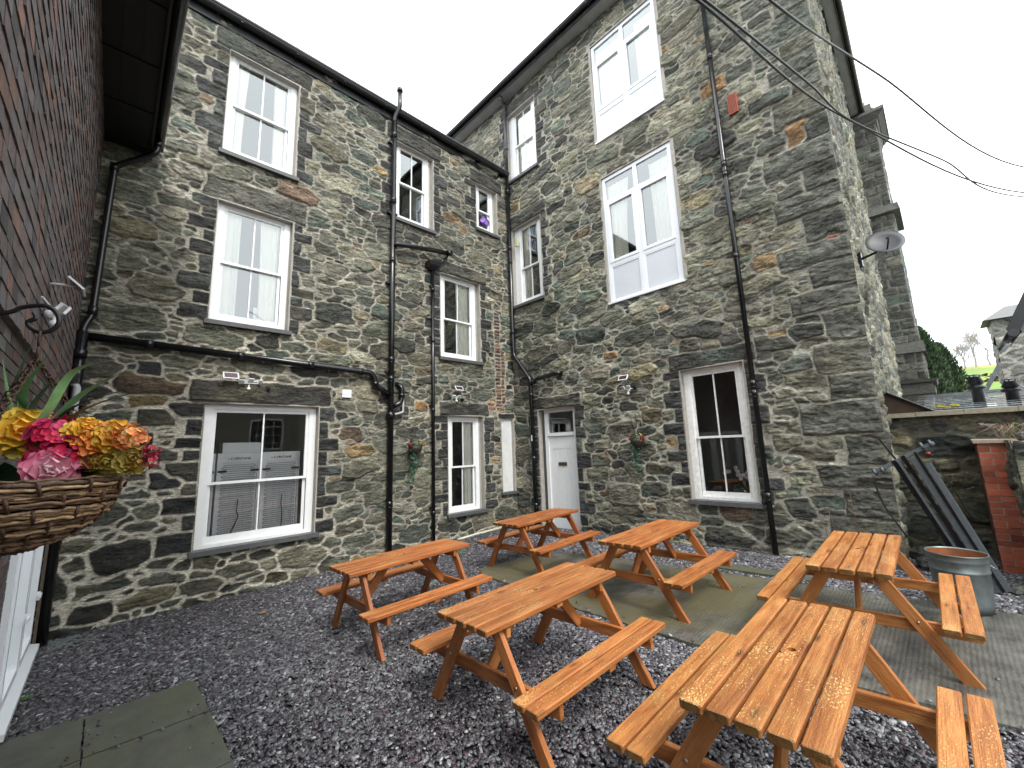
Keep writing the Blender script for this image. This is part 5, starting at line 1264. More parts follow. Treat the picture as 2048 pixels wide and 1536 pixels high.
M['fr'] = simple('galvanised_cabinet', (0.78, 0.80, 0.82), 0.4, metal=0.0, noise=0.1, nscale=5); M['coil'] = simple('coil_grey', (0.12, 0.12, 0.12), 0.4, metal=0.5)
fridge(1.225, 1.815, 8.14, 1.97, 'fridge turned back to the window, behind the left-hand panes, with a black dangling cable', [(1.53, 8.11, 1.23), (1.52, 8.09, 1.05), (1.54, 8.10, 0.95), (1.45, 8.11, 0.7)])
fridge(1.845, 2.435, 8.14, 1.97, 'fridge turned back to the window, behind the right-hand panes, with a thin brown cable', [(2.17, 8.11, 1.25), (2.16, 8.10, 1.1), (2.18, 8.10, 0.9), (2.17, 8.11, 0.6)], txt='red')
fridge(0.60, 1.20, 8.16, 1.97, 'fridge mostly hidden behind the left edge of the window frame', None, txt=False)
mb = MB(); mb.box(1.30, 1.84, 8.26, 8.6, 1.975, 2.14); mb.box(1.32, 1.82, 8.255, 8.26, 1.99, 2.125); o = mb.build('storage_box', M['upvc']); tag(o, 'flat white box lying on top of the fridge behind the left-hand panes', 'box')
mb = MB(); fbox(mb, FA, 2.56, 2.60, -0.9, -0.25, 0.5, 2.8); o = mb.build('door', M['soffit'], wing)
# things on window ledges
rp_ = random.Random(8)
def blob(mb, c, r, n, rr, size, col):
    for _ in range(n):
        d = Vector((rr.gauss(0, 1), rr.gauss(0, 1), rr.gauss(0, 1))).normalized(); p = Vector(c)+d*r*rr.uniform(0.4, 1); petal(mb, p, d, size*rr.uniform(0.7, 1.2), col, rr)
def petal(mb, c, d, s, col, rr, cup=0.3, asp=1.0):
    """a small cupped petal: 3x3 patch facing d"""
    d = Vector(d).normalized(); U = d.orthogonal().normalized(); a = rr.uniform(0, 2*PI); V = d.cross(U); U, V = U*math.cos(a)+V*math.sin(a), V*math.cos(a)-U*math.sin(a)
    c = Vector(c); vs = []
    for (x, y) in ((0, -1), (0.8, -0.55), (1, 0.15), (0.65, 0.8), (0, 1), (-0.65, 0.8), (-1, 0.15), (-0.8, -0.55)): vs.append(c+(U*x*asp+V*y)*s+d*s*cup*(x*x+y*y))
    vs.append(c-d*s*0.05); mb.add(vs, [(i, (i+1) % 8, 8) for i in range(8)], col=col, smooth=True)
orc = empty('potted_orchid', (X0+0.245, 2.55, 0.93), 'white and pink orchid standing inside the ground-floor window with flaking paint', 'plant')
mb = MB(); c = Vector((X0+0.245, 2.52, 0.93)); mb.lathe(c, [(0.018, 0), (0.024, 0.11), (0.020, 0.11), (0.015, 0.02)], 16); mb.build('pot', M['white'], orc)
mb = MB(); cl = []
for i, (dy, dz) in enumerate(((0.24, 0.42), (0.08, 0.45), (-0.06, 0.42), (-0.17, 0.36), (0.03, 0.34), (-0.1, 0.30))):
    e = c+Vector((-0.012, dy, dz)); mb.tube(bez([c+Vector((0, 0.01*i-0.02, 0.1)), c+Vector((0, dy*0.3, dz*0.75)), e]), 0.004, 5); cl.append(e)
for k in range(7):
    a = k*0.9; mb.tube([c+Vector((0, 0, 0.1)), c+Vector((0.012*math.cos(a), 0.10*math.sin(a), 0.17)), c+Vector((0.01*math.cos(a), 0.15*math.sin(a), 0.13))], 0.01, 5)
mb.build('stems', simple('orchid_stem', (0.06, 0.10, 0.03), 0.5), orc)
mb = MB()
for e in cl:
    for _ in range(4):
        p = e+Vector((rp_.uniform(-0.01, 0.008), rp_.uniform(-0.055, 0.055), rp_.uniform(-0.04, 0.04)))
        for k in range(5): petal(mb, p+Vector((0, 0.018*math.cos(k*1.26), 0.018*math.sin(k*1.26))), (-1, 0.3*math.cos(k), 0.3*math.sin(k)), 0.017, (0.85, 0.68, 0.75) if k % 2 else (0.90, 0.88, 0.88), rp_)
mb.build('flowers', simple('orchid_petal', (1, 1, 1), 0.6, attr=True), orc)
mb = MB(); blob(mb, (6.78, Y0+0.26, 7.95), 0.16, 60, rp_, 0.06, (0.30, 0.16, 0.55)); blob(mb, (6.74, Y0+0.26, 8.15), 0.12, 30, rp_, 0.05, (0.5, 0.5, 0.5)); blob(mb, (6.72, Y0+0.26, 7.8), 0.10, 30, rp_, 0.05, (0.4, 0.36, 0.5))
o = mb.build('laundry_heap', simple('mixed_cloth', (1, 1, 1), 0.9, attr=True)); tag(o, 'purple and grey cloths heaped inside the small top window by the corner', 'laundry')
mb = MB(); mb.box(1.55, 1.72, Y0+0.25, Y0+0.26, 4.25, 4.45); o = mb.build('notice_card', M['upvc']); tag(o, 'small white card standing in the middle-floor window above the long pipe', 'card')

# ------------------------------------------------------------ hanging baskets
M['flower'] = simple('artificial_petal', (1, 1, 1), 0.5, noise=0.12, nscale=60, attr=True); M['leafd'] = simple('artificial_leaf', (1, 1, 1), 0.38, noise=0.25, nscale=30, attr=True)
M['wicker'] = simple('wicker', (1, 1, 1), 0.55, noise=0.35, nscale=45, attr=True, bump=0.5, bscale=90); M['rust'] = simple('rusty_iron', (0.07, 0.035, 0.02), 0.75, noise=0.5, nscale=60); M['iron'] = simple('black_iron', (0.012, 0.012, 0.012), 0.45, noise=0.3, nscale=50)
def link_chain(mb, a, b, n, s=0.010):
    a = Vector(a); b = Vector(b); d = (b-a)
    for i in range(n):
        p0 = a+d*(i/n); p1 = a+d*((i+1.15)/n); m = (p0+p1)/2; t = (p1-p0); U = t.orthogonal().normalized(); V = t.normalized().cross(U); W_ = U if i % 2 else V
        pts = [p0, p0*0.7+p1*0.3+W_*s*0.5, p0*0.3+p1*0.7+W_*s*0.5, p1, p0*0.3+p1*0.7-W_*s*0.5, p0*0.7+p1*0.3-W_*s*0.5, p0]
        mb.tube(pts, s*0.16, 4, caps=False)
def blade(mb, pts, w, col, col2=None):
    """long strap leaf with a keel"""
    P = bez(pts, 7); n = len(P); vs = []; fs = []
    for i, p in enumerate(P):
        t = i/(n-1); T = (P[min(i+1, n-1)]-P[max(i-1, 0)]).normalized(); S = T.cross(Vector((0, 0, 1))); S = S.normalized() if S.length > 1e-3 else Vector((1, 0, 0)); Nn = S.cross(T)
        ww = w*math.sin(PI*min(1, 0.22+0.78*t))**0.7*(1-t**5)+0.0006; vs += [p-S*ww+Nn*ww*0.35, p, p+S*ww+Nn*ww*0.35]
    for i in range(n-1):
        for k in range(2): fs.append((i*3+k, i*3+k+1, i*3+k+4, i*3+k+3))
    mb.add(vs, fs, col=col, smooth=True)
def rose(mb, c, d, r, col, rr, inner=None):
    """layered rose: rings of broad cupped petals"""
    d = Vector(d).normalized(); U = d.orthogonal().normalized(); V = d.cross(U); c = Vector(c); inner = inner or col
    for ring, (rad, n, op, s) in enumerate(((0.08, 2, 0.08, 0.36), (0.24, 3, 0.42, 0.56), (0.42, 4, 0.90, 0.78), (0.55, 5, 1.38, 0.86))):
        for k in range(n):
            a = 2*PI*(k+0.5*(ring % 2))/n+rr.uniform(-0.2, 0.2); op_ = op+rr.uniform(-0.12, 0.12)
            rd = U*math.cos(a)+V*math.sin(a); tn = -U*math.sin(a)+V*math.cos(a)
            lng = rd*math.sin(op_)+d*math.cos(op_); nin = d*math.sin(op_)-rd*math.cos(op_)
            base = c+rd*r*rad*0.35-d*r*(0.10+0.09*ring); L_ = r*(0.50+0.14*ring); Wd = r*s
            nu = 7; nv = 7; vs = []
            for i in range(nv):
                t = i/(nv-1); w = Wd*(0.30+0.95*math.sin(min(1.0, t*1.02)*PI*0.60))*math.sqrt(max(0.0, 1-t**7*0.93))
                for j in range(nu):
                    q = (j/(nu-1)-0.5)*2
                    vs.append(base+lng*L_*t*(1-0.16*q*q*t)+tn*w*q+nin*r*(0.16*q*q+0.10*math.sin(PI*t)*-1)+rd*r*0.12*t**4-d*r*0.10*t**4+nin*r*0.018*math.sin(q*4+k*2)*t)
            fs = [(i*nu+j, i*nu+j+1, (i+1)*nu+j+1, (i+1)*nu+j) for i in range(nv-1) for j in range(nu-1)]
            m_ = ring/3; cc = tuple((inner[x]*(1-m_)+col[x]*m_)*1.0 for x in range(3)); g_ = rr.uniform(0.82, 1.12); cc = tuple(v*g_ for v in cc); mb.add(vs, fs, col=cc, smooth=True)
def hydrangea(mb, c, r, col, rr, n=60, face=None):
    for i in range(n):
        d = Vector((rr.gauss(0, 1), rr.gauss(0, 1), rr.gauss(0, 1))).normalized()
        p = Vector(c)+d*r*(rr.uniform(0.78, 1.0) if i % 3 else rr.uniform(0.35, 0.7)); U = d.orthogonal().normalized(); V = d.cross(U); a0 = rr.uniform(0, 6); s = r*0.27*rr.uniform(0.8, 1.15); cc = tuple(v*rr.uniform(0.7, 1.25) for v in col)
        for k in range(4):
            a = a0+k*PI/2; e = U*math.cos(a)+V*math.sin(a); petal(mb, p+e*s*0.62, d+e*rr.uniform(-0.4, 0.3), s*0.62, cc, rr, cup=0.35)
def leaf(mb, c, d, up, L_, w, col):
    d = Vector(d).normalized(); S = d.cross(Vector(up)).normalized(); Nn = S.cross(d); vs = []; n = 6
    for i in range(n+1):
        t = i/n; ww = w*math.sin(PI*min(1, t*0.93+0.07))**0.8*(1-0.25*t); p = Vector(c)+d*L_*t-Nn*L_*0.18*t*t; vs += [p-S*ww+Nn*ww*0.25, p, p+S*ww+Nn*ww*0.25]
    mb.add(vs, [(i*3+k, i*3+k+1, i*3+k+4, i*3+k+3) for i in range(n) for k in range(2)], col=col, smooth=True)
# --- big basket near the camera
bk = empty('hanging_basket', (-0.145, 1.42, 1.75), 'large wicker basket of yellow, pink and orange flowers hanging close on the left', 'hanging basket')
rb = random.Random(12); BC = Vector((-0.150, 1.43, 1.882)); BR = 0.178
mb = MB(); mb.tube(bez([(XL+0.02, 1.575, 2.20), (-0.36, 1.53, 2.235), (-0.211, 1.476, 2.262), (-0.179, 1.465, 2.280), (-0.144, 1.452, 2.288), (-0.124, 1.445, 2.274), (-0.117, 1.442, 2.25), (-0.126, 1.446, 2.23), (-0.144, 1.452, 2.223), (-0.160, 1.458, 2.232), (-0.166, 1.46, 2.245), (-0.153, 1.455, 2.257)], 5), 0.0052, 8)
mb.box(XL, XL+0.03, 1.56, 1.59, 1.9, 2.3); mb.tube(bez([(XL+0.03, 1.575, 1.95), (-0.40, 1.55, 2.06), (-0.33, 1.52, 2.236)]), 0.005, 8)
mb.build('bracket', M['iron'], bk)
hk = Vector((-0.144, 1.452, 2.222)); mb = MB()
ring = [hk+Vector((0.0, 0.010*math.sin(a), -0.014+0.017*math.cos(a))) for a in np.linspace(0, 2*PI, 13)]; mb.tube(ring, 0.0028, 6)
mb.tube([hk+Vector((0, 0, -0.030)), hk+Vector((0, 0, -0.062))], 0.0028, 6)
top = hk+Vector((0, 0, -0.062))
for a in (0.15, 2.35, 4.4): link_chain(mb, top, BC+Vector((math.cos(a)*BR*0.95, math.sin(a)*BR*0.95, 0.0)), 26, 0.011)
mb.build('chain', M['rust'], bk)
mb = MB()
prof = [(1.0, 0.0), (0.985, -0.014), (0.965, -0.028), (0.94, -0.042), (0.905, -0.056), (0.865, -0.070), (0.815, -0.083), (0.755, -0.096), (0.68, -0.108), (0.60, -0.118), (0.5, -0.127), (0.39, -0.134), (0.27, -0.139)]
for i, (rr_, h) in enumerate(prof):
    tone = (0.15, 0.085, 0.045) if i % 3 == 0 else (0.30, 0.19, 0.10)
    for s_ in range(5):
        off = (rb.uniform(-0.004, 0.004), rb.uniform(-0.007, 0.007)); pts = []; ph = rb.uniform(0, 6); nn = 72
        for k in range(nn+1):
            a = 2*PI*k/nn; R_r = BR*rr_+off[0]+0.0020*math.sin(a*24+ph)+0.0012*math.sin(a*7+ph*2); pts.append(BC+Vector((R_r*math.cos(a), R_r*math.sin(a), h+off[1]+0.0016*math.sin(a*17+ph*3)+0.001*math.sin(a*31))))
        v = rb.uniform(0.35, 1.5); mb.tube(pts, 0.0030*rb.uniform(0.7, 1.3), 5, col=tuple(c*v for c in tone), caps=False)
for i in range(0, len(prof)-1, 2):
    nst = 15
    for k in range(nst):
        a = 2*PI*(k+0.5*(i//2 % 2))/nst+rb.uniform(-0.06, 0.06); pts = []
        for j in range(3):
            q = prof[min(i+j, len(prof)-1)]; pts.append(BC+Vector(((BR*q[0]+0.0075)*math.cos(a+0.02*j), (BR*q[0]+0.0075)*math.sin(a+0.02*j), q[1])))
        mb.tube(pts, 0.0035, 5, col=(0.075, 0.04, 0.022))
mb.build('basket', M['wicker'], bk)
mb = MB(); mb.lathe(BC, [(0.001, -0.132), (BR*0.36, -0.128), (BR*0.66, -0.102), (BR*0.86, -0.06), (BR*0.95, -0.02), (BR*0.93, -0.012), (0.001, -0.03)], 36, col=(0.02, 0.015, 0.01)); mb.build('liner', simple('dark_liner', (0.018, 0.013, 0.01), 0.9), bk)
cdir = (Vector((0, 0, 1.918))-BC).normalized()
mb = MB()
Yl, Pk, Or, Ol, Rd = (0.86, 0.62, 0.07), (0.68, 0.035, 0.12), (0.85, 0.25, 0.06), (0.42, 0.33, 0.06), (0.26, 0.012, 0.03)
def fl_(c, kind, r, col, inner=None, n=60, tilt=(0, 0, 0)):
    m = MB(); d = (Vector((0, 0, 1.918))-Vector(c)).normalized()+Vector(tilt)+Vector((0, 0, 0.25))
    if kind == 'rose': rose(m, c, d, r, col, rb, inner)
    else: hydrangea(m, c, r, col, rb, n)
    return m.build('flower', M['flower'], bk)
fl_((-0.148, 1.43, 1.99), 'rose', 0.047, Yl, (0.88, 0.42, 0.03))
fl_((-0.135, 1.48, 2.022), 'hyd', 0.022, (0.85, 0.62, 0.22), n=16); fl_((-0.108, 1.47, 2.016), 'hyd', 0.020, (0.85, 0.66, 0.26), n=14); fl_((-0.16, 1.49, 2.02), 'hyd', 0.020, (0.85, 0.6, 0.2), n=14)
fl_((-0.092, 1.42, 1.975), 'hyd', 0.050, Pk, n=100); fl_((-0.074, 1.385, 1.940), 'hyd', 0.042, Pk, n=80)
fl_((-0.098, 1.39, 1.925), 'rose', 0.034, (0.42, 0.01, 0.06)); fl_((-0.088, 1.345, 1.904), 'rose', 0.040, (0.72, 0.16, 0.28), (0.80, 0.50, 0.56), tilt=(0, 0, -0.1))
fl_((-0.045, 1.365, 1.992), 'rose', 0.034, (0.82, 0.52, 0.05), (0.85, 0.42, 0.04), tilt=(0, 0, 0.6)); fl_((-0.020, 1.345, 1.965), 'rose', 0.034, Or, (0.85, 0.42, 0.05)); fl_((0.004, 1.33, 1.975), 'rose', 0.033, (0.80, 0.46, 0.05), (0.85, 0.36, 0.05))
fl_((0.030, 1.31, 1.972), 'hyd', 0.032, (0.85, 0.34, 0.12), n=40); fl_((-0.005, 1.36, 1.985), 'hyd', 0.028, (0.82, 0.33, 0.08), n=30)
fl_((-0.004, 1.345, 1.912), 'rose', 0.031, Ol, (0.5, 0.36, 0.05), tilt=(0, 0, -0.5)); fl_((0.036, 1.315, 1.922), 'rose', 0.029, Ol, (0.35, 0.22, 0.04))
fl_((0.064, 1.29, 1.935), 'hyd', 0.020, Rd, n=34); fl_((0.066, 1.285, 1.915), 'hyd', 0.017, (0.4, 0.03, 0.06), n=24); fl_((0.052, 1.30, 1.905), 'hyd', 0.020, (0.40, 0.25, 0.03), n=20); fl_((-0.02, 1.35, 1.93), 'rose', 0.026, (0.45, 0.14, 0.05))
mb = MB()
G1, G2 = (0.10, 0.24, 0.075), (0.02, 0.05, 0.025)
b0 = Vector((-0.145, 1.47, 1.93))
for tip, mid, w, c in (((0.000, 1.30, 2.150), (-0.075, 1.38, 2.125), 0.010, (0.26, 0.48, 0.19)), ((0.020, 1.28, 2.130), (-0.055, 1.37, 2.075), 0.0095, (0.20, 0.42, 0.19)), ((0.060, 1.27, 2.085), (-0.04, 1.37, 2.045), 0.006, (0.09, 0.13, 0.035)), ((0.045, 1.27, 2.09), (-0.06, 1.38, 2.05), 0.0045, G2),
                  ((-0.155, 1.47, 2.21), (-0.17, 1.48, 2.10), 0.008, G2), ((-0.125, 1.43, 2.17), (-0.155, 1.46, 2.08), 0.010, (0.05, 0.12, 0.035)), ((-0.20, 1.50, 2.16), (-0.18, 1.49, 2.06), 0.010, (0.13, 0.28, 0.09)), ((-0.17, 1.47, 2.15), (-0.165, 1.47, 2.05), 0.009, (0.15, 0.32, 0.10)), ((-0.24, 1.52, 2.10), (-0.20, 1.50, 2.04), 0.011, G2), ((-0.10, 1.43, 2.13), (-0.135, 1.46, 2.06), 0.009, G2)):
    blade(mb, [b0+Vector((rb.uniform(-0.02, 0.02), rb.uniform(-0.02, 0.02), 0)), b0*0.5+Vector(mid)*0.5+Vector((0, 0, 0.01)), mid, tip], w, c)
for _ in range(44):
    a = rb.uniform(-0.6, 5.5)
    if abs(((a+1.47+PI) % (2*PI))-PI) < 0.8: continue
    leaf(mb, BC+Vector((0.10*math.cos(a), 0.10*math.sin(a), 0.01)), (math.cos(a), math.sin(a), rb.uniform(-0.1, 0.8)), (0, 0, 1), rb.uniform(0.06, 0.10), rb.uniform(0.018, 0.03), (0.018, 0.045, 0.022))
for _ in range(50):
    a = rb.uniform(0, 6.28); rr_ = rb.uniform(0, 0.13); leaf(mb, BC+Vector((rr_*math.cos(a), rr_*math.sin(a), -0.01)), (math.cos(a), math.sin(a), rb.uniform(0.3, 1.5)), (0, 0, 1), rb.uniform(0.04, 0.09), rb.uniform(0.012, 0.02), (0.012, 0.03, 0.016))
mb.build('foliage', M['leafd'], bk)
# --- two small baskets on the walls, with trailing ivy
def wall_basket(F, u, ztop, zc, label, seed):
    rr = random.Random(seed); o = empty('hanging_basket', F.p(u, 0.16, zc), label, 'hanging basket', 'small baskets hanging on the stone walls')
    mb = MB(); mb.tube(bez([F.p(u, 0.0, ztop-0.10), F.p(u, 0.02, ztop), F.p(u, 0.10, ztop+0.04), F.p(u, 0.18, ztop+0.01), F.p(u, 0.17, ztop-0.05)]), 0.006, 6); mb.tube([F.p(u, 0.0, ztop-0.25), F.p(u, 0.0, ztop+0.05)], 0.008, 6); mb.build('bracket', M['iron'], o)
    c = F.p(u, 0.17, zc); mb = MB(); tp = F.p(u, 0.17, ztop-0.05)
    for k in range(3): a = k*2.1; mb.tube([tp, c+F.U*0.13*math.cos(a)+F.N*0.13*math.sin(a)+Vector((0, 0, 0.03))], 0.0022, 4)
    mb.build('chain', M['iron'], o)
    mb = MB(); mb.lathe(c, [(0.001, -0.15), (0.07, -0.13), (0.115, -0.08), (0.135, -0.01), (0.138, 0.03), (0.125, 0.03), (0.001, 0.0)], 20, col=(0.03, 0.022, 0.016)); mb.build('basket', M['wicker'], o)
    mb = MB()
    for j in range(20):   # ivy trails
        a = rr.uniform(0, 2*PI); st = c+F.U*(0.12*math.cos(a))+F.N*(0.10*math.sin(a)+0.03)+Vector((0, 0, 0.05)); x = -0.03+rr.uniform(-0.12, 0.10); ln = rr.uniform(0.2, 0.72)*(1.0 if x < 0.03 else 0.4)
        en = F.p(u+x*0.9, 0.10+rr.uniform(0, 0.14), zc-ln); n = int(ln*40)
        for i in range(n):
            t = i/n; p = st*(1-t)**1.5+en*(1-(1-t)**1.5); p = p+Vector((rr.uniform(-0.02, 0.02), rr.uniform(-0.02, 0.02), rr.uniform(-0.015, 0.015)))
            d = F.N*rr.uniform(0.3, 1)+F.U*rr.uniform(-0.8, 0.8)+Vector((0, 0, rr.uniform(-0.6, 0.6))); g = rr.uniform(0.6, 1.7); petal(mb, p, d, rr.uniform(0.009, 0.018), (0.025*g, 0.085*g, 0.045*g), rr, cup=0.2)
    for j in range(110):
        d = Vector((rr.gauss(0, 1), rr.gauss(0, 1), abs(rr.gauss(0, 0.6)))).normalized(); petal(mb, c+d*0.13+Vector((0, 0, 0.03)), d, 0.02, (0.02, 0.06, 0.03), rr)
    for j in range(12): a = rr.uniform(-1.2, 1.2); blade(mb, [c, c+F.U*0.08*math.sin(a)+Vector((0, 0, 0.12)), c+F.U*0.22*math.sin(a)+F.N*rr.uniform(-0.05, 0.1)+Vector((0, 0, 0.14+0.1*math.cos(a)))], 0.005, (0.06, 0.09, 0.03))
    mb.build('foliage', M['leafd'], o)
    for j, (dx_, dz_, s, col) in enumerate(((-0.12, 0.06, 0.05, (0.45, 0.02, 0.03)), (-0.07, 0.10, 0.035, (0.38, 0.02, 0.03)), (0.08, 0.09, 0.05, (0.55, 0.32, 0.04)), (0.02, 0.11, 0.04, (0.6, 0.2, 0.05)), (0.14, 0.05, 0.045, (0.35, 0.02, 0.04)), (0.11, -0.01, 0.03, (0.5, 0.25, 0.05)))):
        m = MB(); hydrangea(m, c+F.U*dx_+F.N*0.06+Vector((0, 0, dz_)), s, col, rr, 26); m.build('flower', M['flower'], o)
wall_basket(FA, 4.46, 2.30, 1.95, 'small basket with trailing ivy between the thick and the thin black pipes', 3)
wall_basket(FB, -4.22, 2.45, 1.93, 'small basket with trailing ivy between the white door and the flaking sash window', 4)

# ------------------------------------------------------------ far end of the tall building: projecting dressed-stone bay
def coursed(mb, F, u0, u1, n0, n1, z0, z1, rr, ch=(0.22, 0.42)):
    """courses of rock-faced blocks on three sides of a pier"""
    z = z0
    while z < z1-0.05:
        h = min(rr.uniform(*ch), z1-z); h = z1-z if z1-z-h < 0.12 else h
        u = u0; k = rr.uniform(0.25, 0.6)
        while u < u1-0.01:
            w = min(k, u1-u); w = u1-u if u1-u-w < 0.12 else w; c = rr.uniform(0.6, 1.35); cc = (0.125*c, 0.128*c, 0.108*c) if rr.random() < 0.8 else (0.11*c, 0.135*c, 0.125*c)
            o = rr.uniform(0.0, 0.02); fbox(mb, F, u+0.006, u+w-0.006, n0+0.01, n1+o, z+0.006, z+h-0.006, cc); u += w; k = rr.uniform(0.25, 0.6)
        z += h
rf = random.Random(21)
XE = 16.4
FE = Fr((XE, 0, 0), (0, -1, 0), (-1, 0, 0))
YE0, YE1 = 0.84, 0.22
def ash_presets(W, H, rr):
    out = []; z = 0.0
    while z < H-0.05:
        h = min(rr.uniform(0.18, 0.34), H-z); u = 0.0
        while u < W-0.02:
            w = rr.uniform(0.22, 0.5); w = W-u if W-u-w < 0.14 else w; out.append((u+0.006, u+w-0.006, z+0.006, z+h-0.006, 'ash')); u += w
        z += h
    return out
for (za, zb_, n) in ((-1.0, 2.75, 0.07), (3.35, 4.15, 0.06), (4.45, 8.50, 0.0), (8.72, 11.55, 0.0)):
    Wf = YE0-YE1+n*0.6
    masonry('stone_bay', Wf, zb_-za, 0.025, (XE-n, YE0, za), (0, -1, 0), (-1, 0, 0), [], ash_presets(Wf, zb_-za, rf), seed=71, parent=block, mortar=(0.15, 0.145, 0.12), relief=0.6, mat='stone')
    masonry('stone_bay', 1.8, zb_-za, 0.04, (XE-n, YE1-n*0.6, za), (1, 0, 0), (0, -1, 0), [], ash_presets(1.8, zb_-za, rf), seed=72, parent=block, mortar=(0.15, 0.145, 0.12), relief=0.6, mat='stone')
cc = (0.105, 0.104, 0.092)
def band(z0, z1, p0, p1=None):
    p1 = p0 if p1 is None else p1
    c = [FE.p(-YE0, -1.8, z0), FE.p(-YE1+p0, -1.8, z0), FE.p(-YE1+p0, p0, z0), FE.p(-YE0, p0, z0), FE.p(-YE0, -1.8, z1), FE.p(-YE1+p1, -1.8, z1), FE.p(-YE1+p1, p1, z1), FE.p(-YE0, p1, z1)]
    m_ = MB(); m_.hexa(c, cc); m_.build('moulded_course', M['ashlar'], block)
for a in ((2.75, 2.95, 0.06, 0.10), (2.95, 3.15, 0.14, 0.16), (3.15, 3.27, 0.11), (3.27, 3.35, 0.20, 0.24), (4.15, 4.45, 0.12, 0.10), (8.50, 8.72, 0.17, 0.14), (11.55, 11.66, 0.04, 0.08), (11.66, 11.80, 0.10, 0.24), (11.80, 11.90, 0.26)): band(*a)
zz = 11.90
for i in range(9): band(zz, zz+0.2, 0.02-i*0.09+(0.05 if i % 2 else 0)); zz += 0.2
# satellite dish
sd_ = empty('satellite_dish', (8.6, 0.60, 4.8), 'grey satellite dish on an arm high on the gable side of the tall building', 'satellite dish')
c = Vector((8.62, 0.285, 4.90)); ax = Vector((-0.75, -0.25, 0.38)).normalized(); U = ax.orthogonal().normalized()
mb = MB(); mb.lathe(c, [(0.001, 0.0), (0.09, 0.006), (0.17, 0.024), (0.24, 0.050), (0.245, 0.052), (0.24, 0.058), (0.17, 0.033), (0.09, 0.015), (0.001, 0.008)], 30, axis=-ax*-1); mb.build('dish', simple('dish_grey', (0.022, 0.025, 0.028), 0.5, noise=0.2, nscale=4), sd_)
mb = MB(); mb.tube([c-Vector((0, 0, 0.20))+ax*0.03, c+ax*0.26-Vector((0, 0, 0.10))], 0.012, 8); mb.tube([c+ax*0.26-Vector((0, 0, 0.10)), c+ax*0.20-Vector((0, 0, 0.07))], 0.022, 10); mb.build('feed_arm', M['black'], sd_)
mb = MB(); mb.tube([c-ax*0.02, c-ax*0.08+Vector((0, 0.1, -0.05)), (8.60, 0.60, 4.74)], 0.02, 8); mb.box(8.53, 8.67, 0.58, 0.66, 4.62, 4.84); mb.build('bracket', M['black'], sd_)

# ------------------------------------------------------------ yard's right-hand side
XW = 8.7
PAL_DARK = [((0.075, 0.070, 0.048), 5), ((0.05, 0.052, 0.042), 5), ((0.095, 0.080, 0.050), 3), ((0.03, 0.031, 0.028), 4), ((0.12, 0.115, 0.095), 1)]
yw = empty('yard_wall', (XW, -0.8, 0), 'dark damp rubble wall with a stone coping at the end of the yard', 'wall')
def wdark(X, Z): return 0.35+0.75*np.clip((Z-1.55)/0.25, 0, 1)
masonry('stone_face', 4.6, 2.15, 0.02*QUAL, (XW, 0.80, 0.0), (0, -1, 0), (-1, 0, 0), [], [], seed=41, parent=yw, mortar=(0.12, 0.105, 0.07), relief=1.5, pal=PAL_DARK)
mb = MB(); mb.box(XW+0.02, XW+0.5, -3.8, 0.8, -0.1, 2.14); mb.build('wall_core', M['render'], yw)
mb = MB()
for i in range(9):
    y1 = 0.80-i*0.5; k = rf.uniform(-0.01, 0.01); mb.hexa([(XW-0.09, y1-0.495, 2.13+k), (XW+0.5, y1-0.495, 2.15+k), (XW+0.5, y1, 2.15+k), (XW-0.09, y1, 2.13+k), (XW-0.08, y1-0.495, 2.195+k), (XW+0.5, y1-0.495, 2.22+k), (XW+0.5, y1, 2.22+k), (XW-0.08, y1, 2.195+k)], col=(0.20, 0.175, 0.125))
mb.build('coping', M['attr'], yw)
# ruined skirt where the gable meets the yard wall
bp_ = empty('brick_pier', (8.0, -0.6, 0), 'red brick pier with a crumbling foot against the dark yard wall', 'pier')
mb = MB(); z = 0.12; row = 0
while z < 1.74:
    for (ax_, a0, a1, face) in (('y', -0.90, -0.235, 7.90),):
        y = a0+(0.1125 if row % 2 else 0)-0.11
        while y < a1:
            ya, yb_ = max(y, a0), min(y+0.215, a1)
            if yb_-ya > 0.03: c = rf.uniform(0.65, 1.2); c *= 0.5 if rf.random() < 0.12 else 1; mb.box(7.90+rf.uniform(-0.004, 0.004), 8.1, ya, yb_, z, z+0.065, col=(0.40*c, 0.10*c, 0.05*c))
            y += 0.225
    x = 7.905 + (0.0 if row % 2 else 0.1125)
    while x < 8.68:
        xb = min(x+0.215, 8.68); c = rf.uniform(0.5, 1.0); mb.box(x, xb, -0.30, -0.228, z, z+0.065, col=(0.16*c, 0.055*c, 0.035*c)); x += 0.225  # side bricks darker than the front: shade put into their colour
    z += 0.075; row += 1
mb.build('bricks', M['attr'], bp_)
mb = MB(); mb.box(7.906, 8.68, -0.90, -0.234, 0.0, 1.735); mb.build('mortar_core', M['render'], bp_)
mb = MB(); mb.box(7.86, 8.70, -0.92, -0.20, 1.735, 1.775, col=(0.30, 0.24, 0.18)); mb.build('cap_slab', M['attr'], bp_)
rw = empty('rubble_wall', (7.2, -1.5, 0), 'mossy broken-topped rubble wall at the right edge, in front of the brick pier', 'wall')
PAL_MOSS = [((0.095, 0.105, 0.07), 5), ((0.06, 0.075, 0.048), 4), ((0.13, 0.125, 0.10), 3), ((0.04, 0.045, 0.035), 3)]
masonry('stone_face', 2.4, 1.72, 0.02*QUAL, (7.15, -0.48, 0.05), (0.0, -1.0, 0), (-1, 0, 0), [], [], seed=43, parent=rw, mortar=(0.15, 0.145, 0.10), relief=1.3, pal=PAL_MOSS)
masonry('stone_end', 0.75, 1.72, 0.02*QUAL, (7.15, -0.48, 0.05), (1.0, 0.0, 0), (0, 1, 0), [], [], seed=44, parent=rw, mortar=(0.13, 0.125, 0.09), relief=1.0, pal=PAL_MOSS)
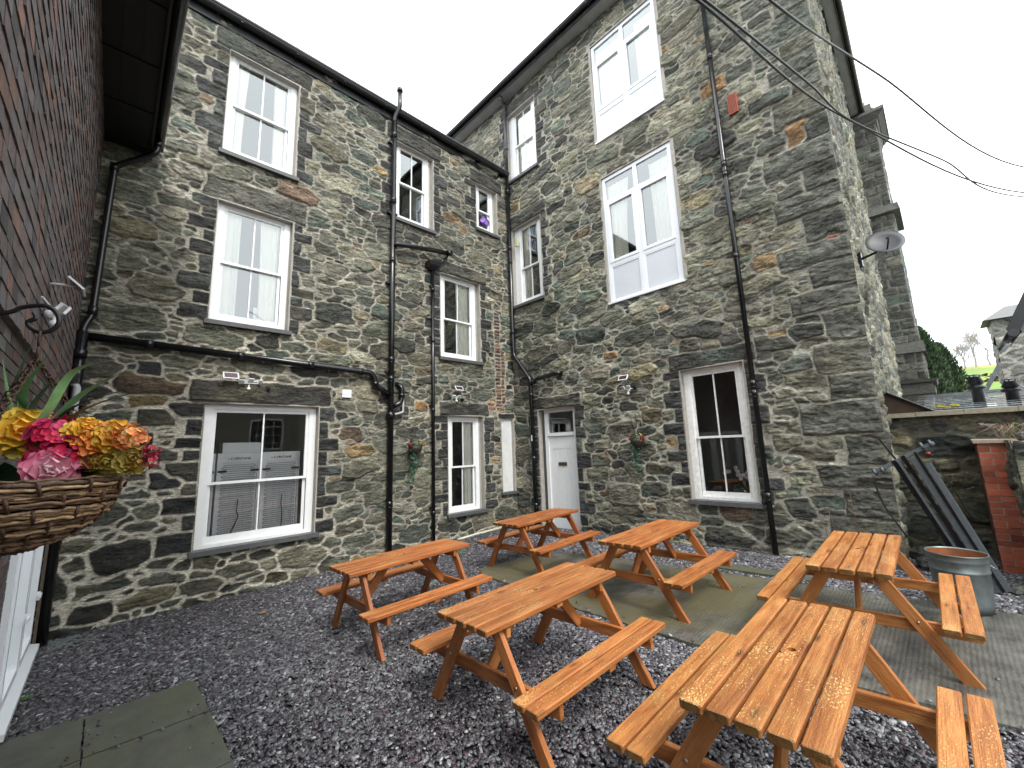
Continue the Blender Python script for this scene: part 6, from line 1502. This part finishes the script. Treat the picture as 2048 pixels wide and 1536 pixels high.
def boulder(mb, c, r, rr, col, sq=(1, 1, 0.6)):
    n = 9; m = 6; vs = []; ph = [rr.uniform(0, 6) for _ in range(4)]
    for i in range(m+1):
        th = PI*i/m
        for k in range(n):
            a = 2*PI*k/n; q = 1+0.16*math.sin(a*2+ph[0])+0.13*math.sin(a*3+ph[1]+th*2)+0.1*math.cos(th*3+ph[2]); vs.append(Vector(c)+Vector((math.cos(a)*math.sin(th)*sq[0], math.sin(a)*math.sin(th)*sq[1], math.cos(th)*sq[2]))*r*q)
    mb.add(vs, [(i*n+k, (i+1)*n+k, (i+1)*n+(k+1) % n, i*n+(k+1) % n) for i in range(m) for k in range(n)], col=col)
mb = MB()
for i in range(26): boulder(mb, (7.28+rf.uniform(0, 0.45), -0.62-i*0.075+rf.uniform(-0.03, 0.03), 1.76+rf.uniform(-0.04, 0.06)+0.03*math.sin(i)), rf.uniform(0.06, 0.12), rf, tuple(c*rf.uniform(0.7, 1.3) for c in (0.085, 0.095, 0.062)))
mb.build('top_stones', M['ashlar'], rw)
mb = MB(); mb.box(7.19, 7.9, -2.8, -0.51, 0.0, 1.74); mb.build('wall_core', M['render'], rw)
# dry grass clump on the wall
mb = MB()
for i in range(130):
    x, y = rf.uniform(8.0, 8.55), rf.uniform(-0.95, -0.45); a = rf.uniform(0, 6.28); L_ = rf.uniform(0.12, 0.32)
    mb.tube([(x, y, 1.76), (x+0.3*L_*math.cos(a), y+0.3*L_*math.sin(a), 1.76+L_*0.7), (x+L_*math.cos(a), y+L_*math.sin(a), 1.76+L_*rf.uniform(0.2, 0.6))], 0.003, 3, col=tuple(c*rf.uniform(0.4, 1.1) for c in (0.20, 0.18, 0.11)), caps=False)
o = mb.build('dry_plant', M['attr']); tag(o, 'tangle of dry straw-coloured stems growing behind the brick pier cap', 'plant')
# loose stones and slates in the dark corner
for i, (x, y, r, sq) in enumerate(((7.75, 0.42, 0.16, (1, 0.8, 0.6)), (8.05, 0.15, 0.14, (1.2, 0.8, 0.5)), (7.9, -0.1, 0.10, (1, 1, 0.6)), (8.2, 0.45, 0.20, (1, 1, 0.5)), (7.5, -0.55, 0.13, (1.1, 0.9, 0.5)), (7.15, -0.30, 0.12, (1.2, 0.8, 0.4)), (7.0, -0.48, 0.15, (1, 1, 0.4)), (8.35, -0.05, 0.12, (1, 1, 0.7)))):
    mb = MB(); boulder(mb, (x, y, gz(x, y)+r*sq[2]*0.6), r, rf, (0.055, 0.056, 0.048), sq); o = mb.build('loose_stone', M['ashlar'])
    tag(o, ['largest loose stone but one, in the dark corner nearest the gable', 'loose dark stone in the middle of the corner behind the rack', 'small loose stone between the rack foot and the brick pier', 'biggest loose stone, against the foot of the yard wall', 'loose stone at the foot of the brick pier', 'flat loose stone just behind the galvanised bin', 'flat loose stone beside the mossy rubble wall', 'loose stone lying deepest, at the foot of the yard wall near the pier'][i], 'stone', 'loose stones in the yard corner')
# weathered edge post at the building corner
# bin
bn = empty('galvanised_bin', (6.22, 0.12, gz(6.2, 0.1)), 'galvanised metal bin with a rusty inside, standing open beside the far table', 'bin'); bz = gz(6.2, 0.1)
gal = simple('galvanised_steel', (0.17, 0.20, 0.20), 0.42, metal=0.6, noise=0.35, nscale=9, rvar=0.15, bump=0.15, bscale=14)
mb = MB(); pr = [(0.001, 0.02), (0.185, 0.02), (0.19, 0.0), (0.20, 0.10), (0.203, 0.11), (0.203, 0.12), (0.21, 0.25), (0.216, 0.40), (0.222, 0.405), (0.222, 0.42), (0.218, 0.425), (0.222, 0.50), (0.226, 0.505), (0.226, 0.515), (0.224, 0.555), (0.229, 0.560), (0.231, 0.566), (0.229, 0.572), (0.224, 0.570), (0.220, 0.560)]
mb.lathe(Vector((6.22, 0.12, bz)), pr, 48); mb.build('body', gal, bn)
mb = MB(); mb.lathe(Vector((6.22, 0.12, bz)), [(0.219, 0.562), (0.212, 0.40), (0.205, 0.25), (0.18, 0.06), (0.001, 0.05)], 48); mb.build('rusty_lining', simple('rusted_steel', (0.22, 0.075, 0.025), 0.7, noise=0.4, nscale=12), bn)
for s in (-1, 1):
    mb = MB(); b = Vector((6.22, 0.12, bz+0.47)); ty = Vector((0.25, s, 0)).normalized(); tx = Vector((ty.y, -ty.x, 0)); mb.tube(elbow([b+ty*0.215+tx*0.05, b+ty*0.26+tx*0.05-Vector((0, 0, 0.03)), b+ty*0.26-tx*0.05-Vector((0, 0, 0.03)), b+ty*0.215-tx*0.05], 0.02), 0.007, 8); mb.build('handle', gal, bn)
# leaning cycle carrier / tow rack
rk = empty('towing_rack', (7.0, 0.2, 0.1), 'black and grey metal rack with a red lamp, leaning in the corner behind the bin', 'rack')
T0 = Vector((7.15, 0.42, 1.62)); B0 = Vector((6.98, -0.10, 0.16)); ax = (B0-T0).normalized(); sd2 = Vector((0.05, 1, 0)); sd2 = (sd2-ax*sd2.dot(ax)).normalized(); nn = ax.cross(sd2)
gm = simple('anodised_rail', (0.10, 0.112, 0.12), 0.45, metal=0.5, noise=0.25, nscale=30)
for k, (o_, w, m_, l0, nm) in enumerate(((0.13, 0.035, 'black', 0.02, 'rail'), (0.085, 0.022, 'g', 0.05, 'rail'), (0.02, 0.03, 'black', 0.0, 'rail'), (-0.06, 0.05, 'g', 0.05, 'slotted_rail'), (-0.155, 0.045, 'g', 0.16, 'slotted_rail'), (-0.11, 0.02, 'black', 0.0, 'rail'))):
    mb = MB(); mb.beam(T0+sd2*o_+ax*l0-nn*0.01*k, B0+sd2*o_*0.75-nn*0.01*k, w*1.35, 0.035, sd2, ch=0.003); mb.build(nm, gm if m_ == 'g' else M['black'], rk)
mb = MB(); mb.beam(T0+sd2*0.34-Vector((0, 0, 0.10)), T0-sd2*0.30+Vector((0, 0, 0.05)), 0.045, 0.03, ax, ch=0.004); mb.build('cross_bar', simple('grey_bar', (0.13, 0.15, 0.16), 0.4, metal=0.4), rk)
for e_, s in ((T0+sd2*0.33-Vector((0, 0, 0.10)), 1), (T0-sd2*0.27+Vector((0, 0, 0.05)), -1)):
    for q in (0.0, -0.085): mb = MB(); mb.lathe(e_+sd2*q*s, [(0.001, -0.012), (0.045, -0.012), (0.048, 0.0), (0.045, 0.012), (0.001, 0.012)], 18, axis=sd2); mb.build('wheel_clamp', gm, rk)
mb = MB(); mb.lathe(T0-sd2*0.23-Vector((0.02, 0, 0.06)), [(0.001, 0), (0.026, 0.0), (0.028, 0.015), (0.022, 0.026), (0.001, 0.03)], 16, axis=(-1, 0, 0)); mb.build('tail_lamp', simple('red_lens', (0.12, 0.004, 0.004), 0.3), rk)
mb = MB(); mb.tube(bez([T0+sd2*0.36-Vector((0.02, 0, 0.14)), T0+sd2*0.30-Vector((0.03, 0, 0.5)), T0+sd2*0.12-Vector((0.02, 0, 0.95))]), 0.010, 6); mb.tube(bez([T0-sd2*0.24-Vector((0.02, 0, 0.10)), T0-sd2*0.40-Vector((0.0, 0, 0.55)), T0-sd2*0.50-Vector((-0.05, 0, 0.9))]), 0.006, 6); mb.build('cable', M['black'], rk)
mb = MB(); mb.beam(T0+Vector((0.02, 0.22, 0.22)), T0+Vector((0.05, 0.02, -0.2)), 0.03, 0.02, (1, 0, 0)); mb.build('stay', M['black'], rk)

# lean-to cheek against the gable
lt = empty('lean_to', (8.9, 0.5, 2.2), 'brown boarded cheek of a lean-to with black edging, above the yard wall', 'lean-to')
mb = MB(); p = [(8.78, 0.80, 2.20), (8.78, 0.12, 2.20), (8.78, 0.80, 2.66)]; q = [(a+0.05, b, c) for a, b, c in p]; mb.add(p+q, [(0, 2, 1), (3, 4, 5), (0, 1, 4, 3), (1, 2, 5, 4), (2, 0, 3, 5)]); mb.build('boarded_cheek', simple('brown_board', (0.055, 0.035, 0.022), 0.8, noise=0.35, nscale=12), lt)
mb = MB(); mb.beam((8.76, 0.84, 2.70), (8.76, 0.06, 2.17), 0.09, 0.025, (1, 0, 0)); mb.build('edging', M['black'], lt)
mb = MB(); mb.beam((9.5, 0.84, 2.70), (9.5, 0.10, 2.20), 1.4, 0.03, (1, 0, 0)); mb.build('roof', M['slate'], lt)

# low slate-roofed building beyond the wall, with flues
lo = empty('low_building', (12, -2, 0), 'low building with a wet pale slate roof just beyond the yard wall', 'building')
mb = MB(); n = 12
for i in range(n):
    t0, t1 = i/n, (i+1)/n; x0 = 9.3+5.6*t0; x1 = 9.3+5.6*t1+0.08; z0 = 2.20+0.60*t0; z1 = 2.20+0.60*t1
    y = 0.25 + (0.14 if i % 2 else 0)
    while y > -7.0:
        yb_ = y-0.28; c = rf.uniform(0.8, 1.2); k = rf.uniform(0, 0.004)
        mb.hexa([(x0, yb_+0.004, z0+0.007+k), (x1, yb_+0.004, z1+0.002), (x1, y, z1+0.002), (x0, y, z0+0.007+k), (x0, yb_+0.004, z0+0.012+k), (x1, yb_+0.004, z1+0.005), (x1, y, z1+0.005), (x0, y, z0+0.012+k)], col=(0.50*c, 0.53*c, 0.57*c)); y = yb_  # base colour paled to stand in for sky reflected on wet slates
wet = simple('wet_slate', (1, 1, 1), 0.14, coat=1.0, spec=1.0, noise=0.2, nscale=3, attr=True)
mb.build('slate_roof', wet, lo)
mb = MB(); mb.box(9.35, 14.8, -7.0, 0.2, -1.0, 2.18); mb.build('wall', M['render'], lo)
mb = MB(); mb.tube([(14.95, 0.3, 2.79), (14.95, -7, 2.79)], 0.035, 8); mb.build('ridge', M['slate'], lo)
mb = MB()
for i in range(14): boulder(mb, (9.6+rf.uniform(-0.1, 1.2), rf.uniform(-0.15, 0.15), 2.27+rf.uniform(0, 0.06)), rf.uniform(0.03, 0.06), rf, (0.34, 0.30, 0.05), (1, 1, 0.3))
o = mb.build('moss_clumps', simple('yellow_moss', (1, 1, 1), 0.95, attr=True), lo)
def flue(x, y, z0, h, label):
    o = empty('chimney_flue', (x, y, z0), label, 'flue', 'black flues on the low roof'); mb = MB()
    mb.lathe((x, y, z0-0.15), [(0.085, 0), (0.08, h*0.6), (0.13, h*0.62), (0.12, h*0.70), (0.075, h*0.72), (0.10, h*0.78), (0.115, h*0.80), (0.075, h*0.98), (0.085, h), (0.06, h), (0.05, h*0.9)], 16); mb.build('pot', simple('sooty_pot', (0.008, 0.008, 0.009), 0.4, noise=0.3), o)
    mb = MB(); mb.lathe((x, y, z0-0.15), [(0.001, h+0.05), (0.10, h+0.03), (0.10, h+0.02), (0.001, h+0.035)], 14); 
    for a in (0, 2.1, 4.2): mb.tube([(x+0.07*math.cos(a), y+0.07*math.sin(a), z0-0.15+h-0.02), (x+0.07*math.cos(a), y+0.07*math.sin(a), z0-0.15+h+0.03)], 0.008, 5)
    mb.build('cowl', M['black'], o); mb = MB(); mb.lathe((x, y, z0-0.18), [(0.11, 0), (0.11, 0.06), (0.07, 0.08)], 14); mb.build('collar', simple('terracotta_collar', (0.20, 0.07, 0.05), 0.8), o)
flue(11.2, -0.475, 2.42, 0.58, 'left-hand black flue with a smoking cowl, clear of the stone chimney'); flue(11.0, -0.86, 2.40, 0.45, 'right-hand shorter black flue, in front of the stone chimney')
def smoke(c, s):
    mb = MB(); n = 12; mb.lathe(c, [(0.02*s, 0), (0.10*s, 0.08*s), (0.2*s, 0.3*s), (0.22*s, 0.55*s), (0.12*s, 0.8*s), (0.01*s, 0.9*s)], n)
    m = bpy.data.materials.new('smoke'); m.use_nodes = True; nt = m.node_tree; nt.nodes.clear(); o_ = nt.nodes.new('ShaderNodeOutputMaterial'); v = nt.nodes.new('ShaderNodeVolumePrincipled'); v.inputs['Color'].default_value = (0.9, 0.93, 0.95, 1); v.inputs['Density'].default_value = 1.3; nt.links.new(v.outputs[0], o_.inputs['Volume'])
    mb.v = [tuple(v) for v in mb.v]; mb.f += [tuple(range(n-1, -1, -1)), tuple(range(5*n, 6*n))]; mb.sm += [False, False]
    o = mb.build('smoke', m); o['kind'] = 'stuff'; o['label'] = 'thin white smoke drifting from a roof flue'; o['category'] = 'smoke'; o.rotation_euler = (0, 0, 0)
smoke(Vector((11.2, -0.50, 2.90)), 0.8)

# gabled stone building at the right edge
gb = empty('stone_outbuilding', (9.6, -2.5, 0), 'dark stone gable with a black verge, cut off by the right edge', 'building')
masonry('stone_face', 3.0, 4.4, 0.03*QUAL, (9.6, -1.02, 1.6), (0, -1, 0), (-1, 0, 0), [], [], seed=51, parent=gb, cut=lambda X, Z: Z+1.6 < 3.25+X*2.08, mortar=(0.10, 0.09, 0.065), relief=1.4, pal=PAL_DARK)
mb = MB(); mb.hexa([(9.62, -2.6, 0), (10.6, -2.6, 0), (10.6, -1.03, 0), (9.62, -1.03, 0), (9.62, -2.6, 6.4), (10.6, -2.6, 6.4), (10.6, -1.03, 3.05), (9.62, -1.03, 3.05)]); mb.build('wall_core', M['render'], gb)
sl = 2.0
mb = MB(); mb.add([(9.30, -0.92, 3.36), (9.30, -2.6, 3.30+1.8*2.1), (10.9, -2.6, 3.30+1.8*2.1), (10.9, -0.92, 3.36), (9.30, -0.95, 3.28), (9.30, -2.6, 3.18+1.8*2.1), (10.9, -2.6, 3.18+1.8*2.1), (10.9, -0.95, 3.28)], [(3,2,1,0), (4,5,6,7), (0,1,5,4), (1,2,6,5), (2,3,7,6), (3,0,4,7)]); mb.build('roof', M['slate'], gb)
mb = MB(); mb.beam((9.28, -0.86, 3.30), (9.28, -2.6, 3.30+1.74*2.1), 0.03, 0.13, (1, 0, 0)); mb.build('verge_board', M['gutter'], gb)
mb = MB(); mb.tube([(9.2, -0.86, 3.27), (10.9, -0.86, 3.27)], 0.06, 10); mb.build('gutter', M['black'], gb)
# stone chimney on its own gable
sc_ = empty('stone_chimney', (25, -2.4, 0), 'tall square stone chimney with a slate cap beyond the low roof', 'chimney')
F_ = Fr((25, 0, 0), (0, -1, 0), (-1, 0, 0))
PAL_CH = [((0.19, 0.185, 0.165), 5), ((0.15, 0.15, 0.135), 4), ((0.23, 0.22, 0.19), 3), ((0.11, 0.115, 0.105), 2)]
masonry('stone_shaft', 1.5, 3.3, 0.04, (25, -1.84, 2.9), (0, -1, 0), (-1, 0, 0), [], [], seed=61, parent=sc_, mortar=(0.34, 0.33, 0.29), pal=PAL_CH, joint=0.05, sizes=[(0.2, 0.34, 0.12, 0.2, 8, 0.05), (0.1, 0.18, 0.06, 0.1, 14, 0.08)])
masonry('stone_side', 1.4, 3.3, 0.04, (26.4, -1.84, 2.9), (-1, 0, 0), (0, 1, 0), [], [], seed=62, parent=sc_, mortar=(0.34, 0.33, 0.29), pal=PAL_CH, joint=0.05, sizes=[(0.2, 0.34, 0.12, 0.2, 8, 0.05), (0.1, 0.18, 0.06, 0.1, 14, 0.08)])
masonry('stone_base', 3.4, 4.3, 0.05, (24.9, -1.0, -1.0), (0, -1, 0), (-1, 0, 0), [], [], seed=63, parent=sc_, mortar=(0.33, 0.32, 0.28), pal=PAL_CH, joint=0.05, sizes=[(0.2, 0.34, 0.12, 0.2, 8, 0.05), (0.1, 0.18, 0.06, 0.1, 14, 0.08)])
mb = MB(); mb.box(25.03, 26.37, -3.31, -1.87, 0, 6.15); mb.build('core', M['render'], sc_)
mb = MB(); a = [(24.75, -3.45, 6.2), (26.65, -3.45, 6.2), (26.65, -1.60, 6.2), (24.75, -1.60, 6.2)]; b_ = [(25.4, -2.7, 6.75), (26.0, -2.7, 6.75), (26.0, -2.3, 6.75), (25.4, -2.3, 6.75)]; mb.hexa(a+b_); mb.build('slate_cap', simple('pale_slate', (0.15, 0.155, 0.15), 0.6, noise=0.2), sc_)
mb = MB(); mb.beam((24.6, -1.0, 2.9), (24.6, -1.75, 4.3), 0.3, 0.14, (1, 0, 0)); mb.build('verge', M['slate'], sc_)

# ------------------------------------------------------------ trees, field, far trees
M['needle'] = simple('conifer_foliage', (1, 1, 1), 0.8, attr=True)
def conifer(x, y, h, r, label, seed):
    rr = np.random.default_rng(seed); o = empty('conifer_tree', (x, y, 0), label, 'tree', 'conifers beside the tall building')
    mb = MB(); mb.tube([(x, y, -0.3), (x+0.05, y, h*0.5), (x, y, h*0.95)], 0.2, 10, radii=[0.24, 0.14, 0.03])
    for k in range(26):
        z = h*(0.12+0.8*k/26); a = k*2.4; R = r*0.7*(1-(z/h)**2); mb.tube([(x, y, z), (x+R*math.cos(a), y+R*math.sin(a), z+R*0.9)], 0.03, 5)
    mb.build('trunk', simple('bark', (0.06, 0.045, 0.035), 0.9), o)
    n = 14000; t = rr.random(n)**0.8; a = rr.uniform(0, 2*PI, n); lob = 1+0.18*np.sin(a*3+t*9)+0.14*np.sin(a*7+t*17+1)
    R = r*np.minimum(1, (1-t)**0.42*1.15)*np.clip(t*6+0.55, 0, 1)*lob*np.sqrt(rr.uniform(0.35, 1, n))
    P = np.stack([x+R*np.cos(a), y+R*np.sin(a), h*t+0.2], -1); s = rr.uniform(0.03, 0.085, n)
    d = np.stack([np.cos(a)*0.5+rr.normal(0, .3, n), np.sin(a)*0.5+rr.normal(0, .3, n), np.ones(n)*1.0], -1); d /= np.linalg.norm(d, axis=1)[:, None]
    e = np.cross(d, rr.normal(0, 1, (n, 3))); e /= np.linalg.norm(e, axis=1)[:, None]
    V = np.stack([P-e*s[:, None]*0.6, P+e*s[:, None]*0.6, P+d*s[:, None]*2.4], 1).reshape(-1, 3)
    me = bpy.data.meshes.new('crown'); me.from_pydata(V.tolist(), [], [(3*i, 3*i+1, 3*i+2) for i in range(n)])
    c = np.array([0.034, 0.062, 0.024])*rr.uniform(0.3, 2.2, (n, 1)); at = me.attributes.new('col', 'FLOAT_COLOR', 'POINT'); at.data.foreach_set('color', np.concatenate([np.repeat(c, 3, 0), np.ones((3*n, 1))], 1).astype(np.float32).ravel())
    me.materials.append(M['needle']); link('crown', me, o)
conifer(25.0, 0.35, 6.15, 0.85, 'dark conifer nearest the stone bay, the taller of the two', 1)
conifer(27.5, -0.15, 5.7, 0.9, 'dark conifer just right of the taller one, with a rounded top', 2)
# field rising behind
def hz(x, y):
    t = np.clip((x-32)/110, 0, 1); return -0.5+18.5*t**1.0*(0.9+0.1*np.sin(y*0.02)) + 0.5*np.sin(x*0.06+y*0.04) - 6*np.clip((x-150)/120, 0, 1)
nxh, nyh = 60, 60; xs = np.linspace(30, 420, nxh); ys = np.linspace(-260, 160, nyh); XX, YY = np.meshgrid(xs, ys, indexing='ij'); ZZ = hz(XX, YY)
mb = MB(); mb.add(np.stack([XX, YY, ZZ], -1).reshape(-1, 3).tolist(), [(i*nyh+j, (i+1)*nyh+j, (i+1)*nyh+j+1, i*nyh+j+1) for i in range(nxh-1) for j in range(nyh-1)], smooth=True)
def fieldmat():
    m, nt, b = mat_new('grass_field'); N = nt.nodes; L = nt.links; tc = N.new('ShaderNodeTexCoord'); n1 = N.new('ShaderNodeTexNoise'); n1.inputs['Scale'].default_value = 0.06; n1.inputs['Detail'].default_value = 6; L.new(tc.outputs['Object'], n1.inputs[0])
    rp = N.new('ShaderNodeValToRGB'); rp.color_ramp.elements[0].position = 0.38; rp.color_ramp.elements[1].position = 0.62; rp.color_ramp.elements[0].color = (0.10, 0.19, 0.025, 1); rp.color_ramp.elements[1].color = (0.28, 0.27, 0.05, 1); L.new(n1.outputs[0], rp.inputs[0]); L.new(rp.outputs[0], b.inputs['Base Color']); b.inputs['Roughness'].default_value = 0.95; return m
o = mb.build('hill', fieldmat()); o['kind'] = 'structure'
def hedge(p0, p1, hh, label):
    mb = MB(); n = 60
    for i in range(n*14):
        t = rf.random(); x = p0[0]+(p1[0]-p0[0])*t; y = p0[1]+(p1[1]-p0[1])*t; z = float(hz(np.float64(x), np.float64(y)))
        petal(mb, (x+rf.uniform(-0.6, 0.6), y+rf.uniform(-0.6, 0.6), z+rf.uniform(0, hh)), (rf.gauss(0, 1), rf.gauss(0, 1), 1), 0.28, tuple(c*rf.uniform(0.5, 1.3) for c in (0.05, 0.06, 0.03)), rf)
    o = mb.build('hedge', M['needle']); tag(o, label, 'hedge')
hedge((97, -30), (100, 14), 1.1, 'upper dark hedge line crossing the green field'); hedge((72, -22), (70, 12), 0.8, 'lower thin hedge line crossing the green field')
def bare_tree(x, y, h, seed, label):
    rr = random.Random(seed); z = float(hz(np.float64(x), np.float64(y))); mb = MB()
    def br(p, d, L_, r, lv):
        e = p+d*L_; mb.tube([p, (p+e)/2+Vector((rr.gauss(0, 1), rr.gauss(0, 1), 0))*L_*0.06, e], r, 4, radii=[r, r*0.8, r*0.6], caps=False)
        if lv > 0:
            for _ in range(4 if lv > 2 else 3):
                nd = (d+Vector((rr.gauss(0, 0.55), rr.gauss(0, 0.55), rr.gauss(0.1, 0.35)))).normalized(); br(e-d*L_*rr.uniform(0, 0.35), nd, L_*rr.uniform(0.55, 0.8), r*0.55, lv-1)
    o = empty('bare_tree', (x, y, z), label, 'tree', 'bare trees along the top of the field'); br(Vector((x, y, z-0.3)), Vector((0, 0, 1)), h*0.30, 0.20, 5); mb.build('branches', simple('twig_grey', (0.30, 0.265, 0.25), 0.9), o)  # twig colour lightened to stand in for distance haze
bare_tree(128, -2.8, 9, 1, 'leftmost bare tree on the field, low and round'); bare_tree(132, -6.2, 13, 2, 'tall bare tree on the field, left of the stone chimney'); bare_tree(136, -8.6, 12, 3, 'bare tree on the field just touching the stone chimney')
bare_tree(130, -4.6, 8, 4, 'small bare tree between the two larger ones on the field')

# ------------------------------------------------------------ overhead cables
def cable(pts, r, label):
    mb = MB(); mb.tube(bez(pts, 14), r, 6); o = mb.build('overhead_cable', simple('cable_sheath', (0.015, 0.013, 0.016), 0.5)); tag(o, label, 'cable', 'cables crossing overhead')
D_ = lambda d, k: CAM_POS+Vector(d)*k
d0, d1, d2 = (0.649, 0.192, 0.736), (0.851, 0.041, 0.524), (0.932, -0.128, 0.340)
def dirn(a, b, c): return Vector((a, b, c))
cable([D_((0.45, 0.30, 0.84), 4.4), D_(d0, 4.8), D_(d1, 8.4), D_(d2, 13.5), D_((0.93, -0.30, 0.26), 19)], 0.0125, 'upper strand of the twin cable crossing the tall building')
cable([D_((0.44, 0.30, 0.845), 4.4), D_((0.640, 0.192, 0.744), 4.8), D_((0.800, 0.082, 0.594), 6.9), D_((0.853, 0.037, 0.520), 8.4), D_((0.905, -0.055, 0.422), 10.9), D_((0.934, -0.128, 0.334), 13.5), D_((0.93, -0.30, 0.255), 19)], 0.0115, 'lower strand of the twin cable crossing the tall building')
cable([D_((0.5, 0.2, 0.84), 5.4), D_((0.706, 0.102, 0.701), 6.0), D_((0.827, -0.005, 0.561), 9.5), D_((0.919, -0.132, 0.373), 14.5), D_((0.92, -0.28, 0.29), 20)], 0.0125, 'single thin cable higher up, running to the right against the sky')

# ------------------------------------------------------------ opposite side of the yard (seen only in the panes)
ob = empty('rendered_building', (3.5, -7.5, 0), 'plain rendered building across the yard, seen only as a reflection in the window panes', 'building')
mb = MB(); mb.box(-0.3, 9.0, -12.5, -7.0, -0.5, 4.4); mb.build('wall', simple('dull_render', (0.26, 0.24, 0.20), 0.9, noise=0.2, nscale=1.2), ob)
mb = MB(); mb.hexa([(-0.5, -12.8, 4.4), (9.2, -12.8, 4.4), (9.2, -6.75, 4.4), (-0.5, -6.75, 4.4), (-0.5, -9.9, 6.4), (9.2, -9.9, 6.4), (9.2, -9.8, 6.4), (-0.5, -9.8, 6.4)]); mb.build('roof', M['slate'], ob)
Fo = Fr((0, -7.0, 0), (1, 0, 0), (0, 1, 0))
for (a, b, c, d) in ((4.6, 6.0, 2.2, 3.6), (0.9, 1.9, 2.4, 3.4)):
    mb = MB(); frame4(mb, Fo, a, b, c, d, 0.07, 0.0, 0.05)
    for i in range(1, 4): u = a+(b-a)*i/4; fbox(mb, Fo, u-0.01, u+0.01, 0.01, 0.04, c+0.07, d-0.07); zz = c+(d-c)*i/4; fbox(mb, Fo, a+0.07, b-0.07, 0.012, 0.038, zz-0.01, zz+0.01)
    w = mb.build('window', M['white'], ob); mb = MB(); fbox(mb, Fo, a+0.05, b-0.05, 0.002, 0.008, c+0.05, d-0.05); mb.build('pane', simple('dark_pane', (0.01, 0.01, 0.012), 0.1), w)

# ------------------------------------------------------------ weeds and bits on the ground
def weed(x, y, r, n, label, col=(0.06, 0.15, 0.03)):
    mb = MB()
    for _ in range(n):
        a = rf.uniform(0, 6.28); d = rf.uniform(0, r); px, py = x+d*math.cos(a), y+d*math.sin(a); leaf(mb, (px, py, gz(px, py)+0.005), (math.cos(a), math.sin(a), rf.uniform(0.3, 1.4)), (0, 0, 1), rf.uniform(0.02, 0.05), rf.uniform(0.006, 0.014), tuple(c*rf.uniform(0.6, 1.5) for c in col))
    o = mb.build('weed', M['leafd']); tag(o, label, 'weed', 'weeds growing through the chippings')
weed(4.85, 6.75, 0.20, 120, 'bright green weeds in the chippings left of the farthest table')
weed(6.9, 6.65, 0.12, 60, 'small green weeds between the farthest table and the wall')
weed(-0.36, 5.35, 0.05, 50, 'green weeds at the outer end of the left-hand paving slabs'); weed(-0.36, 6.0, 0.05, 30, 'tiny weeds under the white plastic window')
weed(0.75, 7.65, 0.05, 24, 'tuft of pale weeds at the foot of the wing wall'); weed(2.2, 7.7, 0.04, 16, 'tiny weed at the wall foot below the fridge window')
for i, (u, h) in enumerate(((1.35, 0.55), (1.22, 0.72), (1.12, 0.45), (1.5, 0.4))):
    pass
mb = MB()
for (y, h, l) in ((1.02, 1.05, 0.05), (1.25, 0.75, 0.09), (1.12, 0.62, -0.02), (1.35, 0.5, 0.06)): mb.tube([(7.40, y, 0.1), (7.38, y+l*0.4, 0.1+h*0.5), (7.40, y+l, 0.1+h)], 0.005, 5)
o = mb.build('dry_stalks', simple('dead_stalk', (0.10, 0.05, 0.03), 0.9)); tag(o, 'thin dead brown stalks standing against the tall building behind the bin-side table', 'plant')
mb = MB(); mb.add([(1.55, 6.45, gz(1.5, 6.4)+0.03), (1.62, 6.47, gz(1.5, 6.4)+0.028), (1.60, 6.50, gz(1.5, 6.4)+0.04), (1.54, 6.49, gz(1.5, 6.4)+0.03)], [(0, 1, 2, 3)], col=(0.35, 0.16, 0.04)); o = mb.build('fallen_leaf', M['leafd']); tag(o, 'small orange leaf lying on the chippings', 'leaf')
mb = MB(); boulder(mb, (3.55, 5.6, gz(3.5, 5.6)+0.02), 0.13, rf, (0.13, 0.15, 0.14), (1.2, 0.7, 0.18)); o = mb.build('flat_stone', M['ashlar']); tag(o, 'flat pale stone lying under the table nearest the fridge window', 'stone')
